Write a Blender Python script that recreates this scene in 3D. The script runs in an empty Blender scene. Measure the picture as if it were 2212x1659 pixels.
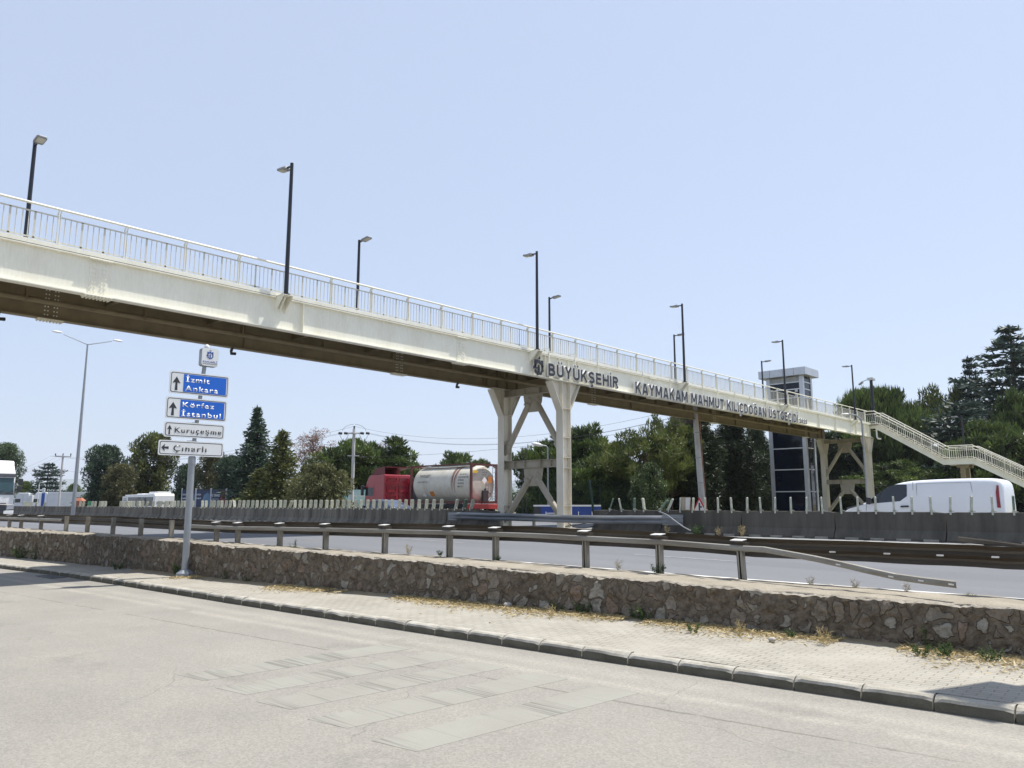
import bpy, bmesh, math, random
import numpy as np
from mathutils import Vector, Matrix, noise as mnoise
R = math.radians
random.seed(7)
SC = bpy.context.scene
COL = SC.collection

# ---------------------------------------------------------------- camera
EYE = Vector((0, 0, 2.1)); PITCH = R(8.83); YAW = R(42.9); FPX = 1665.0; CXP, CYP = 1106.0, 829.5
cd = bpy.data.cameras.new('camera'); cam = bpy.data.objects.new('camera', cd); COL.objects.link(cam)
cd.sensor_fit = 'HORIZONTAL'; cd.sensor_width = 36.0; cd.lens = 36.0 * FPX / 2212.0
cd.clip_start = 0.1; cd.clip_end = 30000
cam.location = EYE; cam.rotation_euler = (R(90) + PITCH, 0, YAW)
SC.camera = cam
FH = Vector((-math.sin(YAW), math.cos(YAW), 0)); RT = Vector((math.cos(YAW), math.sin(YAW), 0)); UZ = Vector((0, 0, 1))
FW = FH * math.cos(PITCH) + UZ * math.sin(PITCH); UP = -FH * math.sin(PITCH) + UZ * math.cos(PITCH)
def ray(x, y): return FW + RT * ((x - CXP) / FPX) - UP * ((y - CYP) / FPX)
def at(x, y, depth): return EYE + ray(x, y) * depth            # survey point -> place at a measured distance
def onY(x, y, Y):
    d = ray(x, y); return EYE + d * ((Y - EYE.y) / d.y)
def onz(x, y, z):
    d = ray(x, y); return EYE + d * ((z - EYE.z) / d.z)

# ---------------------------------------------------------------- light
SUN_EL = R(65.5); DEL = R(69)                                  # DEL: sun azimuth measured from +X towards +Y
SDIR = Vector((math.cos(DEL) * math.cos(SUN_EL), math.sin(DEL) * math.cos(SUN_EL), math.sin(SUN_EL)))
w = bpy.data.worlds.new('World'); SC.world = w; w.use_nodes = True
nt = w.node_tree; nt.nodes.clear()
sky = nt.nodes.new('ShaderNodeTexSky'); sky.sky_type = 'NISHITA'; sky.sun_disc = False
sky.sun_elevation = SUN_EL; sky.sun_rotation = R(90) - DEL; sky.altitude = 20
sky.air_density = 1.0; sky.dust_density = 0.6; sky.ozone_density = 2.0
bg = nt.nodes.new('ShaderNodeBackground'); bg.inputs['Strength'].default_value = 0.12
wo = nt.nodes.new('ShaderNodeOutputWorld')
hzm = nt.nodes.new('ShaderNodeMix'); hzm.data_type = 'RGBA'; hzm.inputs['Factor'].default_value = 0.69      # pale summer haze over the whole sky
hzm.inputs['B'].default_value = (3.58, 4.14, 5.28, 1); nt.links.new(sky.outputs[0], hzm.inputs['A'])
nt.links.new(hzm.outputs['Result'], bg.inputs['Color']); nt.links.new(bg.outputs[0], wo.inputs['Surface'])
sl = bpy.data.lights.new('sun', 'SUN'); sl.energy = 5.0; sl.angle = R(0.55); sl.color = (1.0, 0.955, 0.88)
so = bpy.data.objects.new('sun', sl); COL.objects.link(so)
so.rotation_euler = SDIR.to_track_quat('Z', 'Y').to_euler(); so.location = (0, 0, 40)
SC.view_settings.view_transform = 'Standard'; SC.view_settings.look = 'None'
SC.view_settings.exposure = 0.56; SC.view_settings.gamma = 1.0
SC.render.resolution_x = 1024; SC.render.resolution_y = 768

# ---------------------------------------------------------------- materials
def _n(nt, t, **kw):
    n = nt.nodes.new(t)
    for k, v in kw.items():
        if k in n.inputs: n.inputs[k].default_value = v
        else: setattr(n, k, v)
    return n
def mat(name, col, rough=0.6, metal=0.0, var=0.0, scale=3.0, col2=None, stretch=(1, 1, 1), bump=0.0, bscale=40.0,
        spec=0.5, coat=0.0, lo=0.35, hi=0.65, detail=6.0, fine=0.0, fscale=120.0, emit=0.0):
    m = bpy.data.materials.new(name); m.use_nodes = True; nt = m.node_tree; L = nt.links
    b = nt.nodes['Principled BSDF']; b.inputs['Roughness'].default_value = rough; b.inputs['Metallic'].default_value = metal
    b.inputs['Specular IOR Level'].default_value = spec
    if coat: b.inputs['Coat Weight'].default_value = coat; b.inputs['Coat Roughness'].default_value = 0.08
    b.inputs['Base Color'].default_value = (*col, 1)
    tc = _n(nt, 'ShaderNodeTexCoord'); mp = _n(nt, 'ShaderNodeMapping'); mp.inputs['Scale'].default_value = stretch
    L.new(tc.outputs['Object'], mp.inputs['Vector'])
    src = None
    if var or col2:
        c2 = col2 if col2 else tuple(max(0, c * (1 - var)) for c in col)
        nz = _n(nt, 'ShaderNodeTexNoise', Scale=scale, Detail=detail, Roughness=0.62); L.new(mp.outputs[0], nz.inputs['Vector'])
        rp = _n(nt, 'ShaderNodeValToRGB'); rp.color_ramp.elements[0].position = lo; rp.color_ramp.elements[1].position = hi
        rp.color_ramp.elements[0].color = (*col, 1); rp.color_ramp.elements[1].color = (*c2, 1)
        L.new(nz.outputs['Fac'], rp.inputs['Fac']); src = rp.outputs['Color']
    if fine:
        n2 = _n(nt, 'ShaderNodeTexNoise', Scale=fscale, Detail=3.0, Roughness=0.7); L.new(mp.outputs[0], n2.inputs['Vector'])
        mr = _n(nt, 'ShaderNodeMapRange'); mr.inputs['From Min'].default_value = .3; mr.inputs['From Max'].default_value = .7
        mr.inputs['To Min'].default_value = 1 - fine; mr.inputs['To Max'].default_value = 1 + fine
        L.new(n2.outputs['Fac'], mr.inputs['Value'])
        mx = _n(nt, 'ShaderNodeMix', data_type='RGBA', blend_type='MULTIPLY'); mx.inputs['Factor'].default_value = 1
        if src: L.new(src, mx.inputs['A'])
        else: mx.inputs['A'].default_value = (*col, 1)
        L.new(mr.outputs[0], mx.inputs['B']); src = mx.outputs['Result']
    if src: L.new(src, b.inputs['Base Color'])
    if bump:
        n3 = _n(nt, 'ShaderNodeTexNoise', Scale=bscale, Detail=6.0, Roughness=0.65); L.new(mp.outputs[0], n3.inputs['Vector'])
        bp = _n(nt, 'ShaderNodeBump', Strength=bump, Distance=0.02); L.new(n3.outputs['Fac'], bp.inputs['Height'])
        L.new(bp.outputs[0], b.inputs['Normal'])
    if emit: b.inputs['Emission Color'].default_value = (*col, 1); b.inputs['Emission Strength'].default_value = emit
    return m
def leafmat(name, c1, c2, tr=0.25):
    m = bpy.data.materials.new(name); m.use_nodes = True; nt = m.node_tree; L = nt.links
    b = nt.nodes['Principled BSDF']; b.inputs['Roughness'].default_value = .55; b.inputs['Specular IOR Level'].default_value = .35
    a = _n(nt, 'ShaderNodeAttribute', attribute_name='tint')
    mx = _n(nt, 'ShaderNodeMix', data_type='RGBA'); mx.inputs['A'].default_value = (*c1, 1); mx.inputs['B'].default_value = (*c2, 1)
    L.new(a.outputs['Fac'], mx.inputs['Factor']); L.new(mx.outputs['Result'], b.inputs['Base Color'])
    t = _n(nt, 'ShaderNodeBsdfTranslucent'); L.new(mx.outputs['Result'], t.inputs['Color'])
    ms = _n(nt, 'ShaderNodeMixShader'); ms.inputs[0].default_value = tr
    L.new(b.outputs[0], ms.inputs[1]); L.new(t.outputs[0], ms.inputs[2]); L.new(ms.outputs[0], nt.nodes['Material Output'].inputs['Surface'])
    return m
M = {}
M['cream'] = mat('cream_paint', (.83,.81,.70), .45, 0, col2=(.74,.71,.59), scale=1.6, stretch=(1,1,.22), lo=.42, hi=.78, bump=.02, bscale=30, fine=.05, fscale=18)
M['baluster'] = mat('baluster_shaded', (.62,.60,.52), .5, 0, var=.12, scale=3)  # cream toned down to put the bars' shaded side into the colour
M['cream2'] = mat('cream_paint_shaded', (.24,.195,.115), .6, 0, col2=(.16,.125,.07), scale=1.6, lo=.45, hi=.75, bump=.03)  # same cream paint, darkened in colour to imitate shade under the bridge
M['creamcol'] = mat('cream_column_paint', (.74,.70,.60), .5, 0, col2=(.60,.555,.455), scale=1.1, stretch=(1,1,.35), bump=.02)
M['creamshade'] = mat('cream_brace_shaded', (.44,.40,.32), .5, 0, col2=(.33,.29,.215), scale=1.1, stretch=(1,1,.4), bump=.02)  # cream darkened to carry the shade on braces, gussets and pier beams
M['deckgrey'] = mat('deck_concrete', (.24,.22,.18), .8, var=.3, scale=2)
M['lampblack'] = mat('black_lamp_paint', (.012, .014, .022), .35, 0, var=.3, scale=4)
M['lampgrey'] = mat('lamp_head_grey', (.30, .31, .33), .4, .3, var=.2, scale=8)
M['lampglass'] = mat('lamp_lens', (.55, .55, .5), .15, 0, var=.1)
M['letter'] = mat('letter_face_charcoal', (.022, .022, .028), .4, 0, var=.3, scale=3)
M['letteredge'] = mat('letter_edge_white', (.78, .78, .78), .4, 0, var=.1)
M['galv'] = mat('galvanised_steel', (.38, .40, .42), .42, .75, var=.3, scale=3, bump=.03)
M['galvdull'] = mat('weathered_galvanised', (.27,.26,.23), .55, .25, col2=(.17,.15,.12), scale=2.2, stretch=(.4, 1, 3), lo=.35, hi=.7, bump=.04, fine=.12, fscale=40)
M['raildark'] = mat('grimy_guard_rail', (.125,.105,.078), .55, .3, col2=(.06,.045,.03), scale=1.4, stretch=(.25, 1, 2), lo=.35, hi=.68, bump=.05, fine=.15, fscale=30)
M['poststeel'] = mat('guard_post_steel', (.28,.26,.215), .55, .25, col2=(.13,.11,.08), scale=5, stretch=(1, 1, .4), lo=.4, hi=.72, bump=.05)
M['capwhite'] = mat('reflector_plate', (.70, .69, .66), .45, .2, var=.25, scale=9)
M['polegrey'] = mat('grey_pole_paint', (.30,.32,.345), .35, .3, var=.15, scale=3)
M['signwhite'] = mat('sign_white', (.74, .75, .75), .35, 0, var=.05, scale=2)
M['signblue'] = mat('sign_blue', (.008,.125,.58), .35, 0, var=.08, scale=2)
M['signblack'] = mat('sign_black', (.03, .03, .035), .4, 0, var=.1)
M['logoblue'] = mat('logo_blue', (.02, .07, .30), .4, 0, var=.1)
M['signback'] = mat('sign_back_grey', (.28, .29, .31), .5, .3, var=.2)
M['red'] = mat('red_truck_paint', (.30,.010,.024), .3, 0, var=.15, scale=2, coat=.6)
M['reddark'] = mat('dark_red_spoiler', (.12, .008, .012), .4, 0, var=.2)
M['redframe'] = mat('rust_red_frame', (.125,.026,.024), .55, 0, col2=(.075,.024,.018), scale=4, bump=.03)
M['tank'] = None
M['rubber'] = mat('tyre_rubber', (.02, .02, .02), .8, 0, var=.3, scale=12)
M['darkplastic'] = mat('dark_plastic', (.035, .036, .04), .5, 0, var=.25, scale=6)
M['greyplastic'] = mat('slate_grey_plastic', (.10, .105, .12), .5, 0, var=.15, scale=5)
M['vanwhite'] = mat('white_van_paint', (.78, .80, .83), .25, 0, var=.04, scale=1.2, coat=.5)
M['white'] = mat('white_paint', (.80, .80, .80), .4, 0, var=.06, scale=2)
M['offwhite'] = mat('off_white_panel', (.62, .64, .65), .5, 0, var=.12, scale=1.2)
M['glass'] = mat('dark_glass', (.012, .018, .026), .06, 0, var=.2, scale=1.0, spec=.7)
M['towerglass'] = mat('tower_glass_navy', (.006, .010, .022), .05, 0, var=.3, scale=.6, spec=.35)
M['cabglass'] = mat('windscreen_teal', (.035, .085, .10), .06, 0, var=.3, scale=.8, spec=.6)
M['alu'] = mat('aluminium_cladding', (.55, .57, .61), .35, .55, var=.1, scale=2)
M['alulight'] = mat('aluminium_mullion', (.72, .74, .78), .35, .3, var=.08, scale=3)
M['carblue'] = mat('navy_car_paint', (.03, .04, .09), .2, .2, var=.15, scale=2, coat=.6)
M['lightlens'] = mat('lamp_cluster_red', (.30, .02, .03), .2, 0, var=.3, scale=9)
M['headlens'] = mat('headlamp_lens', (.55, .58, .62), .12, .3, var=.4, scale=12)
M['chrome'] = mat('bright_metal', (.6, .6, .6), .2, .9, var=.2)
M['paddle'] = mat('pale_plastic_paddle', (.56, .56, .46), .55, 0, col2=(.40, .41, .33), scale=5, bump=.03)
M['paddlegreen'] = mat('green_plastic_paddle', (.14, .20, .15), .55, 0, col2=(.10, .14, .10), scale=5)
M['paddlegreen2'] = mat('vivid_green_paddle', (.08, .25, .14), .55, 0, var=.2, scale=5)
M['cable'] = mat('dark_cable', (.05,.05,.055), .6, 0, var=.2)
M['greycable'] = mat('grey_cable', (.28, .29, .30), .6, 0, var=.2)
M['concpole'] = mat('concrete_pole', (.55,.54,.53), .8, 0, col2=(.40,.39,.38), scale=2.5, stretch=(1,1,.3), bump=.04)
M['cardboard'] = mat('cardboard', (.42, .35, .26), .8, 0, var=.2, scale=4)
M['boxwhite'] = mat('box_printed_white', (.66, .64, .60), .7, 0, var=.12, scale=5)
M['terracotta'] = mat('terracotta_brick', (.42, .16, .09), .7, 0, col2=(.28, .10, .06), scale=8)
M['bark'] = mat('bark', (.12, .085, .06), .9, 0, col2=(.06, .042, .03), scale=6, stretch=(1, 1, .3), bump=.15, bscale=12)
M['deadwood'] = mat('grey_dead_wood', (.16, .13, .12), .9, 0, var=.4, scale=5, bump=.1)
M['fencegreen'] = mat('green_fence_wire', (.012, .045, .03), .5, .2, var=.2)
M['bluetarp'] = mat('blue_tarpaulin', (.02,.06,.30), .5, 0, var=.3, scale=2.2, bump=.04, bscale=6)
M['orangeplate'] = mat('orange_plate', (.62, .22, .03), .5, 0, var=.25, scale=14)
M['yellowplate'] = mat('yellow_label', (.75, .47, .03), .5, 0, var=.15, scale=14)
M['greenpaint'] = mat('green_bus_stripe', (.08, .25, .03), .35, 0, var=.1)
M['orange'] = mat('orange_bus_panel', (.55, .22, .03), .4, 0, var=.1)
M['inkblack'] = mat('printed_ink', (.05, .05, .06), .6, 0, var=.3, scale=20)
M['roadgreen'] = mat('teal_banner', (.28, .52, .55), .6, 0, var=.25, scale=.8, col2=(.62, .74, .72))
M['posternavy'] = mat('poster_navy', (.03, .05, .11), .5, 0, var=.25, scale=1.2)
M['posterblue'] = mat('poster_steel_blue', (.12, .22, .34), .5, 0, var=.4, scale=2.5)
M['posterred'] = mat('poster_red', (.32, .06, .05), .5, 0, var=.4, scale=2.5)

# ---------------------------------------------------------------- mesh builder
class MB:
    def __init__(s): s.v = []; s.f = []; s.mi = []
    def add(s, vs, fs, mi=0):
        o = len(s.v); s.v += [tuple(v) for v in vs]; s.f += [tuple(i + o for i in f) for f in fs]; s.mi += [mi] * len(fs); return s
    def box(s, a, b, mi=0, rot=None, piv=None):
        x0, y0, z0 = a; x1, y1, z1 = b
        vs = [Vector(p) for p in ((x0,y0,z0),(x1,y0,z0),(x1,y1,z0),(x0,y1,z0),(x0,y0,z1),(x1,y0,z1),(x1,y1,z1),(x0,y1,z1))]
        if rot is not None:
            pv = Vector(piv) if piv is not None else (Vector(a) + Vector(b)) / 2
            vs = [rot @ (v - pv) + pv for v in vs]
        return s.add(vs, [(0,3,2,1),(4,5,6,7),(0,1,5,4),(1,2,6,5),(2,3,7,6),(3,0,4,7)], mi)
    def bar(s, p, q, wx, wy, side=None, mi=0):
        p = Vector(p); q = Vector(q); d = (q - p).normalized()
        sd = Vector(side) if side is not None else (Vector((0,0,1)) if abs(d.z) < .9 else Vector((1,0,0)))
        u = d.cross(sd).normalized(); v = u.cross(d).normalized()
        vs = []
        for c in (p, q):
            for a, b in ((-1,-1),(1,-1),(1,1),(-1,1)): vs.append(c + u*(a*wx/2) + v*(b*wy/2))
        return s.add(vs, [(0,3,2,1),(4,5,6,7),(0,1,5,4),(1,2,6,5),(2,3,7,6),(3,0,4,7)], mi)
    def tube(s, pts, rad, n=8, mi=0, cap=True):
        pts = [Vector(p) for p in pts]; k = len(pts); rads = rad if isinstance(rad, (list, tuple)) else [rad]*k
        vs = []; prev = None
        for i, p in enumerate(pts):
            d = (pts[min(i+1,k-1)] - pts[max(i-1,0)]).normalized()
            if prev is None:
                ref = Vector((0,0,1)) if abs(d.z) < .9 else Vector((1,0,0)); u = d.cross(ref).normalized()
            else:
                u = (prev - d*prev.dot(d)).normalized()
            prev = u; v = d.cross(u)
            for j in range(n):
                a = 2*math.pi*j/n; vs.append(p + (u*math.cos(a) + v*math.sin(a))*rads[i])
        fs = []
        for i in range(k-1):
            for j in range(n): fs.append((i*n+j, i*n+(j+1)%n, (i+1)*n+(j+1)%n, (i+1)*n+j))
        if cap: fs.append(tuple(range(n-1,-1,-1))); fs.append(tuple((k-1)*n+j for j in range(n)))
        return s.add(vs, fs, mi)
    def prism(s, poly, o, u, v, wv, mi=0):       # polygon (a,b) in plane o+u*a+v*b, extruded by vector wv
        o = Vector(o); u = Vector(u); v = Vector(v); wv = Vector(wv); n = len(poly)
        A = [o + u*a + v*b for a, b in poly]; B = [p + wv for p in A]
        fs = [tuple(range(n-1,-1,-1)), tuple(range(n,2*n))] + [(i,(i+1)%n,n+(i+1)%n,n+i) for i in range(n)]
        return s.add(A+B, fs, mi)
    def sweep(s, prof, path, side_up=None, mi=0, closed=False, thick=0):
        # prof: list of (a,b): a across (horizontal normal to path), b up;  path: list of points
        path = [Vector(p) for p in path]; k = len(path); n = len(prof); vs = []
        for i, p in enumerate(path):
            d = (path[min(i+1,k-1)] - path[max(i-1,0)]); d.z = 0; d.normalize(); a_ = Vector((d.y, -d.x, 0))
            for a, b in prof: vs.append(p + a_*a + UZ*b)
        fs = []
        m = n if closed else n-1
        for i in range(k-1):
            for j in range(m): fs.append((i*n+j, i*n+(j+1)%n, (i+1)*n+(j+1)%n, (i+1)*n+j))
        if closed: fs.append(tuple(range(n))); fs.append(tuple((k-1)*n+j for j in range(n-1,-1,-1)))
        return s.add(vs, fs, mi)
    def sphere(s, c, r, nu=10, nv=6, mi=0, sc=(1,1,1)):
        c = Vector(c); vs = []
        for i in range(nv+1):
            t = math.pi*i/nv
            for j in range(nu):
                a = 2*math.pi*j/nu; vs.append(c + Vector((r*sc[0]*math.sin(t)*math.cos(a), r*sc[1]*math.sin(t)*math.sin(a), r*sc[2]*math.cos(t))))
        fs = [(i*nu+j, (i+1)*nu+j, (i+1)*nu+(j+1)%nu, i*nu+(j+1)%nu) for i in range(nv) for j in range(nu)]
        return s.add(vs, fs, mi)
    def mesh(s, name, mats, smooth=False):
        me = bpy.data.meshes.new(name); me.from_pydata(s.v, [], s.f)
        for m in (mats if isinstance(mats, (list, tuple)) else [mats]): me.materials.append(m)
        me.polygons.foreach_set('material_index', s.mi)
        bm = bmesh.new(); bm.from_mesh(me); bmesh.ops.remove_doubles(bm, verts=bm.verts, dist=1e-5); bmesh.ops.recalc_face_normals(bm, faces=bm.faces); bm.to_mesh(me); bm.free()
        if smooth:
            me.polygons.foreach_set('use_smooth', [True]*len(me.polygons))
        me.update(); return me
    def build(s, name, mats, parent=None, bevel=0.0, smooth=False, loc=None):
        o = bpy.data.objects.new(name, s.mesh(name, mats, smooth)); COL.objects.link(o)
        if parent is not None:
            o.parent = parent
        if loc is not None: o.location = loc
        if bevel:
            md = o.modifiers.new('bevel', 'BEVEL'); md.width = bevel; md.segments = 2; md.limit_method = 'ANGLE'; md.angle_limit = R(35)
        if smooth: 
            md = o.modifiers.new('wn', 'WEIGHTED_NORMAL') if False else None
        return o
def thing(name, label, cat, loc=(0,0,0), rz=0, group=None):
    o = bpy.data.objects.new(name, None); COL.objects.link(o); o.location = loc; o.rotation_euler = (0,0,rz)
    o.empty_display_size = .2
    return tag(o, label, cat, group)
def tag(o, label, cat, group=None, kind=None):
    if label: o['label'] = label
    if cat: o['category'] = cat
    if group: o['group'] = group
    if kind: o['kind'] = kind
    return o
def struct(o): o['kind'] = 'structure'; return o
def stuff(o, label=None, cat=None):
    o['kind'] = 'stuff'
    if label: o['label'] = label
    if cat: o['category'] = cat
    return o
def dup(root, loc, rz=0, sc=None, label=None, group=None):
    r = root.copy(); COL.objects.link(r); r.location = loc; r.rotation_euler = (0,0,rz)
    if sc is not None: r.scale = sc
    if label: r['label'] = label
    if group: r['group'] = group
    for ch in list(root.children):
        c = ch.copy(); COL.objects.link(c); c.parent = r
        for g in list(ch.children):
            d = g.copy(); COL.objects.link(d); d.parent = c
    return r
def textmesh(s, h, width=None, ext=0.0, off=0.0, sp=1.0, align='LEFT', mats=None, name='lettering'):
    cu = bpy.data.curves.new(name, 'FONT'); cu.body = s; cu.size = 1.0; cu.extrude = 0; cu.offset = off; cu.space_character = sp
    cu.resolution_u = 3
    o = bpy.data.objects.new(name, cu); COL.objects.link(o); bpy.context.view_layer.update()
    dg = bpy.context.evaluated_depsgraph_get(); me = bpy.data.meshes.new_from_object(o.evaluated_get(dg)); bpy.data.objects.remove(o)
    co = np.empty(len(me.vertices)*3); me.vertices.foreach_get('co', co); co = co.reshape(-1,3)
    ch = 0.73                                                    # cap height of the built-in face
    k = h/ch; x0 = co[:,0].min(); wd = co[:,0].max()-x0
    kx = (width/wd) if width else k
    co[:,0] = (co[:,0]-x0)*kx; co[:,1] *= k
    if align == 'CENTER': co[:,0] -= co[:,0].max()/2
    me.vertices.foreach_set('co', co.ravel())
    if ext:
        bm = bmesh.new(); bm.from_mesh(me)
        g = bmesh.ops.extrude_face_region(bm, geom=list(bm.faces)); vs = [e for e in g['geom'] if isinstance(e, bmesh.types.BMVert)]
        bmesh.ops.translate(bm, vec=(0,0,ext), verts=vs); bm.normal_update(); bmesh.ops.recalc_face_normals(bm, faces=bm.faces)
        if mats and len(mats) > 1:
            for f in bm.faces: f.material_index = 0 if f.normal.z > .7 else 1
        bm.to_mesh(me); bm.free()
    me.materials.clear()
    for m in (mats or [M['signblack']]): me.materials.append(m)
    return me
def textwidth(s, sp=1.0):
    me = textmesh(s, 1.0, None, 0, 0, sp); w = max(v.co.x for v in me.vertices); bpy.data.meshes.remove(me); return w
def _arc(cx, cy, rx, ry, a0, a1, n=12): return [(cx+rx*math.cos(R(a0+(a1-a0)*i/n)), cy+ry*math.sin(R(a0+(a1-a0)*i/n))) for i in range(n+1)]
_ST = [(.11,0),(.11,1)]
GLYPH = {'A': (.80,[[(.10,0),(.35,1)],[(.70,0),(.45,1)],[(.20,.27),(.60,.27)]]), 'B': (.74,[_ST,[(.11,.895),(.38,.895)]+_arc(.38,.715,.19,.18,90,-90)+[(.11,.535)],[(.11,.50),(.40,.50)]+_arc(.40,.30,.22,.195,90,-90)+[(.11,.105)]]),
 'C': (.78,[_arc(.42,.5,.31,.395,42,318,18)]), 'D': (.76,[_ST,[(.11,.895),(.32,.895)]+_arc(.32,.5,.32,.395,90,-90,14)+[(.11,.105)]]), 'E': (.70,[_ST,[(.11,.895),(.64,.895)],[(.11,.51),(.60,.51)],[(.11,.105),(.66,.105)]]),
 'G': (.82,[_arc(.42,.5,.31,.395,42,312,18),[(.44,.43),(.75,.43)],[(.68,.45),(.68,.14)]]), 'H': (.76,[_ST,[(.65,0),(.65,1)],[(.11,.51),(.65,.51)]]), 'I': (.22,[_ST]), 'K': (.76,[_ST,[(.64,1),(.14,.40)],[(.30,.62),(.68,0)]]),
 'L': (.64,[_ST,[(.11,.105),(.61,.105)]]), 'M': (.94,[_ST,[(.83,0),(.83,1)],[(.15,1),(.47,.22)],[(.79,1),(.47,.22)]]), 'N': (.76,[_ST,[(.65,0),(.65,1)],[(.14,1),(.62,0)]]), 'O': (.84,[_arc(.42,.5,.31,.395,0,360,24)]),
 'R': (.76,[_ST,[(.11,.895),(.40,.895)]+_arc(.40,.70,.20,.195,90,-90)+[(.11,.505)],[(.38,.5),(.66,0)]]), 'S': (.74,[_arc(.36,.70,.25,.195,25,270,12)[:-1]+_arc(.36,.305,.26,.20,90,-158,13)]), 'T': (.70,[[(.35,0),(.35,1)],[(.03,.895),(.67,.895)]]),
 'U': (.76,[[(.11,1),(.11,.36)]+_arc(.38,.36,.27,.255,180,360)+[(.65,1)]]), 'Y': (.76,[[(.09,1),(.38,.46)],[(.67,1),(.38,.46)],[(.38,.5),(.38,0)]]),
 '2': (.62,[_arc(.31,.70,.21,.195,165,-35,10)+[(.10,.12)],[(.06,.105),(.58,.105)]]), '0': (.62,[_arc(.31,.5,.21,.395,0,360,20)]), '3': (.62,[_arc(.29,.71,.2,.185,150,-90,10),_arc(.29,.30,.22,.195,90,-150,11)])}
def glyph(ch):
    base = {'Ü':'U','Ş':'S','İ':'I','Ç':'C','Ğ':'G'}.get(ch, ch); w, st = GLYPH[base]; st = [list(s) for s in st]; c = w/2
    if ch == 'Ü': st += [[(c-.15,1.10),(c-.15,1.28)],[(c+.15,1.10),(c+.15,1.28)]]
    if ch == 'İ': st += [[(.11,1.10),(.11,1.28)]]
    if ch in 'ŞÇ': st += [[(c,-.01),(c,-.13),(c+.10,-.18),(c+.02,-.27),(c-.12,-.25)]]
    if ch == 'Ğ': st += [_arc(c,1.30,.17,.17,200,340,8)]
    return w, st
def strokewidth(text): return sum(glyph(c)[0]+.10 for c in text)-.10
def strokemesh(text, h, width, t, z0, depth, grow, mats):
    mb = MB(); k = width/strokewidth(text); x = 0; n = 0
    for ch in text:
        w, st = glyph(ch)
        for pts in st:
            P = [Vector((px*k + x*k, py*h)) for px, py in pts]; closed = (P[0]-P[-1]).length < 1e-4; m = len(P); tt = t*h*(.62 if len(st) > 1 and abs(pts[0][1]) > 1.05 or pts[0][1] < 0 else 1)
            A, B = [], []
            for i in range(m):
                a = (P[i]-P[(i-1) if i else (m-2 if closed else 0)]); b = (P[(i+1) if i < m-1 else (1 if closed else m-1)]-P[i])
                a = a.normalized() if a.length > 1e-6 else b.normalized(); b = b.normalized() if b.length > 1e-6 else a
                nn = Vector((-a.y-b.y, a.x+b.x)).normalized(); cs = max(.5, nn.dot(Vector((-a.y, a.x)))); q = P[i]
                if not closed and i == 0: q = q - b*grow
                if not closed and i == m-1: q = q + a*grow
                A.append(q + nn*((tt/2+grow)/cs)); B.append(q - nn*((tt/2+grow)/cs))
            zf = z0 + depth + (n % 7)*.0009; n += 1; o = len(mb.v)
            for z in (zf, z0): mb.v += [(q.x, q.y, z) for q in A] + [(q.x, q.y, z) for q in B]
            for i in range(m-1):
                mb.f += [(o+i, o+i+1, o+m+i+1, o+m+i)]; mb.mi += [0]
                mb.f += [(o+i, o+2*m+i, o+2*m+i+1, o+i+1), (o+m+i, o+m+i+1, o+3*m+i+1, o+3*m+i)]; mb.mi += [1, 1]
            if not closed:
                for i in (0, m-1): mb.f += [(o+i, o+m+i, o+3*m+i, o+2*m+i)]; mb.mi += [1]
        x += w+.10
    me = bpy.data.meshes.new('lettering'); me.from_pydata(mb.v, [], mb.f)
    for q in mats: me.materials.append(q)
    me.polygons.foreach_set('material_index', mb.mi); me.update(); return me
def place_flat(me, o, right, up, name, parent=None):
    right = Vector(right); up = Vector(up); n = right.cross(up)
    mt = Matrix((right, up, n)).transposed().to_4x4(); mt.translation = Vector(o)
    me.transform(mt); ob = bpy.data.objects.new(name, me); COL.objects.link(ob)
    if parent is not None: ob.parent = parent
    return ob
def lerp(pts, x):
    if x <= pts[0][0]: return pts[0][1]
    for (a, b), (c, d) in zip(pts, pts[1:]):
        if x <= c: return b + (d-b)*(x-a)/(c-a)
    return pts[-1][1]
def fbm(x, y, z=0, o=4): return mnoise.fractal(Vector((x, y, z)), 1.0, 2.0, o)
HAZE = 1.1e-4
# ================================================================ ground, roads, wall
def gridmesh(name, xs, ts, fn, material, smooth=True):
    vs = [fn(x, t) for x in xs for t in ts]; n = len(ts)
    fs = [(i*n+j, (i+1)*n+j, (i+1)*n+j+1, i*n+j+1) for i in range(len(xs)-1) for j in range(n-1)]
    me = bpy.data.meshes.new(name); me.from_pydata([tuple(v) for v in vs], [], fs); me.materials.append(material)
    if smooth: me.polygons.foreach_set('use_smooth', [True]*len(fs))
    me.update(); o = bpy.data.objects.new(name, me); COL.objects.link(o); return o
def frange(a, b, s):
    n = max(1, int(round((b-a)/s))); return [a + (b-a)*i/n for i in range(n+1)]
KERB = [(-120,-2.0),(-60,4.6),(-42,6.4),(-34,7.2),(-29.5,7.6),(-26,7.95),(-22,8.15),(-16,8.32),(-10.15,8.58),(-6.46,8.76),(-4,8.91),(-1.7,9.07),(6,9.5),(40,11.5)]
WALL = [(-120,0.5),(-60,6.5),(-34,8.62),(-30,9.1),(-25,9.55),(-19.2,9.95),(-12.75,10.8),(-8.36,11.35),(-5.16,11.67),(-2.6,11.87),(-1.0,11.98),(40,14.5)]
WTOP = [(-120,1.1),(-34,1.1),(-25,1.1),(-19.2,1.01),(-12.7,.9),(-8.35,.81),(-5.1,.755),(-2.6,.755),(40,.75)]
RAIL = [(-120,1.6),(-60,7.6),(-38.7,9.75),(-31,9.65),(-25,9.9),(-20,10.6),(-15.5,11.3),(-11.8,12.1),(-6.4,12.75),(-2,13.1),(40,16)]
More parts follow.
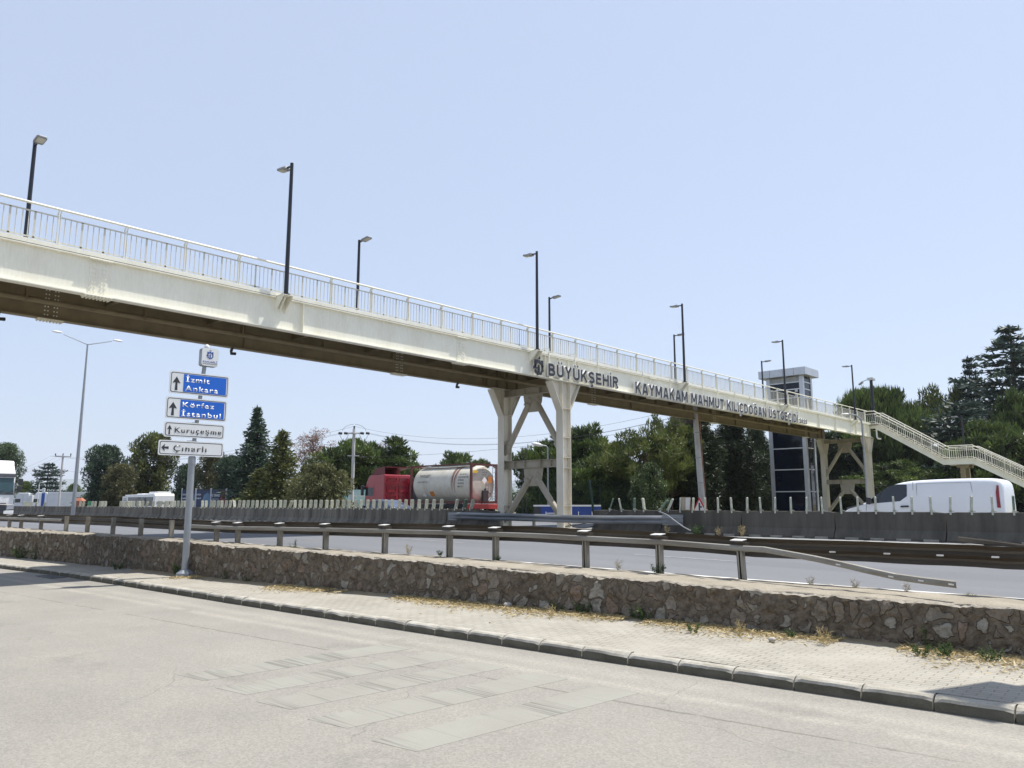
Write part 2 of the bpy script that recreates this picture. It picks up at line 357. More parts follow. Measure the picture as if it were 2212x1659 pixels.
RGND = [(-120,1.1),(-38.7,1.12),(-28,1.12),(-22.7,1.08),(-18,1.0),(-14.7,.95),(-11.8,.9),(-8.1,.83),(-6.4,.8),(-2,.76),(40,.75)]
kY = lambda X: lerp(KERB, X); wY = lambda X: lerp(WALL, X); wZ = lambda X: lerp(WTOP, X); rY = lambda X: lerp(RAIL, X); rZ = lambda X: lerp(RGND, X)

# asphalt of the side road: speckle, pale dust, joint lines
def asphalt(name, c1, c2, speck, fsc, seam=False, rough=.85):
    m = mat(name, c1, rough, 0, col2=c2, scale=.55, lo=.3, hi=.7, fine=speck, fscale=fsc, bump=.25, bscale=55, stretch=(1,1,1), spec=.25)
    if not seam: return m
    nt = m.node_tree; L = nt.links; b = nt.nodes['Principled BSDF']; src = b.inputs['Base Color'].links[0].from_socket
    tc = _n(nt,'ShaderNodeTexCoord'); sp = _n(nt,'ShaderNodeSeparateXYZ'); L.new(tc.outputs['Object'], sp.inputs[0])
    def line(y0, slope, wid, colr, strength, nsc, thr):
        nz = _n(nt,'ShaderNodeTexNoise', Scale=nsc, Detail=5.0); L.new(tc.outputs['Object'], nz.inputs['Vector'])
        a = _n(nt,'ShaderNodeMath', operation='MULTIPLY_ADD'); L.new(sp.outputs['X'], a.inputs[0]); a.inputs[1].default_value=-slope; L.new(sp.outputs['Y'], a.inputs[2])
        a1 = _n(nt,'ShaderNodeMath', operation='MULTIPLY_ADD'); L.new(nz.outputs['Fac'], a1.inputs[0]); a1.inputs[1].default_value=.12; L.new(a.outputs[0], a1.inputs[2])
        a2 = _n(nt,'ShaderNodeMath', operation='SUBTRACT'); L.new(a1.outputs[0], a2.inputs[0]); a2.inputs[1].default_value=y0+.06
        a3 = _n(nt,'ShaderNodeMath', operation='ABSOLUTE'); L.new(a2.outputs[0], a3.inputs[0])
        mr = _n(nt,'ShaderNodeMapRange'); mr.inputs['From Min'].default_value=0; mr.inputs['From Max'].default_value=wid; mr.inputs['To Min'].default_value=strength; mr.inputs['To Max'].default_value=0
        L.new(a3.outputs[0], mr.inputs['Value'])
        m2 = _n(nt,'ShaderNodeMapRange'); m2.inputs['From Min'].default_value=thr; m2.inputs['From Max'].default_value=thr+.15; L.new(nz.outputs['Fac'], m2.inputs['Value'])
        mu = _n(nt,'ShaderNodeMath', operation='MULTIPLY'); L.new(mr.outputs[0], mu.inputs[0]); L.new(m2.outputs[0], mu.inputs[1])
        return mu.outputs[0], colr
    for args in ((7.62,.09,.035,(.10,.09,.075),.75,2.2,.34), (8.08,.055,.20,(.335,.312,.268),.55,1.2,.30), (8.55,.055,.30,(.31,.29,.25),.6,.9,.30), (5.9,.012,.9,(.285,.268,.235),.35,.4,.42), (2.6,.0,.8,(.20,.19,.168),.45,.35,.45)):
        f, c = line(*args); mx = _n(nt,'ShaderNodeMix', data_type='RGBA'); L.new(f, mx.inputs['Factor']); L.new(src, mx.inputs['A']); mx.inputs['B'].default_value=(*c,1); src = mx.outputs['Result']
    # oil stains
    nz = _n(nt,'ShaderNodeTexNoise', Scale=.45, Detail=6.0, Roughness=.7); L.new(tc.outputs['Object'], nz.inputs['Vector'])
    mr = _n(nt,'ShaderNodeMapRange'); mr.inputs['From Min'].default_value=.57; mr.inputs['From Max'].default_value=.72; mr.inputs['To Max'].default_value=.5; L.new(nz.outputs['Fac'], mr.inputs['Value'])
    mx = _n(nt,'ShaderNodeMix', data_type='RGBA'); L.new(mr.outputs[0], mx.inputs['Factor']); L.new(src, mx.inputs['A']); mx.inputs['B'].default_value=(.115,.11,.10,1); src = mx.outputs['Result']
    # hairline cracks, only here and there
    wn = _n(nt,'ShaderNodeTexNoise', Scale=1.6, Detail=5.0); L.new(tc.outputs['Object'], wn.inputs['Vector'])
    wv = _n(nt,'ShaderNodeVectorMath', operation='MULTIPLY_ADD'); wv.inputs[1].default_value=(.55,.55,0); L.new(wn.outputs['Color'], wv.inputs[0]); L.new(tc.outputs['Object'], wv.inputs[2])
    vc = _n(nt,'ShaderNodeTexVoronoi', Scale=.36); vc.feature='DISTANCE_TO_EDGE'; L.new(wv.outputs[0], vc.inputs['Vector'])
    c1_ = _n(nt,'ShaderNodeMapRange'); c1_.inputs['From Min'].default_value=.001; c1_.inputs['From Max'].default_value=.0045; c1_.inputs['To Min'].default_value=.34; c1_.inputs['To Max'].default_value=0; L.new(vc.outputs['Distance'], c1_.inputs['Value'])
    mn = _n(nt,'ShaderNodeTexNoise', Scale=.33, Detail=3.0); L.new(tc.outputs['Object'], mn.inputs['Vector'])
    c2_ = _n(nt,'ShaderNodeMapRange'); c2_.inputs['From Min'].default_value=.50; c2_.inputs['From Max'].default_value=.58; L.new(mn.outputs['Fac'], c2_.inputs['Value'])
    c3_ = _n(nt,'ShaderNodeMath', operation='MULTIPLY'); L.new(c1_.outputs[0], c3_.inputs[0]); L.new(c2_.outputs[0], c3_.inputs[1])
    mx = _n(nt,'ShaderNodeMix', data_type='RGBA'); L.new(c3_.outputs[0], mx.inputs['Factor']); L.new(src, mx.inputs['A']); mx.inputs['B'].default_value=(.085,.08,.07,1); src = mx.outputs['Result']
    # light aggregate chips
    vo = _n(nt,'ShaderNodeTexVoronoi', Scale=58.0); L.new(tc.outputs['Object'], vo.inputs['Vector'])
    sx = _n(nt,'ShaderNodeSeparateColor'); L.new(vo.outputs['Color'], sx.inputs[0])
    m3 = _n(nt,'ShaderNodeMapRange'); m3.inputs['From Min'].default_value=.0; m3.inputs['From Max'].default_value=1; m3.inputs['To Min'].default_value=.85; m3.inputs['To Max'].default_value=1.15; L.new(sx.outputs[0], m3.inputs['Value'])
    mm = _n(nt,'ShaderNodeMix', data_type='RGBA', blend_type='MULTIPLY'); mm.inputs['Factor'].default_value=1; L.new(src, mm.inputs['A']); L.new(m3.outputs[0], mm.inputs['B'])
    L.new(mm.outputs['Result'], b.inputs['Base Color'])
    return m
M['asphalt'] = asphalt('pale_worn_asphalt', (.255,.241,.212), (.212,.202,.18), .11, 150, True)
M['asphalt2'] = mat('motorway_asphalt', (.145,.150,.160), .8, 0, col2=(.118,.122,.132), scale=.5, stretch=(.12,1.2,1), fine=.10, fscale=70, bump=.15, bscale=60, spec=.3)
M['dirt'] = mat('dry_dirt', (.31,.28,.23), .95, 0, col2=(.24,.213,.17), scale=2.2, fine=.22, fscale=45, bump=.6, bscale=26, spec=.1)
M['earth'] = mat('dry_verge_earth', (.27,.24,.17), .95, 0, col2=(.15,.16,.08), scale=.25, fine=.2, fscale=6, spec=.1)
M['paintwhite'] = mat('worn_road_paint', (.62,.62,.60), .7, 0, col2=(.40,.40,.39), scale=5, stretch=(.4,1,1), lo=.45, hi=.72, fine=.08, fscale=60)

g = gridmesh('ground', frange(-6000, 6000, 1500), frange(-3000, 9000, 1500), lambda x, t: (x, t, -.25), M['earth'], False); struct(g)
road = gridmesh('side_road', frange(-120, 40, .8), [-30,-14,-6,0,3,5,6.5,1e9], lambda x, t: (x, min(t, kY(x)+.05) if t > -6 else t, 0 if t < 1e8 else -.0), M['asphalt']); struct(road)

# pavement with small concrete pavers laid along the kerb
m = mat('concrete_pavers', (.345,.325,.282), .9, 0, col2=(.29,.272,.235), scale=1.2, fine=.10, fscale=50, bump=.1, spec=.15)
nt = m.node_tree; L = nt.links; b = nt.nodes['Principled BSDF']; src = b.inputs['Base Color'].links[0].from_socket
tc = _n(nt,'ShaderNodeTexCoord'); mp = _n(nt,'ShaderNodeMapping'); mp.inputs['Rotation'].default_value = (0,0,R(-3.2)); L.new(tc.outputs['Object'], mp.inputs['Vector'])
br = _n(nt,'ShaderNodeTexBrick'); br.inputs['Scale'].default_value=1; br.inputs['Brick Width'].default_value=.22; br.inputs['Row Height'].default_value=.11; br.inputs['Mortar Size'].default_value=.008; br.inputs['Mortar Smooth'].default_value=.4
br.inputs['Color1'].default_value=(1,1,1,1); br.inputs['Color2'].default_value=(.88,.88,.87,1); br.inputs['Mortar'].default_value=(.42,.40,.37,1)
L.new(mp.outputs[0], br.inputs['Vector'])
nz = _n(nt,'ShaderNodeTexNoise', Scale=.9, Detail=4.0); L.new(tc.outputs['Object'], nz.inputs['Vector'])
mr = _n(nt,'ShaderNodeMapRange'); mr.inputs['From Min'].default_value=.38; mr.inputs['From Max'].default_value=.6; mr.inputs['To Min'].default_value=.35; mr.inputs['To Max'].default_value=1; L.new(nz.outputs['Fac'], mr.inputs['Value'])
mx = _n(nt,'ShaderNodeMix', data_type='RGBA', blend_type='MULTIPLY'); L.new(mr.outputs[0], mx.inputs['Factor']); L.new(src, mx.inputs['A']); L.new(br.outputs['Color'], mx.inputs['B']); L.new(mx.outputs['Result'], b.inputs['Base Color'])
M['pavers'] = m
def pavfn(x, t):
    a, c = kY(x)+.17, wY(x)+.25
    y = a + (c-a)*t; return (x, y, .145 + .012*fbm(x*.7, y*.7) + (.035*max(0, t-.7)/.3))
pv = gridmesh('pavement', frange(-120, 40, .5), frange(0, 1, .125), pavfn, M['pavers']); struct(pv)

# kerb stones
M['kerb'] = mat('kerb_concrete', (.40,.38,.335), .9, 0, col2=(.28,.26,.215), scale=3.5, fine=.14, fscale=45, bump=.35, bscale=24, spec=.15)
vs, fs, kidx = [], [], []
X = -60.0; rng = random.Random(3)
while X < 24:
    Ls = .72 + rng.uniform(-.03, .03); X2 = X + Ls - .018
    nl = 9 if -32 < X < 2 else 3; o = len(vs); prof_n = 0
    tilt = rng.uniform(-.008,.008); chip = rng.random() < .45; ch_c = rng.uniform(0,1); ch_w = rng.uniform(.12,.4); ch_d = rng.uniform(.008,.028)
    for i in range(nl+1):
        x = X + (X2-X)*i/nl; y = kY(x); u = i/nl
        e = ch_d*max(0, 1-abs(u-ch_c)/ch_w)*(.6+.8*abs(fbm(x*9, 3.1))) if chip else 0
        e += .006*abs(fbm(x*14, 7.7)) + (.014 if i in (0, nl) else 0)
        zt = .15 + tilt + .004*fbm(x*5, 1.1)
        for (dy, dz) in ((0,-.06),(.004,.06),(.010,zt-.045-e*.9),(.022+e*.6,zt-.016-e),(.055+e*1.3,zt-e*.35),(.11,zt+.001),(.172,zt),(.18,-.06)): vs.append((x, y+dy, dz))
    n = 8
    for i in range(nl):
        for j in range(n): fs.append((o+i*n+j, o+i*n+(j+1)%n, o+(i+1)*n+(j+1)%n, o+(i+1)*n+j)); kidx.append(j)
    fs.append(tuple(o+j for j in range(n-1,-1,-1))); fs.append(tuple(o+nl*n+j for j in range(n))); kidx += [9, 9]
    X += Ls
M['kerbface'] = mat('kerb_shaded_face', (.135,.125,.098), .9, 0, col2=(.085,.078,.06), scale=2.6, stretch=(1,1,2.5), fine=.12, fscale=45, bump=.3, bscale=24, spec=.15)  # kerb front given a darker colour to stand in for its shade
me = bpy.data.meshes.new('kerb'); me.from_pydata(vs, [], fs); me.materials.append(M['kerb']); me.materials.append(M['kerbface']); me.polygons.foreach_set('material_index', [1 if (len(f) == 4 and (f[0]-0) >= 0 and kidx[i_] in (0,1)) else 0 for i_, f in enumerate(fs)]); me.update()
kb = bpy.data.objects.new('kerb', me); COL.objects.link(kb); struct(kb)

# faded crossing stripes on the side road
m = mat('faded_crossing_paint', (.262,.258,.226), .8, 0, col2=(.24,.231,.202), scale=1.1, fine=.07, fscale=60, spec=.2)
nt = m.node_tree; L = nt.links; b = nt.nodes['Principled BSDF']; src = b.inputs['Base Color'].links[0].from_socket
tc = _n(nt,'ShaderNodeTexCoord'); mp = _n(nt,'ShaderNodeMapping'); mp.inputs['Scale'].default_value=(.9,26,1); L.new(tc.outputs['Object'], mp.inputs['Vector'])
nz = _n(nt,'ShaderNodeTexNoise', Scale=1.0, Detail=5.0); L.new(mp.outputs[0], nz.inputs['Vector'])
mp2 = _n(nt,'ShaderNodeMapping'); mp2.inputs['Scale'].default_value=(.15,2.1,1); L.new(tc.outputs['Object'], mp2.inputs['Vector'])
n2 = _n(nt,'ShaderNodeTexNoise', Scale=1.0, Detail=1.0); L.new(mp2.outputs[0], n2.inputs['Vector'])
ad = _n(nt,'ShaderNodeMath', operation='MULTIPLY'); L.new(nz.outputs['Fac'], ad.inputs[0]); L.new(n2.outputs['Fac'], ad.inputs[1])
mr = _n(nt,'ShaderNodeMapRange'); mr.inputs['From Min'].default_value=.27; mr.inputs['From Max'].default_value=.40; mr.inputs['To Max'].default_value=.75; L.new(ad.outputs[0], mr.inputs['Value'])
mx = _n(nt,'ShaderNodeMix', data_type='RGBA'); L.new(mr.outputs[0], mx.inputs['Factor']); L.new(src, mx.inputs['A']); mx.inputs['B'].default_value=(.135,.13,.115,1); L.new(mx.outputs['Result'], b.inputs['Base Color'])
mb = MB()
for (xa, xb) in ((-5.9,-5.36),(-6.93,-6.38),(-7.94,-7.38),(-8.85,-8.28),(-9.86,-9.3)):
    pts = []
    for t in frange(0,1,.1): pts.append((xa + .22*t + .012*fbm(t*9, xa), 4.5 + 3.12*t))
    for t in frange(1,0,.1)[::1]: pts.append((xb + .22*t + .012*fbm(t*9, xb+5), 4.58 + 3.05*t))
    n_ = len(pts); mb.add([(x, y, .0025) for x, y in pts]+[(x, y, -.004) for x, y in pts], [tuple(range(n_))]+[(i, n_+i, n_+(i+1)%n_, (i+1)%n_) for i in range(n_)])
cw = mb.build('crossing_marking', m); struct(cw)

# raised motorway: near carriageway, median, far carriageway
def hzf(x, t):
    y0 = rY(x) + .18; y = y0 + (26.2-y0)*t; return (x, y, (rZ(x)-.05)*(1-t) + .95*t)
hw = gridmesh('motorway', [-600,-400,-250]+frange(-120, 40, 2)+[120,300], frange(0,1,.1), hzf, M['asphalt2']); struct(hw)
hz = lambda x, y: hzf(x, max(0,(y-rY(x)-.18)/(26.2-rY(x)-.18)))[2]
med = gridmesh('median', [-600,-200]+frange(-60,20,.7)+[300], [26.15,26.6,27.2,27.8,28.4,29.05], lambda x, y: (x, y, .955+.05*fbm(x*1.3,y*1.3)*(1 if -60<x<20 else 0)), M['dirt']); struct(med)
fc = gridmesh('far_carriageway', [-600,-200,-60,20,300], [29,36,44], lambda x, y: (x, y, .95), M['asphalt2']); struct(fc)
vg = gridmesh('verge', [-900]+frange(-300,100,10)+[500], [43.95,47,55,70,100,200,420], lambda x, y: (x, y, .93 if y < 50 else .85+.12*fbm(x*.05,y*.05)), M['earth']); struct(vg)
emb = gridmesh('embankment', [-600,-200]+frange(-120,40,4)+[300], [0,1], lambda x, t: (x, wY(x)+.3+.01*t, -.2+.25*t), M['dirt']); struct(emb)
def strip(name, ya, yb, x0, x1, step, zoff, mt, zfn):
    o = gridmesh(name, frange(x0, x1, step), [0,1], lambda x, t: (x, (ya(x) if t == 0 else yb(x)), zfn(x, ya(x) if t == 0 else yb(x)) + zoff), mt, False); return struct(o)
strip('edge_line', lambda x: rY(x)+.42, lambda x: rY(x)+.58, -120, 40, 2, .006, M['paintwhite'], hz)
strip('edge_line', lambda x: 25.35, lambda x: 25.5, -120, 40, 4, .006, M['paintwhite'], hz)
mb = MB()
for x0 in range(-110, 30, 9):
    for yy in (16.2, 20.1):
        for k in range(2):
            xa = x0 + 1.5*k; mb.add([(xa,yy,hz(xa,yy)+.006),(xa+1.5,yy,hz(xa+1.5,yy)+.006),(xa+1.5,yy+.14,hz(xa+1.5,yy+.14)+.006),(xa,yy+.14,hz(xa,yy+.14)+.006)], [(0,1,2,3)])
struct(mb.build('lane_marking', mat('faint_lane_paint',(.24,.245,.25),.8,0,col2=(.16,.165,.18),scale=4,lo=.4,hi=.65)))
strip('edge_line', lambda x: 29.5, lambda x: 29.65, -120, 40, 40, .006, M['paintwhite'], lambda x, y: .95)

# dusty top of the wall, up to the carriageway
def topfn(x, t):
    y0 = wY(x)+.10; y1 = rY(x)+.24; y = y0+(y1-y0)*t
    k0 = max(0, min(1, (x+1.9)/1.3)) if x > -20 else max(0, min(1, (-45.8-x)/2))
    z = (wZ(x)*(1-k0)+.12*k0)*(1-t) + rZ(x)*t
    if t < 0: return (x, wY(x)+.10, .06)
    return (x, y, z + .022*fbm(x*1.7, y*1.7) + .010*fbm(x*6, y*6) - (.10 if t > .97 else 0) + (.02*math.sin(3.1*t)))
tp = gridmesh('dirt_strip', [-120,-90,-60]+frange(-47, 3, .16)+[10,20,40], [-.1]+frange(0,1,.1), topfn, M['dirt']); struct(tp)

# rubble masonry wall
def wallmat():
    m = bpy.data.materials.new('rubble_masonry'); m.use_nodes = True; nt = m.node_tree; L = nt.links; b = nt.nodes['Principled BSDF']; b.inputs['Roughness'].default_value=.92; b.inputs['Specular IOR Level'].default_value=.15
    tc = _n(nt,'ShaderNodeTexCoord'); mp = _n(nt,'ShaderNodeMapping'); mp.inputs['Scale'].default_value=(1,.25,.85); L.new(tc.outputs['Object'], mp.inputs['Vector'])
    dn = _n(nt,'ShaderNodeTexNoise', Scale=4.2, Detail=4.0); L.new(mp.outputs[0], dn.inputs['Vector'])
    va = _n(nt,'ShaderNodeVectorMath', operation='MULTIPLY_ADD'); va.inputs[1].default_value=(.24,.24,.24); L.new(dn.outputs['Color'], va.inputs[0]); L.new(mp.outputs[0], va.inputs[2])
    v1 = _n(nt,'ShaderNodeTexVoronoi', Scale=4.3); L.new(va.outputs[0], v1.inputs['Vector'])
    v2 = _n(nt,'ShaderNodeTexVoronoi', Scale=4.3); v2.feature='DISTANCE_TO_EDGE'; L.new(va.outputs[0], v2.inputs['Vector'])
    sc = _n(nt,'ShaderNodeSeparateColor'); L.new(v1.outputs['Color'], sc.inputs[0])
    # each stone shows a different part of itself through the mortar
    th = _n(nt,'ShaderNodeMapRange'); th.inputs['To Min'].default_value=.02; th.inputs['To Max'].default_value=.30; L.new(sc.outputs[0], th.inputs['Value'])
    n5 = _n(nt,'ShaderNodeTexNoise', Scale=11.0, Detail=5.0); L.new(tc.outputs['Object'], n5.inputs['Vector'])
    ed = _n(nt,'ShaderNodeMath', operation='MULTIPLY_ADD'); L.new(n5.outputs['Fac'], ed.inputs[0]); ed.inputs[1].default_value=.13; L.new(v2.outputs['Distance'], ed.inputs[2])
    e2 = _n(nt,'ShaderNodeMath', operation='SUBTRACT'); L.new(ed.outputs[0], e2.inputs[0]); L.new(th.outputs[0], e2.inputs[1])
    mk = _n(nt,'ShaderNodeMapRange'); mk.inputs['From Min'].default_value=.055; mk.inputs['From Max'].default_value=.11; L.new(e2.outputs[0], mk.inputs['Value'])
    rp = _n(nt,'ShaderNodeValToRGB'); L.new(sc.outputs[1], rp.inputs['Fac']); rp.color_ramp.interpolation='CONSTANT'
    cols = ((0,(.20,.168,.13)),(.22,(.235,.205,.165)),(.42,(.165,.135,.102)),(.58,(.215,.162,.122)),(.72,(.25,.225,.185)),(.9,(.285,.265,.225)))
    rp.color_ramp.elements[0].color=(*cols[0][1],1); rp.color_ramp.elements[1].position=cols[1][0]; rp.color_ramp.elements[1].color=(*cols[1][1],1)
    for p, c in cols[2:]:
        e = rp.color_ramp.elements.new(p); e.color=(*c,1)
    n6 = _n(nt,'ShaderNodeTexNoise', Scale=9.0, Detail=7.0, Roughness=.7); L.new(tc.outputs['Object'], n6.inputs['Vector'])
    mv = _n(nt,'ShaderNodeMapRange'); mv.inputs['From Min'].default_value=.3; mv.inputs['From Max'].default_value=.7; mv.inputs['To Min'].default_value=.62; mv.inputs['To Max'].default_value=1.35; L.new(n6.outputs['Fac'], mv.inputs['Value'])
    st = _n(nt,'ShaderNodeMix', data_type='RGBA', blend_type='MULTIPLY'); st.inputs['Factor'].default_value=1; L.new(rp.outputs['Color'], st.inputs['A']); L.new(mv.outputs[0], st.inputs['B'])
    n7 = _n(nt,'ShaderNodeTexNoise', Scale=6.5, Detail=8.0, Roughness=.7); L.new(tc.outputs['Object'], n7.inputs['Vector'])
    mo = _n(nt,'ShaderNodeValToRGB'); mo.color_ramp.elements[0].position=.36; mo.color_ramp.elements[1].position=.64; mo.color_ramp.elements[0].color=(.085,.068,.050,1); mo.color_ramp.elements[1].color=(.205,.170,.128,1); L.new(n7.outputs['Fac'], mo.inputs['Fac'])
    mx = _n(nt,'ShaderNodeMix', data_type='RGBA'); L.new(mk.outputs[0], mx.inputs['Factor']); L.new(mo.outputs['Color'], mx.inputs['A']); L.new(st.outputs['Result'], mx.inputs['B'])
    L.new(mx.outputs['Result'], b.inputs['Base Color'])
    hh = _n(nt,'ShaderNodeMath', operation='MULTIPLY_ADD'); L.new(n6.outputs['Fac'], hh.inputs[0]); hh.inputs[1].default_value=.7; L.new(mk.outputs[0], hh.inputs[2])
    bp = _n(nt,'ShaderNodeBump', Strength=1.0, Distance=.05); L.new(hh.outputs[0], bp.inputs['Height']); L.new(bp.outputs[0], b.inputs['Normal'])
    return m
M['rubble'] = wallmat()
M['rubbletop'] = mat('wall_mortar_cap', (.30,.275,.235), .95, 0, col2=(.20,.18,.15), scale=5, fine=.2, fscale=50, bump=.8, bscale=18, spec=.1)
xs = frange(-46, -1.95, .036); ts = frange(0, 1, 1/22); nn = len(ts); vs, fs, mi = [], [], []
for x in xs:
    top = wZ(x) - .012 + .035*fbm(x*2.6, .3) + .022*fbm(x*9, 2.3)
    for t in ts:
        z = .02 + (top-.02)*t; p = Vector((x*1.0, .0, z*.85))
        dis = mnoise.voronoi(Vector((x*4.6, 0, z*4.2)))[0]; hs = mnoise.cell(Vector((round(mnoise.voronoi(Vector((x*4.6,0,z*4.2)))[1][0].x*50)*.37, 1.5, 2.5))); rel = .085*min(.42, dis[1]-dis[0])*(.5+.9*hs) + .030*fbm(x*3, z*3) + .020*fbm(x*13, z*13) + .010*fbm(x*29, z*29)
        vs.append((x, wY(x) - rel - .02*(1-t), z))
    for dy, dz in ((.03,.012),(.10,.018),(.2,-.02)):
        vs.append((x, wY(x) + dy + .02*fbm(x*7, dy*30), top + dz + .02*fbm(x*11, dy*40)))
m_ = nn+3
for i in range(len(xs)-1):
    for j in range(m_-1): fs.append((i*m_+j, (i+1)*m_+j, (i+1)*m_+j+1, i*m_+j+1)); mi.append(0 if j < nn-1 else 1)
# rounded end of the wall
o = len(vs); xe = xs[-1]; base = (len(xs)-1)*m_
ring = [vs[base+j] for j in range(m_)]
for (x, y, z) in ring: vs.append((x+.07+.03*fbm(z*9,4), y+.12, z))
for (x, y, z) in ring: vs.append((x+.09+.03*fbm(z*9,4), wY(x)+1.2, z))
for k in range(2):
    a0 = base if k == 0 else o; a1 = o if k == 0 else o+m_
    for j in range(m_-1): fs.append((a0+j, a1+j, a1+j+1, a0+j+1)); mi.append(0 if j < nn-1 else 1)
me = bpy.data.meshes.new('stone_wall'); me.from_pydata(vs, [], fs); me.materials.append(M['rubble']); me.materials.append(M['rubbletop']); me.polygons.foreach_set('material_index', mi); me.update()
sw = bpy.data.objects.new('stone_wall', me); COL.objects.link(sw)
tag(sw, 'low rubble stone retaining wall between the pavement and the motorway', 'wall')

# hills across the gulf
def hill(name, pts, Y):
    pass
M['hill'] = mat('wooded_hill', (.10,.14,.10), .95, 0, col2=(.07,.10,.07), scale=.002)
vs, fs = [], []
N = 60
for i in range(N+1):
    a = R(-60 + 120*i/N); d = 9000
    dr = FH*math.cos(a) + RT*math.sin(a)
    h = 300 + 100*fbm(i*.13, 2.0) + 60*fbm(i*.4, 7)
    for k, (dd, hh) in enumerate(((0,-5),(900,h*.5),(2200,h),(4200,h*.55),(6000,-5))): 
        p = dr*(d+dd); vs.append((p.x, p.y, hh))
for i in range(N):
    for k in range(4): fs.append((i*5+k, (i+1)*5+k, (i+1)*5+k+1, i*5+k+1))
me = bpy.data.meshes.new('hills'); me.from_pydata(vs, [], fs); me.materials.append(M['hill']); me.polygons.foreach_set('use_smooth',[True]*len(fs)); me.update()
ho = bpy.data.objects.new('hills', me); COL.objects.link(ho); struct(ho)
# summer haze over the gulf: one closed box of even air around camera and scene
hm = bpy.data.materials.new('haze_air'); hm.use_nodes = True; nt = hm.node_tree; nt.nodes.remove(nt.nodes['Principled BSDF'])
pvn = _n(nt,'ShaderNodeVolumePrincipled'); pvn.inputs['Color'].default_value=(.86,.91,1.0,1); pvn.inputs['Density'].default_value=HAZE; pvn.inputs['Anisotropy'].default_value=.2
nt.links.new(pvn.outputs[0], nt.nodes['Material Output'].inputs['Volume'])
hb = MB().box((-16500,-4500,-6.3),(12500,17500,560)).build('haze', hm); stuff(hb)
# ================================================================ footbridge
XN, XF = -22.3, -26.2            # near and far girder webs
Y0, Y1 = -13.0, 69.0
ZB, ZT = 7.70, 8.76
fb = thing('footbridge', 'long cream painted steel footbridge crossing the motorway on braced piers', 'footbridge', (-24.25, 27.5, .9))
FBI = Matrix.Translation((24.25, -27.5, -.9))
def fpart(mb, name, mt, bevel=0, smooth=False, label=None):
    me = mb.mesh(name, mt, smooth); me.transform(FBI); o = bpy.data.objects.new(name, me); COL.objects.link(o); o.parent = fb
    if bevel:
        md = o.modifiers.new('bevel','BEVEL'); md.width = bevel; md.segments = 2; md.limit_method = 'ANGLE'
    if label: o['label'] = label
    return o
def fcopy(o, dx=0, dy=0, dz=0):
    c = o.copy(); COL.objects.link(c); c.parent = fb; c.location = o.location + Vector((dx, dy, dz)); return c
LAMPY = [0.3, 12.81, 25.25, 37.82, 51.2, 64.5]
SPLY = [7.28, 20.95, 35.0, 49.0, 64.9]
for X, s in ((XN, 1), (XF, -1)):
    mb = MB()
    mb.box((X-.012, Y0, ZB+.03), (X+.012, Y1, ZT-.03))
    mb.box((X-.14, Y0, ZB), (X+.14, Y1, ZB+.03)); mb.box((X-.13, Y0, ZT-.03), (X+.13, Y1, ZT))
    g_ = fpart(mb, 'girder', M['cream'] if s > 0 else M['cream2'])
    # stiffeners either side of the web
    ys = [l+.82 for l in LAMPY] + [57.6, 60.9, 26.3, 27.05, 27.75, 28.5, 67.3, 68.2]
    mb = MB()
    for q in (1, -1):
        a = X+q*.012; mb.box((min(a, a+q*.115), ys[0], ZB+.032), (max(a, a+q*.115), ys[0]+.016, ZT-.032))
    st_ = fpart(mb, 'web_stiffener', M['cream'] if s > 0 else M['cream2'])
    for y in ys[1:]: fcopy(st_, 0, y-ys[0])
# bolted splices
mb = MB()
Yc = SPLY[0]
for X, s in ((XN,1),):
    a = X + .012
    mb.box((a, Yc-.24, ZB+.06), (a+.016, Yc+.24, ZT-.06))
    mb.box((X-.17, Yc-.36, ZB-.018), (X+.17, Yc+.36, ZB-.0005)); mb.box((X-.13, Yc-.30, ZT-.05), (X+.15, Yc+.30, ZT-.031))
    for cx in (-.17,-.085,.085,.17):
        for r_ in range(7):
            z = ZB + .14 + r_*.128; mb.tube([(a+.016, Yc+cx, z), (a+.038, Yc+cx, z)], .024, 6)
    for ix in (-.13,-.05,.05,.13):
        for r_ in range(8):
            y = Yc - .32 + r_*.0914; mb.tube([(X+ix, y, ZB-.018), (X+ix, y, ZB-.062)], .024, 6)
    for r_ in range(9):
        y = Yc - .27 + r_*.0675; mb.tube([(X+.10, y, ZT-.05), (X+.10, y, ZT-.085)], .02, 6)
sp = fpart(mb, 'splice_plate', M['cream'])
for k, y in enumerate(SPLY):
    if k: fcopy(sp, 0, y-Yc)
    c = fcopy(sp, XF-XN-.03, y-Yc)
# deck
mb = MB(); mb.box((XF-.18, Y0, ZT+.002), (XN+.10, Y1, ZT+.10)); dk = fpart(mb, 'deck', M['deckgrey'])
mb = MB()
for X, s in ((XN,1),(XF,-1)):
    a = X + s*.105
    mb.box((min(a,a+s*.02), Y0, ZT+.022), (max(a,a+s*.02), Y1, ZT+.128))
    y = Y0
    while y < Y1:
        mb.box((X+s*.02, y, ZT+.102), (X+s*.085, min(Y1,y+.56), ZT+.15)); y += .62
fpart(mb, 'deck_edge', M['cream'])
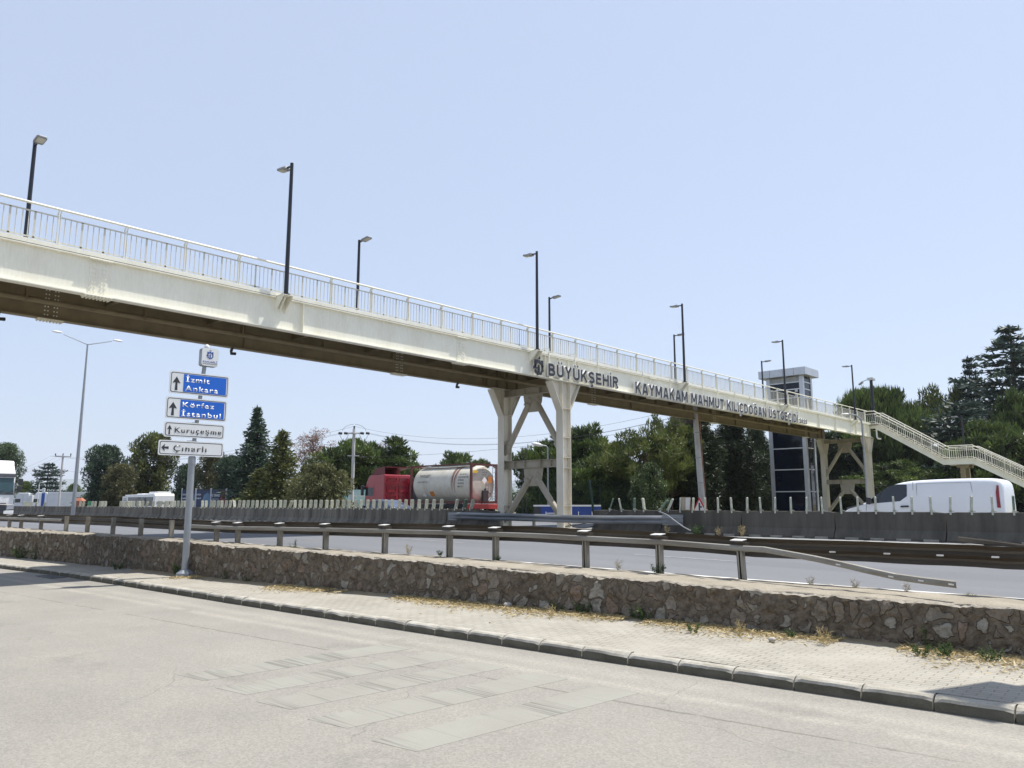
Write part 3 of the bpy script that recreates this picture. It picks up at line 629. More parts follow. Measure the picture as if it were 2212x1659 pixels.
# cross beams, bottom bracing and the service pipe
mb = MB()
y = 2.0; mb.box((XF+.02, y-.07, ZT-.035), (XN-.02, y+.07, ZT-.012)); mb.box((XF+.02, y-.008, ZT-.36), (XN-.02, y+.008, ZT-.036)); mb.box((XF+.02, y-.07, ZT-.38), (XN-.02, y+.07, ZT-.361))
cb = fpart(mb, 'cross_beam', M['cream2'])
for k in range(-4, 20):
    if k: fcopy(cb, 0, 3.42*k)
mb = MB(); mb.tube([(XF+.55, Y0, ZB+.42), (XF+.55, 66.5, ZB+.42)], .085, 10)
for k in range(-3, 19): mb.box((XF+.44, 3.0+3.42*k, ZB+.34), (XF+.66, 3.04+3.42*k, ZB+.75))
fpart(mb, 'service_pipe', M['cream2'])
# railings
PY = [13.05 + 1.713*k for k in range(-14, 33) if 13.05+1.713*k < 68.3]
def rail_side(X, s):
    mb = MB(); mb.tube([(X+s*.02, Y0, 9.885), (X+s*.02, 68.4, 9.885)], .036, 8); fpart(mb, 'handrail', M['cream'])
    mb = MB(); y = PY[0]
    for q in (-1, 1):
        yy = y + q*.030
        pts = [(X-s*.02, 8.80), (X-s*.02, 9.66), (X-s*.075, 9.76), (X+s*.0, 9.86)]
        for (a, b), (c, d) in zip(pts, pts[1:]): mb.bar((a, yy, b), (c, yy, d), .014, .065, (1,0,0))
    mb.box((X-.07, y-.08, 8.862), (X+.07, y+.08, 8.882))
    p0 = fpart(mb, 'railing_post', M['cream'])
    mb = MB(); ya, yb = y+.05, y+1.713-.05
    mb.bar((X-s*.02, ya, 9.68), (X-s*.02, yb, 9.68), .04, .012, (1,0,0)); mb.bar((X-s*.02, ya, 8.98), (X-s*.02, yb, 8.98), .04, .012, (1,0,0))
    for i in range(1, 12):
        yy = y + 1.713*i/12
        if i % 4 == 0: mb.bar((X-s*.02, yy, 8.90), (X-s*.02, yy, 9.68), .012, .05, (0,1,0))
        else: mb.tube([(X-s*.02, yy, 8.98), (X-s*.02, yy, 9.68)], .0125, 6, cap=False)
    b0 = fpart(mb, 'baluster_panel', M['baluster'])
    for k, yy in enumerate(PY):
        if k: fcopy(p0, 0, yy-y)
        if k and yy + 1.7 < 69: fcopy(b0, 0, yy-y)
rail_side(XN+.02, 1); rail_side(XF-.02, -1)
# lamp brackets
def bracket(X, s, y):
    mb = MB(); t = X + s*.012; e = X + s*.50
    mb.box((min(t+s*.12,e), y-.20, ZT+.015), (max(t+s*.12,e), y+.20, ZT+.033))
    for q in (-.17, .17):
        mb.prism([(0,0),(.50,.0),(.50,-.05),(0,-.52)], (t, y+q-.006, ZT+.013), (s,0,0), (0,0,1), (0,.012,0))
    mb.box((min(t,t+s*.010), y-.20, ZT-.50), (max(t,t+s*.010), y+.20, ZT-.031))
    mb.tube([(t+s*.02, y, ZT-.38), (e-s*.14, y, ZT+.01)], .035, 8)
    return fpart(mb, 'lamp_bracket', M['cream'])
bn = bracket(XN, 1, LAMPY[0]); bf = bracket(XF, -1, LAMPY[0]-6.3)
for y in LAMPY[1:]: fcopy(bn, 0, y-LAMPY[0])
FARY = [6.4+.1, 18.9, 31.6, 44.6, 57.8]
for y in FARY: fcopy(bf, 0, y-LAMPY[0]+6.3)
# piers
def pier(yc, zg):
    W, D = .40, .56
    for X in (XN-.06, XF+.12):
        mb = MB()
        for q in (-1, 1): mb.box((X-W/2, yc+q*D/2-.012, zg), (X+W/2, yc+q*D/2+.012, 7.68))
        mb.box((X-.011, yc-D/2+.0125, zg), (X+.011, yc+D/2-.0125, 7.68))
        for z in (3.7, 4.18, 5.1, 6.42, 2.0): mb.box((X-W/2+.01, yc-D/2+.0125, z), (X+W/2-.01, yc+D/2-.0125, z+.018))
        mb.box((X-W/2-.12, yc-D/2-.14, zg-.06), (X+W/2+.12, yc+D/2+.14, zg-.001))
        fpart(mb, 'column', M['creamcol'])
        mb = MB()
        for q in (-1, 1):
            a = yc+q*(D/2+.0125)
            mb.prism([(0,6.44),(0,7.675),(.70,7.675),(.70,7.60)], (X-.009, a, 0), (0,q,0), (0,0,1), (.018,0,0))
            mb.bar((X, a+q*.012, 6.36), (X, a+q*.74, 7.62), .022, W, (1,0,0))
            for i in range(5): mb.tube([(X+.10, a+q*(.1+.13*i), 7.635), (X+.10, a+q*(.1+.13*i), 7.68)], .02, 6)
            mb.bar((X+.02,a+q*.52,7.2),(X+.10,a+q*.58,7.32),.03,.02)
        mb.box((X-W/2, yc-1.0, 7.677), (X+W/2, yc+1.0, 7.699))
        fpart(mb, 'column_head', M['creamcol'])
    xa, xb = XF+.12+.012, XN-.06-.012; xm = (xa+xb)/2
    for z0, z1 in ((3.78, 4.14), (7.30, 7.62)):
        mb = MB(); mb.box((xa, yc-.13, z0), (xb, yc+.13, z0+.02)); mb.box((xa, yc-.13, z1-.02), (xb, yc+.13, z1)); mb.box((xa, yc-.008, z0+.0205), (xb, yc+.008, z1-.0205))
        for q in (-1.15, -.5, .5, 1.15): mb.box((xm+q-.008, yc-.125, z0+.0205), (xm+q+.008, yc+.125, z1-.0205))
        fpart(mb, 'pier_beam', M['creamshade'])
    for zt, zb_, zl in ((7.30, 6.55, 4.55), (3.78, 2.95, 1.35)):
        mb = MB()
        mb.prism([(-.62,0),(.62,0),(.55,-.42),(.36,-.86),(-.36,-.86),(-.55,-.42)], (xm, yc-.012, zt-.001), (1,0,0), (0,0,1), (0,.024,0))
        for s in (-1, 1):
            dirv = Vector((s*(xb-xm-.10), 0, zl-(zb_+.35))).normalized(); o = Vector((xm+s*.26, yc-.03, zb_+.42)); pr_ = Vector((dirv.z, 0, -dirv.x))
            mb.prism([(-.17,-.16),(.17,-.16),(.17,.30),(-.17,.30)], o, pr_, dirv, (0,-.022,0))
            for a in (-.1,0,.1):
                for c in (-.08,.06,.20): p = o + pr_*a + dirv*c; mb.tube([p+Vector((0,-.022,0)), p+Vector((0,-.045,0))], .021, 6)
        fpart(mb, 'gusset_plate', M['creamshade'])
        for s in (-1, 1):
            mb = MB(); top = Vector((xm+s*.26, yc, zb_+.30)); bot = Vector((xm+s*(xb-xm-.08), yc, zl))
            mb.tube([top, bot], .145, 14)
            d = (bot-top).normalized(); sd = Vector((d.z,0,-d.x))
            mb.prism([(-.17,-.05),(.17,-.05),(.17,.5),(-.17,.5)], bot-d*.42+Vector((0,-.155,0)), sd, d, (0,.02,0))
            fpart(mb, 'diagonal_brace', M['creamshade'], smooth=False)
pier(27.55, 1.02); pier(68.2, .95)

# ---------------------------------------------------------------- stairway at the far end (runs parallel to the motorway)
stw = fpart(MB().box((XF, 68.7, ZT-.06), (XN+.75, 70.9, ZT+.002)), 'stairway', M['deckgrey'])
stw['label'] = 'stairway descending from the bridge end in two flights'
def spart(mb, name, mt):
    me = mb.mesh(name, mt); me.transform(FBI); o = bpy.data.objects.new(name, me); COL.objects.link(o); o.parent = stw; return o
PROF = [(XN-.35, ZT+.02), (XN+.42, ZT+.02), (-16.85, 5.52), (-14.75, 5.52), (-8.6, 1.9), (-7.6, 1.3)]
for yy in (68.9, 71.0):
    mb = MB(); up = [(x, z+.10) for x, z in PROF]; dn = [(x, z-.34) for x, z in PROF]
    for (a, b), (c, d) in zip(zip(up, dn), zip(up[1:], dn[1:])):
        mb.prism([a, c, d, b], (0, yy-.012, 0), (1,0,0), (0,0,1), (0,.024,0))
        for q, off in ((b, d), (a, c)):
            mb.bar((q[0], yy, q[1]), (off[0], yy, off[1]), .14, .02)
    spart(mb, 'stringer', M['cream'])
    for dz, rad in ((1.14, .036), (.90, .02), (.22, .018)):
        mb = MB(); mb.tube([(x, yy, z+dz) for x, z in PROF], rad, 8); spart(mb, 'handrail' if dz > 1 else 'rail_bar', M['cream'])
    if True:
        mb = MB(); x = PROF[0][0] + .05; k = 0
        while x < -7.7:
            z = lerp(PROF, x)
            if k % 8 == 0: mb.bar((x, yy, z+.05), (x, yy, z+1.12), .035, .06, (0,1,0))
            else: mb.tube([(x, yy, z+.22), (x, yy, z+.90)], .012, 5, cap=False)
            x += .155; k += 1
        spart(mb, 'baluster_panel', M['cream'])
mb = MB(); x = PROF[1][0]
while x < -8.5:
    if not (-16.9 < x < -14.7): z = lerp(PROF, x); mb.box((x, 68.95, z-.04), (x+.30, 70.95, z))
    x += .285
mb.box((-16.85, 68.95, 5.45), (-14.75, 70.95, 5.52)); spart(mb, 'tread', M['deckgrey'])
mb = MB()
for yy in (69.2, 70.7):
    mb.box((-15.75, yy-.18, .9), (-15.45, yy+.18, 5.17)); mb.box((-15.98, yy-.2, 4.95), (-15.2, yy+.2, 5.17))
mb.box((-15.70, 69.3, 4.9), (-15.5, 70.6, 5.15)); spart(mb, 'stair_column', M['cream2'])
# drain pipe and small fittings under the girder
mb = MB(); c = Vector((XF-.05, 3.2, ZB-.09)); mb.tube([c+Vector((.15,0,.12)), c+Vector((.05,0,-.02)), c+Vector((-.03,.05,-.10)), c+Vector((-.05,.22,-.08))], .055, 8)
ds = fpart(mb, 'drain_spout', M['darkplastic'])
for y in (5.9, 13.2, 24.4): fcopy(ds, 0, y-3.2)
mb = MB(); mb.tube([(XN+.5,69.0,8.35),(XN+.5,69.0,7.7),(XN+.62,68.9,7.55),(XN+.85,68.9,7.52)], .07, 8); fpart(mb, 'drain_pipe', M['white'])

# ---------------------------------------------------------------- lettering on the girder
XL = XN + .16
def letter_sign(text, y, width, h, z, label, rods):
    t = thing('letter_sign', label, 'sign', (XL, y, z), 0, 'raised letters along the footbridge girder')
    words = text.split(' '); gap = .36 if len(words) > 1 else 0
    wl_ = [strokewidth(q) for q in words]; k_ = (width-gap*(len(words)-1))/sum(wl_); x_ = 0
    for q, ww in zip(words, wl_):
        fr_ = place_flat(strokemesh(q, h, ww*k_, .215, 0, .06, 0, [M['letter'], M['letteredge']]), (.03,x_,0), (0,1,0), (0,0,1), 'lettering', t)
        place_flat(strokemesh(q, h, ww*k_, .215, 0, .03, .017, [M['letteredge'], M['letteredge']]), (-.002,x_,0), (0,1,0), (0,0,1), 'lettering_back', fr_)
        x_ += ww*k_+gap
    for yy in rods:
        mb = MB(); mb.bar((-.025, yy, -.05), (-.025, yy, 1.28), .03, .03); mb.bar((-.025, yy, 1.27), (-.20, yy-.22, 1.27), .03, .03); mb.build('hanger_rod', M['cream'], t)
    mb = MB(); mb.bar((-.025, .05, .06), (-.025, width-.05, .06), .025, .03); mb.bar((-.025, .05, h-.06), (-.025, width-.05, h-.06), .025, .03); mb.build('carrier_bar', M['cream'], t)
    return t
letter_sign('BÜYÜKŞEHİR', 26.12, 5.45, .56, 7.80, 'dark letters spelling BÜYÜKŞEHİR on the bridge girder above the pier', [.2, 2.1, 3.9])
letter_sign('KAYMAKAM MAHMUT KILIÇDOĞAN ÜSTGEÇİDİ', 33.05, 20.3, .60, 7.72, 'dark letters spelling KAYMAKAM MAHMUT KILIÇDOĞAN ÜSTGEÇİDİ along the bridge girder', [.9, 3.6, 7.2, 9.0, 11.2, 13.2, 15.6, 17.4, 19.4])
letter_sign('2023', 53.6, 1.35, .33, 7.76, 'small numerals 2023 after the last word on the bridge girder', [.3])
def emblem_meshes(S):     # town emblem: crenellated gear with a tower, a wedge and a plume;  unit square, x right, y up
    face = MB(); n = 48
    def ang(a): return R(a)
    ring = []
    for i in range(n+1):
        a = -215 + 250*i/n
        ro = .47 + (.055 if (i//4) % 2 else 0); ring.append((a, ro))
    for (a0, r0), (a1, r1) in zip(ring, ring[1:]):
        p = [(r_*math.cos(R(a)), r_*math.sin(R(a))) for a, r_ in ((a0,.345),(a0,r0),(a1,r0),(a1,.345))]
        if -188 < a0 < -163: continue
        face.prism(p, (0,0,0), (1,0,0), (0,1,0), (0,0,S))
    top = [(-.47,.62),(-.47,.05),(-.36,.12),(-.30,.24),(-.16,.345),(0,.375),(.16,.345),(.30,.24),(.36,.12),(.47,.05),(.47,.62),(.27,.62),(.27,.53),(.14,.53),(.14,.62),(-.14,.62),(-.14,.53),(-.27,.53),(-.27,.62)]
    tri = [(top[i], top[i+1]) for i in range(len(top)-1)]
    for quad in ([(-.47,.62),(-.47,.05),(-.36,.12),(-.30,.24),(-.27,.53),(-.27,.62)], [(-.27,.53),(-.30,.24),(-.16,.345),(-.14,.53)], [(-.14,.62),(-.14,.53),(-.16,.345),(0,.375),(.16,.345),(.14,.53),(.14,.62)], [(.14,.53),(.16,.345),(.30,.24),(.27,.53)], [(.27,.62),(.27,.53),(.30,.24),(.36,.12),(.47,.05),(.47,.62)]):
        face.prism(quad, (0,0,0), (1,0,0), (0,1,0), (0,0,S))
    face.prism([(-.09,-.33),(.09,-.33),(.09,.08),(0,.28),(-.09,.08)], (0,0,0), (1,0,0), (0,1,0), (0,0,S))
    face.prism([(-.58,.10),(-.58,-.10),(-.52,-.10),(-.13,-.04),(-.13,.02),(-.50,.10)], (0,0,0), (1,0,0), (0,1,0), (0,0,S))
    for dx in (-.12, .05): face.prism([(dx,.66),(dx+.06,.66),(dx+.09,.80),(dx+.03,.95),(dx-.02,.97),(dx+.02,.80)], (0,0,0), (1,0,0), (0,1,0), (0,0,S))
    return face
def emblem(name, scale, o, right, up, m1, parent, sz):
    me = emblem_meshes(sz/scale).mesh(name, m1); me.transform(Matrix.Scale(scale, 4)); return place_flat(me, o, right, up, name, parent)
et = thing('emblem_sign', 'dark town emblem with gear and tower before the first bridge letters', 'sign', (XL, 25.52, 8.05))
emblem('emblem_face', .60, (.03,0,0), (0,1,0), (0,0,1), M['letter'], et, .05)
emblem('emblem_back', .645, (-.01,0,0), (0,1,0), (0,0,1), M['letteredge'], et, .03)
mb = MB(); mb.bar((-.03,.12,-.2),(-.03,.12,1.02),.03,.03); mb.build('hanger_rod', M['cream'], et)

# ---------------------------------------------------------------- lamps on the bridge
def lamp_post(label, loc, rz, h=4.55):
    t = thing('bridge_lamp', label, 'lamp post', loc, rz, 'black lamp posts along the footbridge')
    mb = MB(); mb.tube([(0,0,0),(0,0,h)], [.074,.056], 12); mb.tube([(0,0,0),(0,0,.05)], .13, 10); mb.build('pole', M['lampblack'], t)
    mb = MB(); mb.bar((.03,0,h-.10),(.34,0,h-.07),.05,.05); mb.build('arm', M['lampblack'], t)
    mb = MB(); mb.prism([(0,-.13),(.10,-.15),(.44,-.15),(.50,-.10),(.50,.10),(.44,.15),(.10,.15),(0,.13)], (.26,0,h-.13), (1,0,.10), (0,1,0), (0,0,.06)); mb.box((.30,-.08,h-.072),(.48,.08,h-.01)); hd = mb.build('lamp_head', M['lampgrey'], t, bevel=.012)
    mb = MB(); mb.prism([(.14,-.11),(.46,-.11),(.46,.11),(.14,.11)], (.26,0,h-.134), (1,0,.10), (0,1,0), (0,0,-.012)); mb.build('lens', M['lampglass'], hd)
    return t
XA, XB = XN+.36, XF-.36
lp0 = lamp_post('black lamp post on the near side of the bridge, standing above the signpost', (XA, LAMPY[1], ZT+.034), R(180))
for y, lab in ((LAMPY[2],'black lamp post on the near side of the bridge beside the town emblem'), (LAMPY[3],'black lamp post on the near side above the word KAYMAKAM'), (LAMPY[4],'black near side lamp post above the word ÜSTGEÇİDİ in front of the lift tower'), (LAMPY[5],'black near side lamp post right of the lift tower, last before the stairs')):
    dup(lp0, (XA, y, ZT+.034), R(180), None, lab)
for y, lab in ((FARY[0],'leftmost black lamp post in the photo, on the far side of the bridge'), (FARY[1],'black lamp post on the far side of the bridge, second from the left there'), (FARY[2],'black lamp post on the far side just behind the one beside the emblem'), (FARY[3],'far side black lamp post almost hidden behind the near post above KAYMAKAM'), (FARY[4],'black lamp post on the far side just left of the lift tower')):
    dup(lp0, (XB, y, ZT+.034), 0, None, lab)
# camera post on the landing, stair lamp, grey lamp near the bridge end
t = thing('camera_post', 'thick dark post with floodlight and camera at the head of the stairs', 'post', (-22.6, 71.05, ZT))
mb = MB(); mb.tube([(0,0,-.3),(0,0,4.15)], .13, 12); mb.build('pole', M['lampblack'], t)
mb = MB(); mb.box((-.30,-.12,4.16),(.20,.12,4.40)); mb.tube([(.25,0,4.30),(.25,0,4.08)], .11, 8); mb.build('camera_box', M['offwhite'], t, bevel=.02)
mb = MB(); mb.bar((-.28,0,4.25),(-.75,0,4.10),.05,.05); mb.bar((-.70,0,4.08),(-1.05,0,3.85),.20,.14); mb.build('floodlight', M['lampgrey'], t)
dup(lp0, (-15.9, 71.6, 4.75), R(180), None, 'black lamp post on the lower stair landing in front of the cedar')
t = thing('street_lamp', 'grey street lamp with curved arm standing before the right hand pier', 'street lamp', (-19.95, 60, .9))
mb = MB(); mb.tube([(0,0,0),(0,0,7.1),(-.06,-.05,7.5),(-.35,-.2,7.78),(-.75,-.45,7.86)], [.085,.065,.06,.055,.045], 10); mb.build('pole', M['polegrey'], t)
mb = MB(); mb.sphere((-1.0,-.6,7.86), .3, 10, 6, 0, (1.1,.7,.32)); mb.build('lamp_head', M['white'], t, smooth=True)

# ---------------------------------------------------------------- lift tower
TX0, TX1, TY0, TY1 = -30.1, -26.75, 66.2, 68.3
lt = thing('lift_tower', 'lift tower clad in aluminium and dark glass behind the bridge end', 'lift tower', ((TX0+TX1)/2, (TY0+TY1)/2, .9))
TI = Matrix.Translation((-(TX0+TX1)/2, -(TY0+TY1)/2, -.9))
def tpart(mb, name, mt, par=None, bevel=0):
    me = mb.mesh(name, mt); me.transform(TI); o = bpy.data.objects.new(name, me); COL.objects.link(o); o.parent = par or lt
    if bevel: md = o.modifiers.new('bevel','BEVEL'); md.width = bevel; md.segments = 2
    return o
ZR = 13.25
mb = MB(); mb.box((TX0-.5, TY0-.45, ZR), (TX1+.45, TY1+.45, ZR+.68)); rf = tpart(mb, 'roof', M['alu'], bevel=.02)
mb = MB()
for x in (TX0+.55, TX0+1.75, TX1-.6): mb.box((x, TY0-.458, ZR+.004), (x+.025, TY0-.452, ZR+.676))
tpart(mb, 'panel_joint', M['greyplastic'], rf)
mb = MB(); cw_ = .34
for x in (TX0, TX1-cw_): 
    for y in (TY0, TY1-cw_): mb.box((x, y, .9), (x+cw_, y+cw_, ZR-.001))
tpart(mb, 'corner_cladding', M['alu'], bevel=.015)
FZ = [.95, 3.15, 5.05, 6.9, 8.65, 10.1, 11.35, 12.1, 12.72]
mb = MB()
for z in FZ[1:]:
    mb.box((TX0+cw_+.001, TY0+.05, z-.04), (TX1-cw_-.001, TY0+.15, z+.04)); mb.box((TX1-.15, TY0+cw_+.001, z-.04), (TX1-.05, TY1-cw_-.001, z+.04))
tpart(mb, 'mullion', M['alulight'])
for a, b in zip(FZ, FZ[1:]):
    tpart(MB().box((TX0+cw_+.002, TY0+.09, a+.041), (TX1-cw_-.002, TY0+.10, b-.041)), 'glass_pane', M['towerglass'])
    tpart(MB().box((TX1-.10, TY0+cw_+.002, a+.041), (TX1-.09, TY1-cw_-.002, b-.041)), 'glass_pane', M['towerglass'])
tpart(MB().box((TX1-.10, TY0+cw_+.002, FZ[-1]+.042), (TX1-.09, TY1-cw_-.002, ZR-.01)), 'glass_pane', M['towerglass'])
mb = MB(); tpart(MB().box((TX0+.35, TY0+.3, .95), (TX1-.35, TY1-.3, ZR-.02)), 'lift_shaft', M['darkplastic'])
mb = MB()
z = FZ[-1]+.07
while z < ZR-.08:
    mb.box((TX0+cw_+.01, TY0+.06, z), (TX1-cw_-.01, TY0+.10, z+.035)); z += .075
for k in range(26):
    x = TX0+cw_+.05+k*.1; mb.box((x, TY0+.07, FZ[-1]+.05), (x+.02, TY0+.095, ZR-.05))
tpart(mb, 'louvre', M['offwhite'])
# notices stuck inside the glass
mb = MB()
for (x, z, w_, h_) in ((TX0+1.75, 11.75, .2, .22), (TX1-.78, 11.85, .26, .2), (TX1-.78, 11.5, .24, .18)): mb.box((x, TY0+.084, z), (x+w_, TY0+.089, z+h_))
tpart(mb, 'notice', M['offwhite'])
# ================================================================ guard rail on the wall
GR = thing('guard_rail', 'grimy steel guard rail with posts on top of the stone wall', 'guard rail', (-14, 11.4, .95))
GI = Matrix.Translation((14, -11.4, -.95))
def gpart(mb, name, mt, par=None, bevel=0):
    me = mb.mesh(name, mt); me.transform(GI); o = bpy.data.objects.new(name, me); COL.objects.link(o); o.parent = par or GR
    if bevel: md = o.modifiers.new('bevel','BEVEL'); md.width = bevel; md.segments = 1
    return o
def onrail(x, y):                  # survey a photo column onto the rail line
    d = ray(x, y); lo, hi = .5, 60.0
    for _ in range(60):
        m_ = (lo+hi)/2; p = EYE + d*m_
        if p.y < rY(p.x): lo = m_
        else: hi = m_
    return EYE + d*lo
POSTS = [(20,1138,1),(45,1140,1),(88,1143,1),(142,1148,0),(188,1151,0),(243,1157,0),(303,1163,0),(369,1165,0),(467,1169,1),(513,1175,1),(604,1182,1),(703,1192,1),(831,1196,1),(971,1204,1),(1071,1211,1),(1266,1226,1),(1426,1237,1),(1605,1254,1)]
RTOP = [(-300,1106),(0,1110),(233,1115),(488,1126),(732,1129),(920,1132),(1166,1138.5),(1464,1152),(1615,1163),(1900,1172),(2212,1182),(2600,1196)]
W_ = [(.0,0),(.045,.035),(.075,.07),(.075,.105),(.045,.135),(.012,.16),(.045,.185),(.075,.215),(.075,.25),(.045,.285),(0,.32)]
rp_ = []
for x in list(range(-300, 2620, 60)):
    p = onrail(x, lerp(RTOP, x)); rp_.append(Vector((p.x, p.y+.14, p.z + .006*fbm(x*.02, 1) - .32)))
for i, p in enumerate(rp_): p.z += .012*fbm(i*.9, 4.2)
rp_ = [p for i, p in enumerate(rp_)]
mb = MB(); mb.sweep([(-a, b) for a, b in W_], rp_); mb.sweep([(-a-.004, b) for a, b in W_], rp_)
rear = gpart(mb, 'rail_beam', M['raildark']); rear['label'] = 'dark wavy beam facing the motorway'
# reflective studs / slots showing on the back of the beam
def slots(xs, dy):
    mb = MB()
    for x in xs:
        p = onrail(x, lerp(RTOP, x)+dy); p.y += .055
        mb.prism([(-.045,-.012),(.045,-.012),(.052,0),(.045,.012),(-.045,.012),(-.052,0)], p, (1,0,0), (0,0,1), (0,.01,0))
    return mb
for x in (1795,1913,2028,2148): gpart(slots([x], 24), 'reflector', M['capwhite'])
for i, (x, yb, kind) in enumerate(POSTS):
    b = onrail(x, yb); tz = onrail(x, lerp(RTOP, x)).z
    mb = MB(); X, Y, zb = b.x, b.y, b.z-.08; lean = .0
    tpz = tz - (.12 if kind else .03)
    tilt = Vector((-.045 if x == 1605 else .01*fbm(i*3.3,0)*3, 0, 1)).normalized()
    def P(dx, dy, z): return Vector((X+dx, Y+dy, 0)) + Vector((tilt.x*(z-zb), 0, z))
    for (ax, ay, bx, by) in ((-.05,-.06,-.05,.05),(-.05,-.06,-.012,-.06),(.05,-.06,.05,.05),(.018,-.06,.05,-.06),(-.05,.05,.05,.05)):
        mb.prism([(0,0),(1,0),(1,1),(0,1)], P(ax,ay,zb), Vector((bx-ax,by-ay,0)), Vector((tilt.x*(tpz-zb),0,tpz-zb)), Vector((.008,0,0)) if ax == bx else Vector((0,.008,0)))
    po = gpart(mb, 'post', M['poststeel'])
    if kind:
        mb = MB(); z = tz-.035
        c = P(0,0,z)
        mb.prism([(-.115,-.13),(.115,-.13),(.115,.05),(-.115,.05)], c, (1,0,0), (0,.96,.10), (0,0,.012)); 
        gpart(mb, 'cap_plate', M['capwhite'], po)
        mb = MB(); c = P(0,0,tz-.17)
        mb.prism([(-.10,.0),(.10,.0),(.14,.08),(-.14,.08)], c, (1,0,0), (0,1,0), (0,0,.10))
        for q in (-.11,.11): mb.tube([c+Vector((q,-.03,-.055)), c+Vector((q+.05,-.03,-.055))], .018, 6)
        gpart(mb, 'spacer', M['raildark'], po)
F_ = [(-.012,0),(.012,.012),(.018,.05),(.012,.088),(-.012,.10)]
def front(xs, tail=None):
    path = []
    for x in xs: p = onrail(x, lerp(RTOP, x)); path.append(Vector((p.x, p.y-.085, p.z-.225+.008*fbm(x*.03,9))))
    if tail: path += tail
    mb = MB(); mb.sweep(F_, path); mb.sweep([(a-.008, b) for a, b in F_], path); return mb
tail = []
for (x, y, Y) in ((1650,1187,12.66),(1700,1196,12.62),(1760,1207,12.56),(1820,1220,12.5),(1880,1234,12.43),(1935,1246,12.38),(2000,1255,12.3),(2066,1263,12.22)):
    tail.append(onY(x, y, Y)-Vector((0,0,.05)))
tail = [Vector((p.x, p.y, p.z)) for p in tail]
fr = gpart(front([1605-60*k for k in range(20,-1,-1) if 1605-60*k > 400], tail), 'rub_rail', M['galvdull']); fr['label'] = 'flat lower rail, its free end bent down to the ground'
gpart(front([140-35*k for k in range(12,-1,-1)]), 'rub_rail', M['galvdull'])
for p in (tail[3], tail[5], tail[6], tail[7]):
    mb = MB(); mb.prism([(-.035,-.010),(.035,-.010),(.035,.010),(-.035,.010)], p+Vector((-.06,-.025,.05)), (.98,.05,-.1), (0,0,1), (0,.006,0)); gpart(mb, 'bolt_slot', M['capwhite'])
# loose length of rail lying against the median barrier on the right
lr = thing('loose_rail', 'loose flat rail lying against the foot of the median barrier at the right edge', 'rail', (-4, 25.6, 1))
path = [onY(2070,1163,25.55)-Vector((0,0,.1)), onY(2140,1170,25.3)-Vector((0,0,.12)), onY(2300,1188,24.9)-Vector((0,0,.15))]
mb = MB(); mb.sweep([(-.01,0),(.012,.03),(.012,.13),(-.01,.16)], [p+Vector((4,-25.6,-1)) for p in path]); mb.sweep([(-.018,0),(.004,.03),(.004,.13),(-.018,.16)], [p+Vector((4,-25.6,-1)) for p in path]); mb.build('rail_beam', M['raildark'], lr)

# ================================================================ concrete barrier sections
M['barrier'] = mat('sooty_concrete', (.205,.19,.16), .9, 0, col2=(.075,.07,.062), scale=1.5, lo=.34, hi=.64, fine=.12, fscale=30, bump=.25, bscale=22, spec=.2)
nt = M['barrier'].node_tree; L = nt.links; b = nt.nodes['Principled BSDF']
gm = _n(nt,'ShaderNodeNewGeometry'); mpn = [n_ for n_ in nt.nodes if n_.type == 'MAPPING'][0]; mpn.inputs['Scale'].default_value = (1.6,1,.22); L.new(gm.outputs['Position'], mpn.inputs['Vector'])
src = b.inputs['Base Color'].links[0].from_socket; sp_ = _n(nt,'ShaderNodeSeparateXYZ'); L.new(gm.outputs['Position'], sp_.inputs[0])
n2 = _n(nt,'ShaderNodeTexNoise', Scale=.11, Detail=2.0); L.new(gm.outputs['Position'], n2.inputs['Vector'])
ad = _n(nt,'ShaderNodeMath', operation='MULTIPLY_ADD'); L.new(n2.outputs['Fac'], ad.inputs[0]); ad.inputs[1].default_value = 26; L.new(sp_.outputs['X'], ad.inputs[2])
mr = _n(nt,'ShaderNodeMapRange'); mr.inputs['From Min'].default_value = -22; mr.inputs['From Max'].default_value = -6; mr.inputs['To Min'].default_value = .05; mr.inputs['To Max'].default_value = .62; L.new(ad.outputs[0], mr.inputs['Value'])   # soot lies thicker towards the right
mx = _n(nt,'ShaderNodeMix', data_type='RGBA'); L.new(mr.outputs[0], mx.inputs['Factor']); L.new(src, mx.inputs['A']); mx.inputs['B'].default_value = (.07,.064,.054,1); L.new(mx.outputs['Result'], b.inputs['Base Color'])
JP = [(-.29,0),(-.29,.07),(-.13,.30),(-.10,.34),(-.075,.90),(-.06,.915),(.06,.915),(.075,.90),(.10,.34),(.13,.30),(.29,.07),(.29,0)]
def barrier_mesh(L, broken=0, seed=1):
    mb = MB(); n = 12; vs = []
    for i in range(n+1):
        x = L*i/n
        for (a, b) in JP:
            bb = b - (.02*abs(fbm(x*2.2+seed, 3)) if b > .85 else 0) - (broken*max(0,(x/L-.45))*b*.9 if b > .3 else 0)*(1 + .4*fbm(x*5, b*4))
            if i in (0, n) and b > .8: bb -= .03
            vs.append((x, a + .006*fbm(x*4+seed, b*5), bb))
    k = len(JP); fs = [(i*k+j, (i+1)*k+j, (i+1)*k+(j+1)%k, i*k+(j+1)%k) for i in range(n) for j in range(k)]
    fs.append(tuple(range(k-1,-1,-1))); fs.append(tuple(n*k+j for j in range(k))); mb.add(vs, fs)
    for q in (-1,):
        for x in frange(.35, L-.6, .72): mb.box((x, -.305, .02), (x+.42, -.288, .085), 1)
    return mb.mesh('concrete_barrier', [M['barrier'], M['kerb']])
bmeshes = [barrier_mesh(3.30, 0, s) for s in (1, 6, 11)]
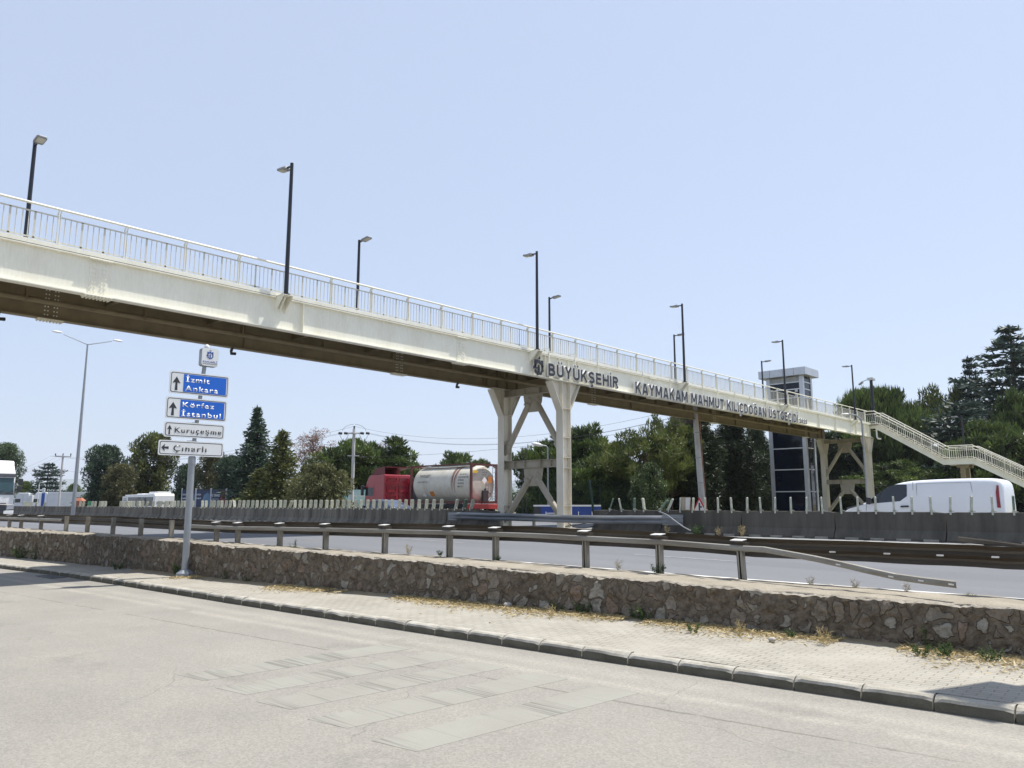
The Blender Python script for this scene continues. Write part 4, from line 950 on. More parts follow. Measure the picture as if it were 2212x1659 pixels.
def barrier(x, y, me, label, grp, rz=0):
    o = bpy.data.objects.new('concrete_barrier', me); COL.objects.link(o); o.location = (x, y, .935); o.rotation_euler = (0,0,rz); return tag(o, label, 'barrier', grp)
BG = 'precast concrete barriers in the median'
k = 0; x = -19.85
while x < 12:
    lab = 'sooty concrete barrier section in the median to the right of the bridge pier'
    if -13.4 < x < -12.9 or abs(x+13.18) < .2: lab = 'concrete barrier section in the median in front of the lift tower'
    barrier(x, 26.5 + .02*fbm(x,3), bmeshes[k % 3], lab, BG, R(.25*fbm(x,1))); x += 3.335; k += 1
x = -29.0
while x > -135:
    barrier(x-3.32, 26.5 + .03*fbm(x,3), bmeshes[k % 3], 'sooty concrete barrier section in the median to the left of the bridge pier', BG, R(.3*fbm(x,1))); x -= 3.335; k += 1
barrier(-29.0+.03, 26.5, barrier_mesh(3.5, .22, 9), 'broken concrete barrier section with crumbled top beside the left leg of the pier', BG)

# crash beam bridging the gap at the pier
cbm = thing('crash_beam', 'dark bent steel crash beam across the barrier gap in front of the pier', 'crash barrier', (-22, 26.05, 1.1))
path = [Vector((-28.45,26.1,1.33)), Vector((-27.6,26.05,1.36)), Vector((-25.6,25.95,1.34)), Vector((-23.4,25.92,1.33)), Vector((-21.2,25.95,1.30)), Vector((-19,26.02,1.29)), Vector((-17,26.1,1.31)), Vector((-15.4,26.14,1.32))]
pp = []
for a, b in zip(path, path[1:]): pp += [a + (b-a)*(i/5) for i in range(5)]
pp.append(path[-1]); off = Vector((22,-26.05,-1.1))
mb = MB()
for d in (0,.004): mb.sweep([(a+.02+d, b*1.05) for a, b in W_], [p+off+Vector((0,0,.012*fbm(p.x*1.1,2))) for p in pp])
mb.prism([(-.9,-.03),(0,-.03),(0,.37),(-.9,.37)], path[-1]+off+Vector((0,-.085,0)), (1,0,0), (0,0,1), (0,.008,0)); mb.prism([(0,-.03),(.6,-.03),(.6,.36),(0,.36)], path[0]+off+Vector((0,-.085,0)), (1,0,0), (0,0,1), (0,.008,0))
mb.build('rail_beam', mat('blue_grey_rail', (.26,.27,.28), .5, .4, col2=(.14,.15,.165), scale=1.2, stretch=(.4,1,2), bump=.05), cbm)
mb = MB()
for x in (-24.9, -22.9): mb.box((x-.05, 26.02, .9), (x+.05, 26.12, 1.6))
mb2 = MB()
for p in mb.v: mb2.v.append((p[0]+22, p[1]-26.05, p[2]-1.1))
mb2.f = mb.f; mb2.mi = mb.mi; mb2.build('post', M['poststeel'], cbm)

# ================================================================ anti glare paddles
def paddle_meshes():
    mb = MB(); mb.prism([(-.10,.02),(.10,.02),(.11,.10),(.10,.52),(.075,.56),(-.075,.56),(-.10,.52),(-.11,.10)], (-.022,0,.06), (0,1,0), (0,0,1), (.044,0,0))
    for s in (-1, 1):
        for y in (-.06,-.02,.02,.06): mb.box((s*.022-(.008 if s<0 else 0), y-.008, .12), (s*.022+(.008 if s>0 else 0), y+.008, .56))
        mb.box((s*.022-(.012 if s<0 else 0),-.112,.10),(s*.022+(.012 if s>0 else 0),-.095,.60)); mb.box((s*.022-(.012 if s<0 else 0),.095,.10),(s*.022+(.012 if s>0 else 0),.112,.60))
    blade = mb.mesh('blade', M['paddle'])
    mb = MB(); mb.box((-.045,-.06,-.005),(.045,.06,.09)); mb.box((-.03,-.13,-.10),(.03,-.09,.10)); mb.box((-.03,-.13,.03),(.03,0,.06)); mb.bar((.0,0,.05),(.12,0,.03),.03,.03)
    return blade, mb.mesh('bracket', M['paddle'])
pb, pk = paddle_meshes()
pbg = pb.copy(); pbg.materials[0] = M['paddlegreen']; pbg2 = pb.copy(); pbg2.materials[0] = M['paddlegreen2']
GP = 'anti glare paddles on the median barrier'
def paddle(x, lab, tilt=0, yaw=0, y=26.5, me=None):
    X = onY(x, 1104, y).x
    if x > 1500: yaw += math.atan(-X/y)*.85
    t = thing('anti_glare_paddle', lab, 'paddle', (X, y, 1.845), yaw, GP); t.scale = (.9,.88,.79)
    b = bpy.data.objects.new('blade', me or pb); COL.objects.link(b); b.parent = t; b.rotation_euler = (0, R(tilt), 0)
    c = bpy.data.objects.new('bracket', pk); COL.objects.link(c); c.parent = t
LB = 'pale plastic anti glare paddle in the close set row left of the pier'
RB = 'pale plastic anti glare paddle in the wide set row right of the pier'
rng = random.Random(5)
D1 = lambda z: (400+z/3.687)/1.8445
D2 = lambda z: (900+z/2.765)/1.8445
D3 = lambda z: (1350+z/2.765)/1.8445
D4 = lambda z: (2440+z/3.687)/1.8445
D5 = lambda z: (3280+z/2.765)/1.8445
D6 = lambda z: (z/5.267)/1.8445
for z in (500,545,600,645): paddle(D6(z), 'pale paddle in the cluster of four beside the parked lorries', rng.uniform(-4,4))
paddle(D6(740), 'pale paddle leaning over in front of the parked white lorry', 32); paddle(D6(915), 'grey paddle leaning over in front of the grey trailer', 30)
for z, g in ((1670,0),(1740,0),(1850,2),(1885,1),(1925,0),(1990,0),(2085,0),(2140,0),(2195,0)):
    paddle(D6(z), LB if not g else 'green paddle among the pale ones right of the brick kiosk', rng.uniform(-2,9), 0, 26.5, pbg2 if g else None)
for z in (70,290,330,365,410,445,483,540,573,615,765,845,880,945,980,1035,1085,1135,1190,1240,1280,1350,1495,1550,1620,1665,1725,1780,1840,1900,2035,2100,2160): paddle(D1(z), LB, rng.uniform(-3,10), R(rng.uniform(-12,12)))
paddle(D1(668), 'pale paddle tipped far over in front of the white bus', 34)
paddle(D1(1970), 'pale paddle tilted back in front of the event posters', -13)
for z in (190,240,290,340,390,440,490,540,600,645,760,815,870,930,985,1043,1108,1168,1225,1293,1355,1425,1485,1557,1625,1690,1762,1830,1905,1980,2050,2130): paddle(D2(z), LB, rng.uniform(-2,7), R(rng.uniform(-10,10)))
paddle(D2(700), 'pale paddle tipped over in front of the dark firs', 27)
for z in (880,962,1043,1128): paddle(D3(z), LB, rng.uniform(2,6), R(rng.uniform(-8,8)))
for z, tl in ((1288,10),(1385,16),(1460,14)): paddle(D3(z), 'slanting paddle below the rear of the tank container', tl, R(rng.uniform(-20,20)), 26.5, pbg if tl == 16 else None)
paddle(1317, 'green backed paddle leaning right, first to the right of the pier', 16, R(35), 26.5, pbg)
for z, lab, tl, yw, me in ((130,'ribbed paddle leaning left with a cable hanging from it',-9,R(40),None),(325,'dark green paddle standing upright right of the pier',1,R(50),pbg),(470,RB,-5,R(15),None),(700,'green paddle knocked over to the right on broken concrete',34,R(45),pbg),(815,'ribbed pale paddle leaning right left of the cardboard box',22,R(45),None),(995,'pale paddle standing behind the cardboard box',3,R(30),None),(1180,RB,5,R(20),None),(1360,RB,2,0,None),(1555,RB,0,0,None),(1755,RB,-2,0,None),(1980,RB,2,R(12),None),(2180,RB,-2,R(6),None)):
    paddle(D4(z), lab, tl, yw, 26.5, me)
for X_ in (3088,3152,3214,3277): paddle(X_/1.8445, 'pale paddle in the wide set row in front of the lift tower', rng.uniform(-1,4), R(rng.uniform(-5,8)))
for z in (200,385,578,782,978,1190,1400,1632,1866): paddle(D5(z), 'pale paddle in the wide set row in front of the white van', rng.uniform(-3,4), R(rng.uniform(-5,8)))
paddle(D5(2102), 'greenish paddle standing behind the tail of the white van', 1, 0, 26.5, pbg)

# cardboard box, cable, rubble on the median
X = onY(1483, 1104, 26.5).x
bx = thing('cardboard_box', 'open cardboard box standing on the median barrier', 'box', (X, 26.5, 1.85), R(-25))
mb = MB(); mb.box((-.19,-.12,0),(-.186,.12,.50)); mb.box((.10,-.12,0),(.104,.12,.50)); mb.box((-.185,-.124,0),(.099,-.12,.50)); mb.box((-.185,.12,0),(.099,.124,.50)); mb.box((-.18,-.115,.002),(.095,.115,.008)); mb.prism([(0,0),(.24,0),(.26,.46),(-.02,.46)], (.105,-.12,.02), (.95,.2,0), (.12,0,1), (0,.004,0)); mb.build('carton', M['cardboard'], bx)
mb = MB(); mb.prism([(0,0),(.21,0),(.23,.44),(-.01,.44)], (.12,-.127,.03), (.95,.2,0), (.12,0,1), (0,-.003,0)); mb.build('printed_flap', M['boxwhite'], bx)
def cable(name, pts, rad, mt, label):
    ps = []
    for i in range(len(pts)-1):
        p0 = Vector(pts[max(0,i-1)]); p1 = Vector(pts[i]); p2 = Vector(pts[i+1]); p3 = Vector(pts[min(len(pts)-1,i+2)])
        for k in range(6):
            t = k/6; ps.append(.5*((2*p1)+(p2-p0)*t+(2*p0-5*p1+4*p2-p3)*t*t+(3*p1-p0-3*p2+p3)*t**3))
    ps.append(Vector(pts[-1])); mb = MB(); c = sum(ps, Vector())/len(ps); mb.tube([p-c for p in ps], rad, 6); o = mb.build(name, mt); o.location = c; return tag(o, label, 'cable')
cable('cable', [onY(1423,1105,25.9), onY(1440,1112,25.85), onY(1462,1128,25.75), onY(1478,1139,25.6), onY(1492,1146,25.5)], .022, M['greycable'], 'grey cable hanging over the right end of the crash beam')
cable('cable', [onY(1328,1100,26.3), onY(1315,1107,26.2), onY(1296,1118,26.0), onY(1262,1131,26.2), onY(1222,1137,26.6)], .025, M['cable'], 'dark cable trailing from a paddle to the foot of the pier')
cable('cable', [onY(1228,1131,26.4), onY(1245,1139,26.2), onY(1268,1140,26.2), onY(1290,1133,26.3)], .02, M['cable'], 'black cable sagging low behind the crash beam')

# ================================================================ direction signpost
SP = Vector((-21.0, 9.62, .155))
SDR = Vector((math.sin(R(5)), math.cos(R(5)), 0)); SN = SDR.cross(UZ)
st = thing('signpost', 'grey signpost on the pavement carrying four direction boards and a town sign', 'signpost', SP)
dep = (SP-EYE).dot(FW)
mb = MB(); mb.tube([(0,0,.10),(0,0,3.02)], .088, 16); mb.tube([(0,0,3.02),(0,0,3.08),(0,0,3.2),(0,0,3.26)], [.10,.10,.10,.07], 16); mb.tube([(0,0,3.26),SDR*.22-SN*.02+UZ*6.2], .055, 12); mb.build('pole', M['polegrey'], st, smooth=False)
mb = MB(); mb.tube([(0,0,0),(0,0,.10),(0,0,.20)], [.24,.235,.095], 8); mb.build('base_flange', M['polegrey'], st)
mb = MB()
for z in (3.40, 3.62, 3.88, 4.12):
    mb.tube([(0,0,z),(0,0,z+.05)], .075, 12); mb.box((-.10,-.13,z),(-.04,.13,z+.05)); mb.tube([(-.07,.15,z-.02),(-.07,.10,z-.02)], .02, 6)
mb.build('clamp', M['galv'], st)
def board(label, tl, tr, bl, w_lines, blue, arrow, hh, xoff, z0, width, height):
    b = bpy.data.objects.new('sign_board', None)
    r_ = .035
    def rr(w, h, m_=0, rad=.05):
        pts = []
        for cx, cy, a0 in ((w-rad-m_, h-rad-m_, 0), (rad+m_, h-rad-m_, 90), (rad+m_, rad+m_, 180), (w-rad-m_, rad+m_, 270)):
            for k in range(5): a = R(a0+22.5*k); pts.append((cx+rad*math.cos(a), cy+rad*math.sin(a)))
        return pts
    o = SDR*xoff + UZ*z0 + SN*.075
    mb = MB(); mb.prism(rr(width, height), o, SDR, UZ, SN*.03, 0); bo = mb.build('sign_board', M['signwhite'], st); bo['label'] = label
    mb = MB(); pts = rr(width, height, .03); pin = rr(width, height, .048, .042); n = len(pts)
    q = o + SN*.0315
    mb.add([q+SDR*a+UZ*c for a, c in pts]+[q+SDR*a+UZ*c for a, c in pin], [(i,(i+1)%n,n+(i+1)%n,n+i) for i in range(n)]); mb.build('border', M['signblack'], bo)
    tx = .22*width/1.0
    if blue:
        mb = MB(); a0, a1, c0, c1 = width*.225, width*.955, height*.10, height*.90; mb.prism([(a0,c0),(a1,c0),(a1,c1),(a0,c1)], o+SN*.031, SDR, UZ, SN*.003); mb.build('blue_field', M['signblue'], bo)
    ax, ay, aw, ah, rot = arrow; mb = MB()
    sh = [(-.17,-.5),(.17,-.5),(.12,.06),(.5,.02),(0,.5),(-.5,.02),(-.12,.06)]
    if rot: sh = [(-c, a) for a, c in sh]
    mb.prism([(ax+a*aw, ay+c*ah) for a, c in sh], o+SN*.031, SDR, UZ, SN*.003); mb.build('arrow', M['signblack'], bo)
    for (s, lx, ly, lw, lh) in w_lines:
        me = textmesh(s, lh, lw, .002, .012, 1.18, 'LEFT', [M['signwhite'] if blue else M['signblack']], 'lettering')
        place_flat(me, o+SN*.0345+SDR*lx+UZ*ly, SDR, UZ, 'lettering', bo)
    return bo
# measured from the photo: boards are vertical planes nearly square to the carriageway
def span(xl, xr):     # board left end and width along SDR for photo columns
    def s_at(x):
        d = ray(x, 900); n = SN; o = SP + SN*.09; t = (o-EYE).dot(n)/d.dot(n); return (EYE+d*t-SP).dot(SDR)
    a, b = s_at(xl), s_at(xr); return a, b-a
def zat(x, y):
    d = ray(x, y); o = SP + SN*.09; t = (o-EYE).dot(SN)/d.dot(SN); return (EYE+d*t).z - SP.z
for (lab, xl, xr, yt, yb, lines, blue, arrow) in (
    ('board with blue field reading İzmit and Ankara', 361, 489.5, 828-1.5, 0, None, 1, 0),):
    pass
a, w = span(361, 490); zt_, zb_ = (zat(361,800)+zat(490,813))/2, (zat(361,850)+zat(490,857.5))/2
board('board with a blue field reading İzmit and Ankara', 0,0,0, [('İzmit', w*.26, (zt_-zb_)*.56, w*.40, (zt_-zb_)*.24), ('Ankara', w*.255, (zt_-zb_)*.16, w*.56, (zt_-zb_)*.235)], True, (w*.11, (zt_-zb_)*.45, w*.13, (zt_-zb_)*.62, 0), 0, a, zb_, w, zt_-zb_)
a, w = span(356.5, 488.5); zt_, zb_ = (zat(357,855.5)+zat(488,867))/2, (zat(357,904)+zat(488,910.5))/2
board('board with a blue field reading Körfez and İstanbul', 0,0,0, [('Körfez', w*.26, (zt_-zb_)*.57, w*.52, (zt_-zb_)*.235), ('İstanbul', w*.25, (zt_-zb_)*.14, w*.65, (zt_-zb_)*.24)], True, (w*.11, (zt_-zb_)*.45, w*.13, (zt_-zb_)*.62, 0), 0, a, zb_, w, zt_-zb_)
a, w = span(356, 486); zt_, zb_ = (zat(356,910.5)+zat(486,917.5))/2, (zat(356,944)+zat(486,949))/2
board('white board reading Kuruçeşme with an arrow pointing up', 0,0,0, [('Kuruçeşme', w*.17, (zt_-zb_)*.30, w*.78, (zt_-zb_)*.38)], False, (w*.085, (zt_-zb_)*.47, w*.08, (zt_-zb_)*.62, 0), 0, a, zb_, w, zt_-zb_)
a, w = span(346.5, 486); zt_, zb_ = (zat(347,951)+zat(486,956))/2, (zat(347,984)+zat(486,987))/2
board('white board reading Çınarlı with an arrow pointing left', 0,0,0, [('Çınarlı', w*.22, (zt_-zb_)*.30, w*.51, (zt_-zb_)*.42)], False, (w*.095, (zt_-zb_)*.5, w*.11, (zt_-zb_)*.50, 1), 0, a, zb_, w, zt_-zb_)
a, w = span(427, 464); zt_, zb_ = (zat(427,749)+zat(464,754))/2, (zat(427,789)+zat(464,792))/2
mb = MB(); rad = .07; h = zt_-zb_; pts = []
for cx, cy, a0 in ((w-rad, h-rad, 0), (rad, h-rad, 90), (rad, rad, 180), (w-rad, rad, 270)):
    for k in range(5): an = R(a0+22.5*k); pts.append((cx+rad*math.cos(an), cy+rad*math.sin(an)))
mb.prism(pts, SDR*a+UZ*zb_+SN*.10, SDR, UZ, SN*(-.20)); bo = mb.build('town_sign', M['polegrey'], st); bo['label'] = 'white square sign box with a blue emblem and the word KOCAELİ'
mb = MB(); mb.prism([(p[0]*.98+w*.01, p[1]*.98+h*.01) for p in pts], SDR*a+UZ*zb_+SN*.1005, SDR, UZ, SN*.006); mb.build('face', M['signwhite'], bo)
o = SDR*a+UZ*zb_+SN*.108
emblem('emblem_face', w*.38, o+SDR*w*.5+UZ*h*.58, SDR, UZ, M['logoblue'], bo, .003)
me = textmesh('KOCAELİ', h*.095, w*.84, .002, .02, 1.05, 'LEFT', [M['logoblue']]); place_flat(me, o+SDR*w*.09+UZ*h*.20, SDR, UZ, 'lettering', bo)
me = textmesh('BÜYÜKŞEHİR BELEDİYESİ', h*.045, w*.84, .002, .01, 1.0, 'LEFT', [M['inkblack']]); place_flat(me, o+SDR*w*.09+UZ*h*.105, SDR, UZ, 'lettering', bo)
mb = MB(); mb.sphere(tuple(SDR*.22+UZ*(zt_+.05)), .07, 10, 6); mb.build('finial', M['white'], st, smooth=True)

# traffic sign beyond the right edge of the photo; only its shadow falls into view
ts_ = thing('traffic_sign', 'square sign on a very tall post beyond the right edge of the photo', 'road sign', (-.80, 13.05, .76))
mb = MB(); mb.tube([(0,0,-.05),(0,0,8.4)], [.07,.045], 10); mb.build('pole', M['galv'], ts_)
mb = MB(); mb.prism([(-.36,5.9),(.36,5.9),(.36,8.5),(-.36,8.5)], (0,-.09,0), (.985,-.17,0), (0,0,1), (.02,-.03,0)); mb.build('sign_board', M['signback'], ts_)
# drain grate
dg_ = onz(117, 1246, 0.0)
gt = thing('drain_grate', 'iron drain grate in the gutter beside the kerb', 'drain grate', (dg_.x, kY(dg_.x)-.28, .006), R(2))
mb = MB(); mb.box((-.62,-.20,0),(-.58,.2,.012)); mb.box((.58,-.2,0),(.62,.2,.012)); mb.box((-.58,-.2,0),(.58,-.165,.012)); mb.box((-.58,.165,0),(.58,.2,.012))
for i in range(12): mb.box((-.55+.096*i,-.165,0),(-.50+.096*i,.165,.011))
mb.build('grating', M['darkplastic'], gt); MB().box((-.58,-.165,-.003),(.58,.165,.001)).build('pit', M['cable'], gt)
# ================================================================ vehicles
def loft(rings, mi=None, cap=True):
    mb = MB(); n = len(rings[0]); vs = [p for r_ in rings for p in r_]
    fs = [(i*n+j, (i+1)*n+j, (i+1)*n+(j+1)%n, i*n+(j+1)%n) for i in range(len(rings)-1) for j in range(n)]
    if cap: fs.append(tuple(range(n))); fs.append(tuple((len(rings)-1)*n+j for j in range(n-1,-1,-1)))
    mb.add(vs, fs); return mb
def carring(x, W, zb, zs, zt, lean, inset, fl=0):
    # closed ring: sill, flank, shoulder, roof edge, roof centre
    h = max(.02, zt-zs)
    return [(x,.10+fl,zb),(x,.02+fl,zb+.10),(x,0+fl,(zb+zs)*.5),(x,.015+fl,zs),(x,.03+lean*h*.5+fl,zs+h*.5),(x,.05+lean*h+fl,zt-.10*min(1,h)),(x,.11+lean*h+inset*.4+fl,zt-.025*min(1,h)),(x,.3+lean*h+fl,zt),
            (x,W-.3-lean*h-fl,zt),(x,W-.11-lean*h-inset*.4-fl,zt-.025*min(1,h)),(x,W-.05-lean*h-fl,zt-.10*min(1,h)),(x,W-.03-lean*h*.5-fl,zs+h*.5),(x,W-.015-fl,zs),(x,W-fl,(zb+zs)*.5),(x,W-.02-fl,zb+.10),(x,W-.10-fl,zb)]
def finish(o, sub=1):
    o.data.polygons.foreach_set('use_smooth', [True]*len(o.data.polygons))
    if sub:
        md = o.modifiers.new('subdivision','SUBSURF'); md.levels = sub; md.render_levels = sub
    return o
def wheel(parent, x, y, r, w=.22):
    mb = MB(); mb.tube([(x,y,r),(x,y+.03,r),(x,y+w-.03,r),(x,y+w,r)], [r*.93,r,r,r*.93], 22); o = mb.build('wheel', M['rubber'], parent)
    mb = MB(); mb.tube([(x,y-.006,r),(x,y+.06,r)], [r*.60,r*.62], 16); mb.tube([(x,y-.02,r),(x,y,r)], r*.18, 10)
    for k in range(6): a = k*math.pi/3; mb.box((x+math.cos(a)*r*.38-.035,y-.012,r+math.sin(a)*r*.38-.035),(x+math.cos(a)*r*.38+.035,y-.004,r+math.sin(a)*r*.38+.035))
    mb.build('rim', M['galv'], o); return o
# --- white panel van heading left
vx = onY(1812, 1100, 30.2).x; VW = 1.98
van = thing('panel_van', 'white panel van driving left on the far carriageway', 'van', (vx, 30.2, .95))
ST = [(0,.32,.62,.66,.0,.05,.26),(.06,.30,.70,.80,.0,.05,.12),(.25,.28,.86,.93,.0,.05,.04),(.60,.27,1.0,1.06,.02,.05,.01),(1.02,.26,1.07,1.19,.10,.05,0),(1.45,.26,1.10,1.56,.14,.05,0),(1.85,.26,1.11,1.83,.13,.05,0),(2.25,.26,1.12,1.95,.12,.05,0),(2.8,.26,1.12,2.0,.11,.05,0),(3.8,.26,1.13,2.03,.11,.05,0),(4.75,.26,1.13,2.03,.11,.05,0),(5.15,.28,1.13,2.015,.11,.06,.0),(5.33,.30,1.12,1.975,.115,.06,.015),(5.41,.34,1.12,1.86,.12,.08,.05),(5.44,.42,1.10,1.74,.13,.1,.10)]
o = finish(loft([carring(x, VW, zb, zs, zt, ln, ins, fl) for x, zb, zs, zt, ln, ins, fl in ST]).build('body', M['vanwhite'], van))
def vside(x, z, out=.008): 
    zs = 1.12; h = .9; y = .03 + (.12*(z-zs) if z > zs else 0) - out - (.0 if z > zs else .02)
    return (x, y, z)
def splate(poly, name, mt, par, fn=vside, thick=.006):
    A = [Vector(fn(x, z)) for x, z in poly]; mb = MB(); n = len(A); B = [p+Vector((0,thick*3,0)) for p in A]
    mb.add(A+B, [tuple(range(n)), tuple(range(2*n-1,n-1,-1))]+[(i,(i+1)%n,n+(i+1)%n,n+i) for i in range(n)]); return mb.build(name, mt, par)
win = splate([(.98,1.14),(2.18,1.24),(2.42,1.42),(2.42,1.84),(2.10,1.85),(1.80,1.77),(1.42,1.52)], 'side_window', M['glass'], van)
splate([(1.37,1.18),(1.42,1.185),(1.60,1.62),(1.55,1.60)], 'window_pillar', M['darkplastic'], win, lambda x,z: vside(x,z,.012))
splate([(.30,.93),(.92,1.13),(.86,1.16),(.30,1.0)], 'bonnet_shadow_gap', M['greyplastic'], van)
mb = MB(); mb.prism([(0,0),(.12,-.02),(.16,.05),(.15,.24),(.03,.26),(0,.2)], (1.10,-.30,1.14), (1,0,0), (0,0,1), (0,.16,0)); mb.box((1.17,-.15,1.16),(1.25,.06,1.22)); mb.build('door_mirror', M['darkplastic'], van, bevel=.02)
mb = MB(); mb.prism([(0,0),(.24,.01),(.27,.04),(.24,.07),(0,.06),(-.03,.03)], (2.22,-.012,1.02), (1,0,0), (0,0,1), (0,-.02,0)); mb.build('door_handle', M['darkplastic'], van)
mb = MB(); mb.tube([(2.45,-.003,.72),(2.45,-.012,.72)], .045, 10); mb.build('fuel_cap', M['greyplastic'], van)
for poly in ([(2.62,.52),(2.634,.52),(2.634,1.92),(2.62,1.92)], [(2.75,1.30),(4.55,1.36),(4.55,1.372),(2.75,1.312)], [(2.75,1.86),(4.45,1.89),(4.45,1.90),(2.75,1.872)], [(2.74,1.31),(2.752,1.31),(2.752,1.87),(2.74,1.87)], [(4.52,1.37),(4.532,1.37),(4.47,1.89),(4.458,1.89)], [(.95,.48),(.962,.48),(1.02,1.12),(1.01,1.12)]):
    splate(poly, 'panel_groove', M['signback'], van, lambda x,z: vside(x,z,.004), .003)
mb = MB(); mb.prism([(0,.0),(.10,.0),(.08,.36),(.07,.74),(.02,.76),(-.02,.5)], (5.22,-.008,1.02), (1,.14,0), (0,.13,1), (0,.06,0)); mb.build('tail_lamp', M['lightlens'], van)
mb = MB(); mb.prism([(.25,1.28),(VW-.3,1.28),(VW-.36,1.72),(.31,1.72)], (5.438,0,0), (0,1,0), (-.05,0,1), (.006,0,0)); mb.build('rear_window', M['glass'], van)
mb = MB(); mb.box((5.36,.10,.36),(5.50,VW-.10,.58)); mb.build('rear_bumper', M['darkplastic'], van, bevel=.03)
mb = MB(); mb.prism([(0,0),(.22,.13),(.36,.22),(.30,.05),(.08,-.08)], (.10,.16,.66), (1,-.18,0), (0,0,1), (0,.03,0)); mb.build('headlamp', M['headlens'], van)
for x in (.95, 4.30):
    wheel(van, x, .03, .34); wheel(van, x, VW-.25, .34)
# --- dark blue saloon beside the red lorry
cx = onY(768, 1100, 31).x
car = thing('saloon_car', 'dark blue saloon car driving left in front of the red lorry', 'car', (cx, 30.6, .95))
CS = [(0,.3,.52,.60,.0,.1,.18),(.15,.25,.66,.72,.0,.1,.05),(.9,.22,.84,.90,.0,.1,0),(1.25,.22,.88,.96,.1,.1,0),(1.75,.22,.9,1.26,.28,.1,0),(2.15,.22,.91,1.42,.30,.1,0),(2.8,.22,.92,1.46,.30,.1,0),(3.3,.22,.93,1.36,.30,.1,0),(3.85,.22,.94,1.06,.2,.1,0),(4.3,.25,.92,.98,.0,.1,.02),(4.5,.35,.80,.86,.0,.1,.1)]
finish(loft([carring(x, 1.78, zb, zs, zt, ln, ins, fl) for x, zb, zs, zt, ln, ins, fl in CS]).build('body', M['carblue'], car))
cs = lambda x, z: (x, .03 + .30*max(0,z-.93) - .008, z)
w1 = splate([(1.42,.97),(2.4,.97),(2.4,1.36),(2.12,1.36),(1.75,1.2)], 'side_window', M['glass'], car, cs); splate([(2.46,.97),(3.55,1.0),(3.3,1.24),(3.0,1.34),(2.46,1.37)], 'side_window', M['glass'], car, cs)
for x in (.85, 3.55): wheel(car, x, .02, .31, .2); wheel(car, x, 1.56, .31, .2)
mb = MB(); mb.box((1.35,-.14,.93),(1.5,.03,1.05)); mb.build('door_mirror', M['carblue'], car, bevel=.03)

# --- red tractor with a tank container
RX = -35.72; RYY = 34.6; ZR_ = .95
lor = thing('tanker_lorry', 'red lorry hauling a white tank container in a rust red frame', 'lorry', (RX, RYY, ZR_))
CXF = -11.25
def lbox(a, b, name, mt, bevel=.0, par=None): return MB().box(a, b).build(name, mt, par or lor, bevel)
prof = [(0,.55),(0,1.3),(.06,2.2),(.18,2.62),(.42,3.06),(.62,3.20),(2.28,3.25),(2.30,3.15),(2.30,.9),(1.9,.55)]
mb = MB(); mb.prism(prof, (CXF, 0, 0), (1,0,0), (0,0,1), (0,2.48,0)); cab = mb.build('cab', M['red'], lor, bevel=.06)
# panels pressed into the rear wall and the side of the cab
mb = MB()
xr = CXF+2.30
for (ya, yb, za, zb2) in ((.25,1.15,2.78,2.98),(1.35,2.2,2.78,2.98),(.25,1.1,2.0,2.42),(1.35,2.2,2.0,2.42),(.25,1.1,1.35,1.7),(1.35,2.2,1.35,1.7)):
    for (a, b) in (((xr,ya,za),(xr+.05,yb,za+.05)),((xr,ya,zb2),(xr+.05,yb,zb2+.05)),((xr,ya,za+.0501),(xr+.05,ya+.05,zb2-.0001)),((xr,yb-.05,za+.0501),(xr+.05,yb,zb2-.0001))): mb.box(a, b)
mb.box((xr,.08,2.56),(xr+.06,2.4,2.63)); mb.build('pressed_panel', M['red'], cab)
lbox((CXF+.14,-.012,1.72),(CXF+1.02,.012,2.32),'side_window',M['glass'],0,cab)
lbox((CXF+1.12,-.008,1.0),(CXF+1.135,.01,2.55),'door_gap',M['reddark'],0,cab)
lbox((CXF-.03,.12,1.75),(CXF+.03,2.36,2.45),'windscreen',M['glass'],0,cab)
mb = MB(); mb.box((CXF-.12,-.28,1.75),(CXF+.06,-.10,2.48)); mb.box((CXF+.0,-.12,2.36),(CXF+.1,.02,2.42)); mb.build('door_mirror', M['darkplastic'], cab, bevel=.03)
mb = MB(); mb.prism([(0,0),(.5,.48),(1.55,.58),(1.55,.5),(.55,.36),(.2,0)], (CXF+.72,.12,3.24), (1,0,0), (0,0,1), (0,2.24,0)); mb.prism([(0,0),(.5,.48),(1.5,.56),(1.5,.0)], (CXF+.72,.08,3.24), (1,0,0), (0,0,1), (0,.04,0)); mb.build('roof_spoiler', M['reddark'], lor)
mb = MB(); mb.prism([(0,.9),(.85,.9),(.85,2.75),(.7,2.95),(0,3.05)], (CXF+2.34,2.40,0), (1,0,0), (0,0,1), (0,.06,0)); mb.build('side_deflector', M['greyplastic'], lor, bevel=.02)
mb = MB(); mb.box((CXF+.4,.7,.62),(-4.2,1.8,.92)); mb.box((-6.4,.55,.85),(0.2,.75,1.14)); mb.box((-6.4,1.7,.85),(0.2,1.9,1.14)); mb.build('chassis', M['darkplastic'], lor)
lbox((-.4,.02,.82),(1.55,2.42,1.13),'trailer_tail',mat('bright_red_frame',(.42,.03,.02),.45,0,var=.25),.02)
for x in (CXF+.75, CXF+3.9, -3.1, -1.85, -.6):
    wheel(lor, x, .04, .5, .32); wheel(lor, x, 2.12, .5, .32)
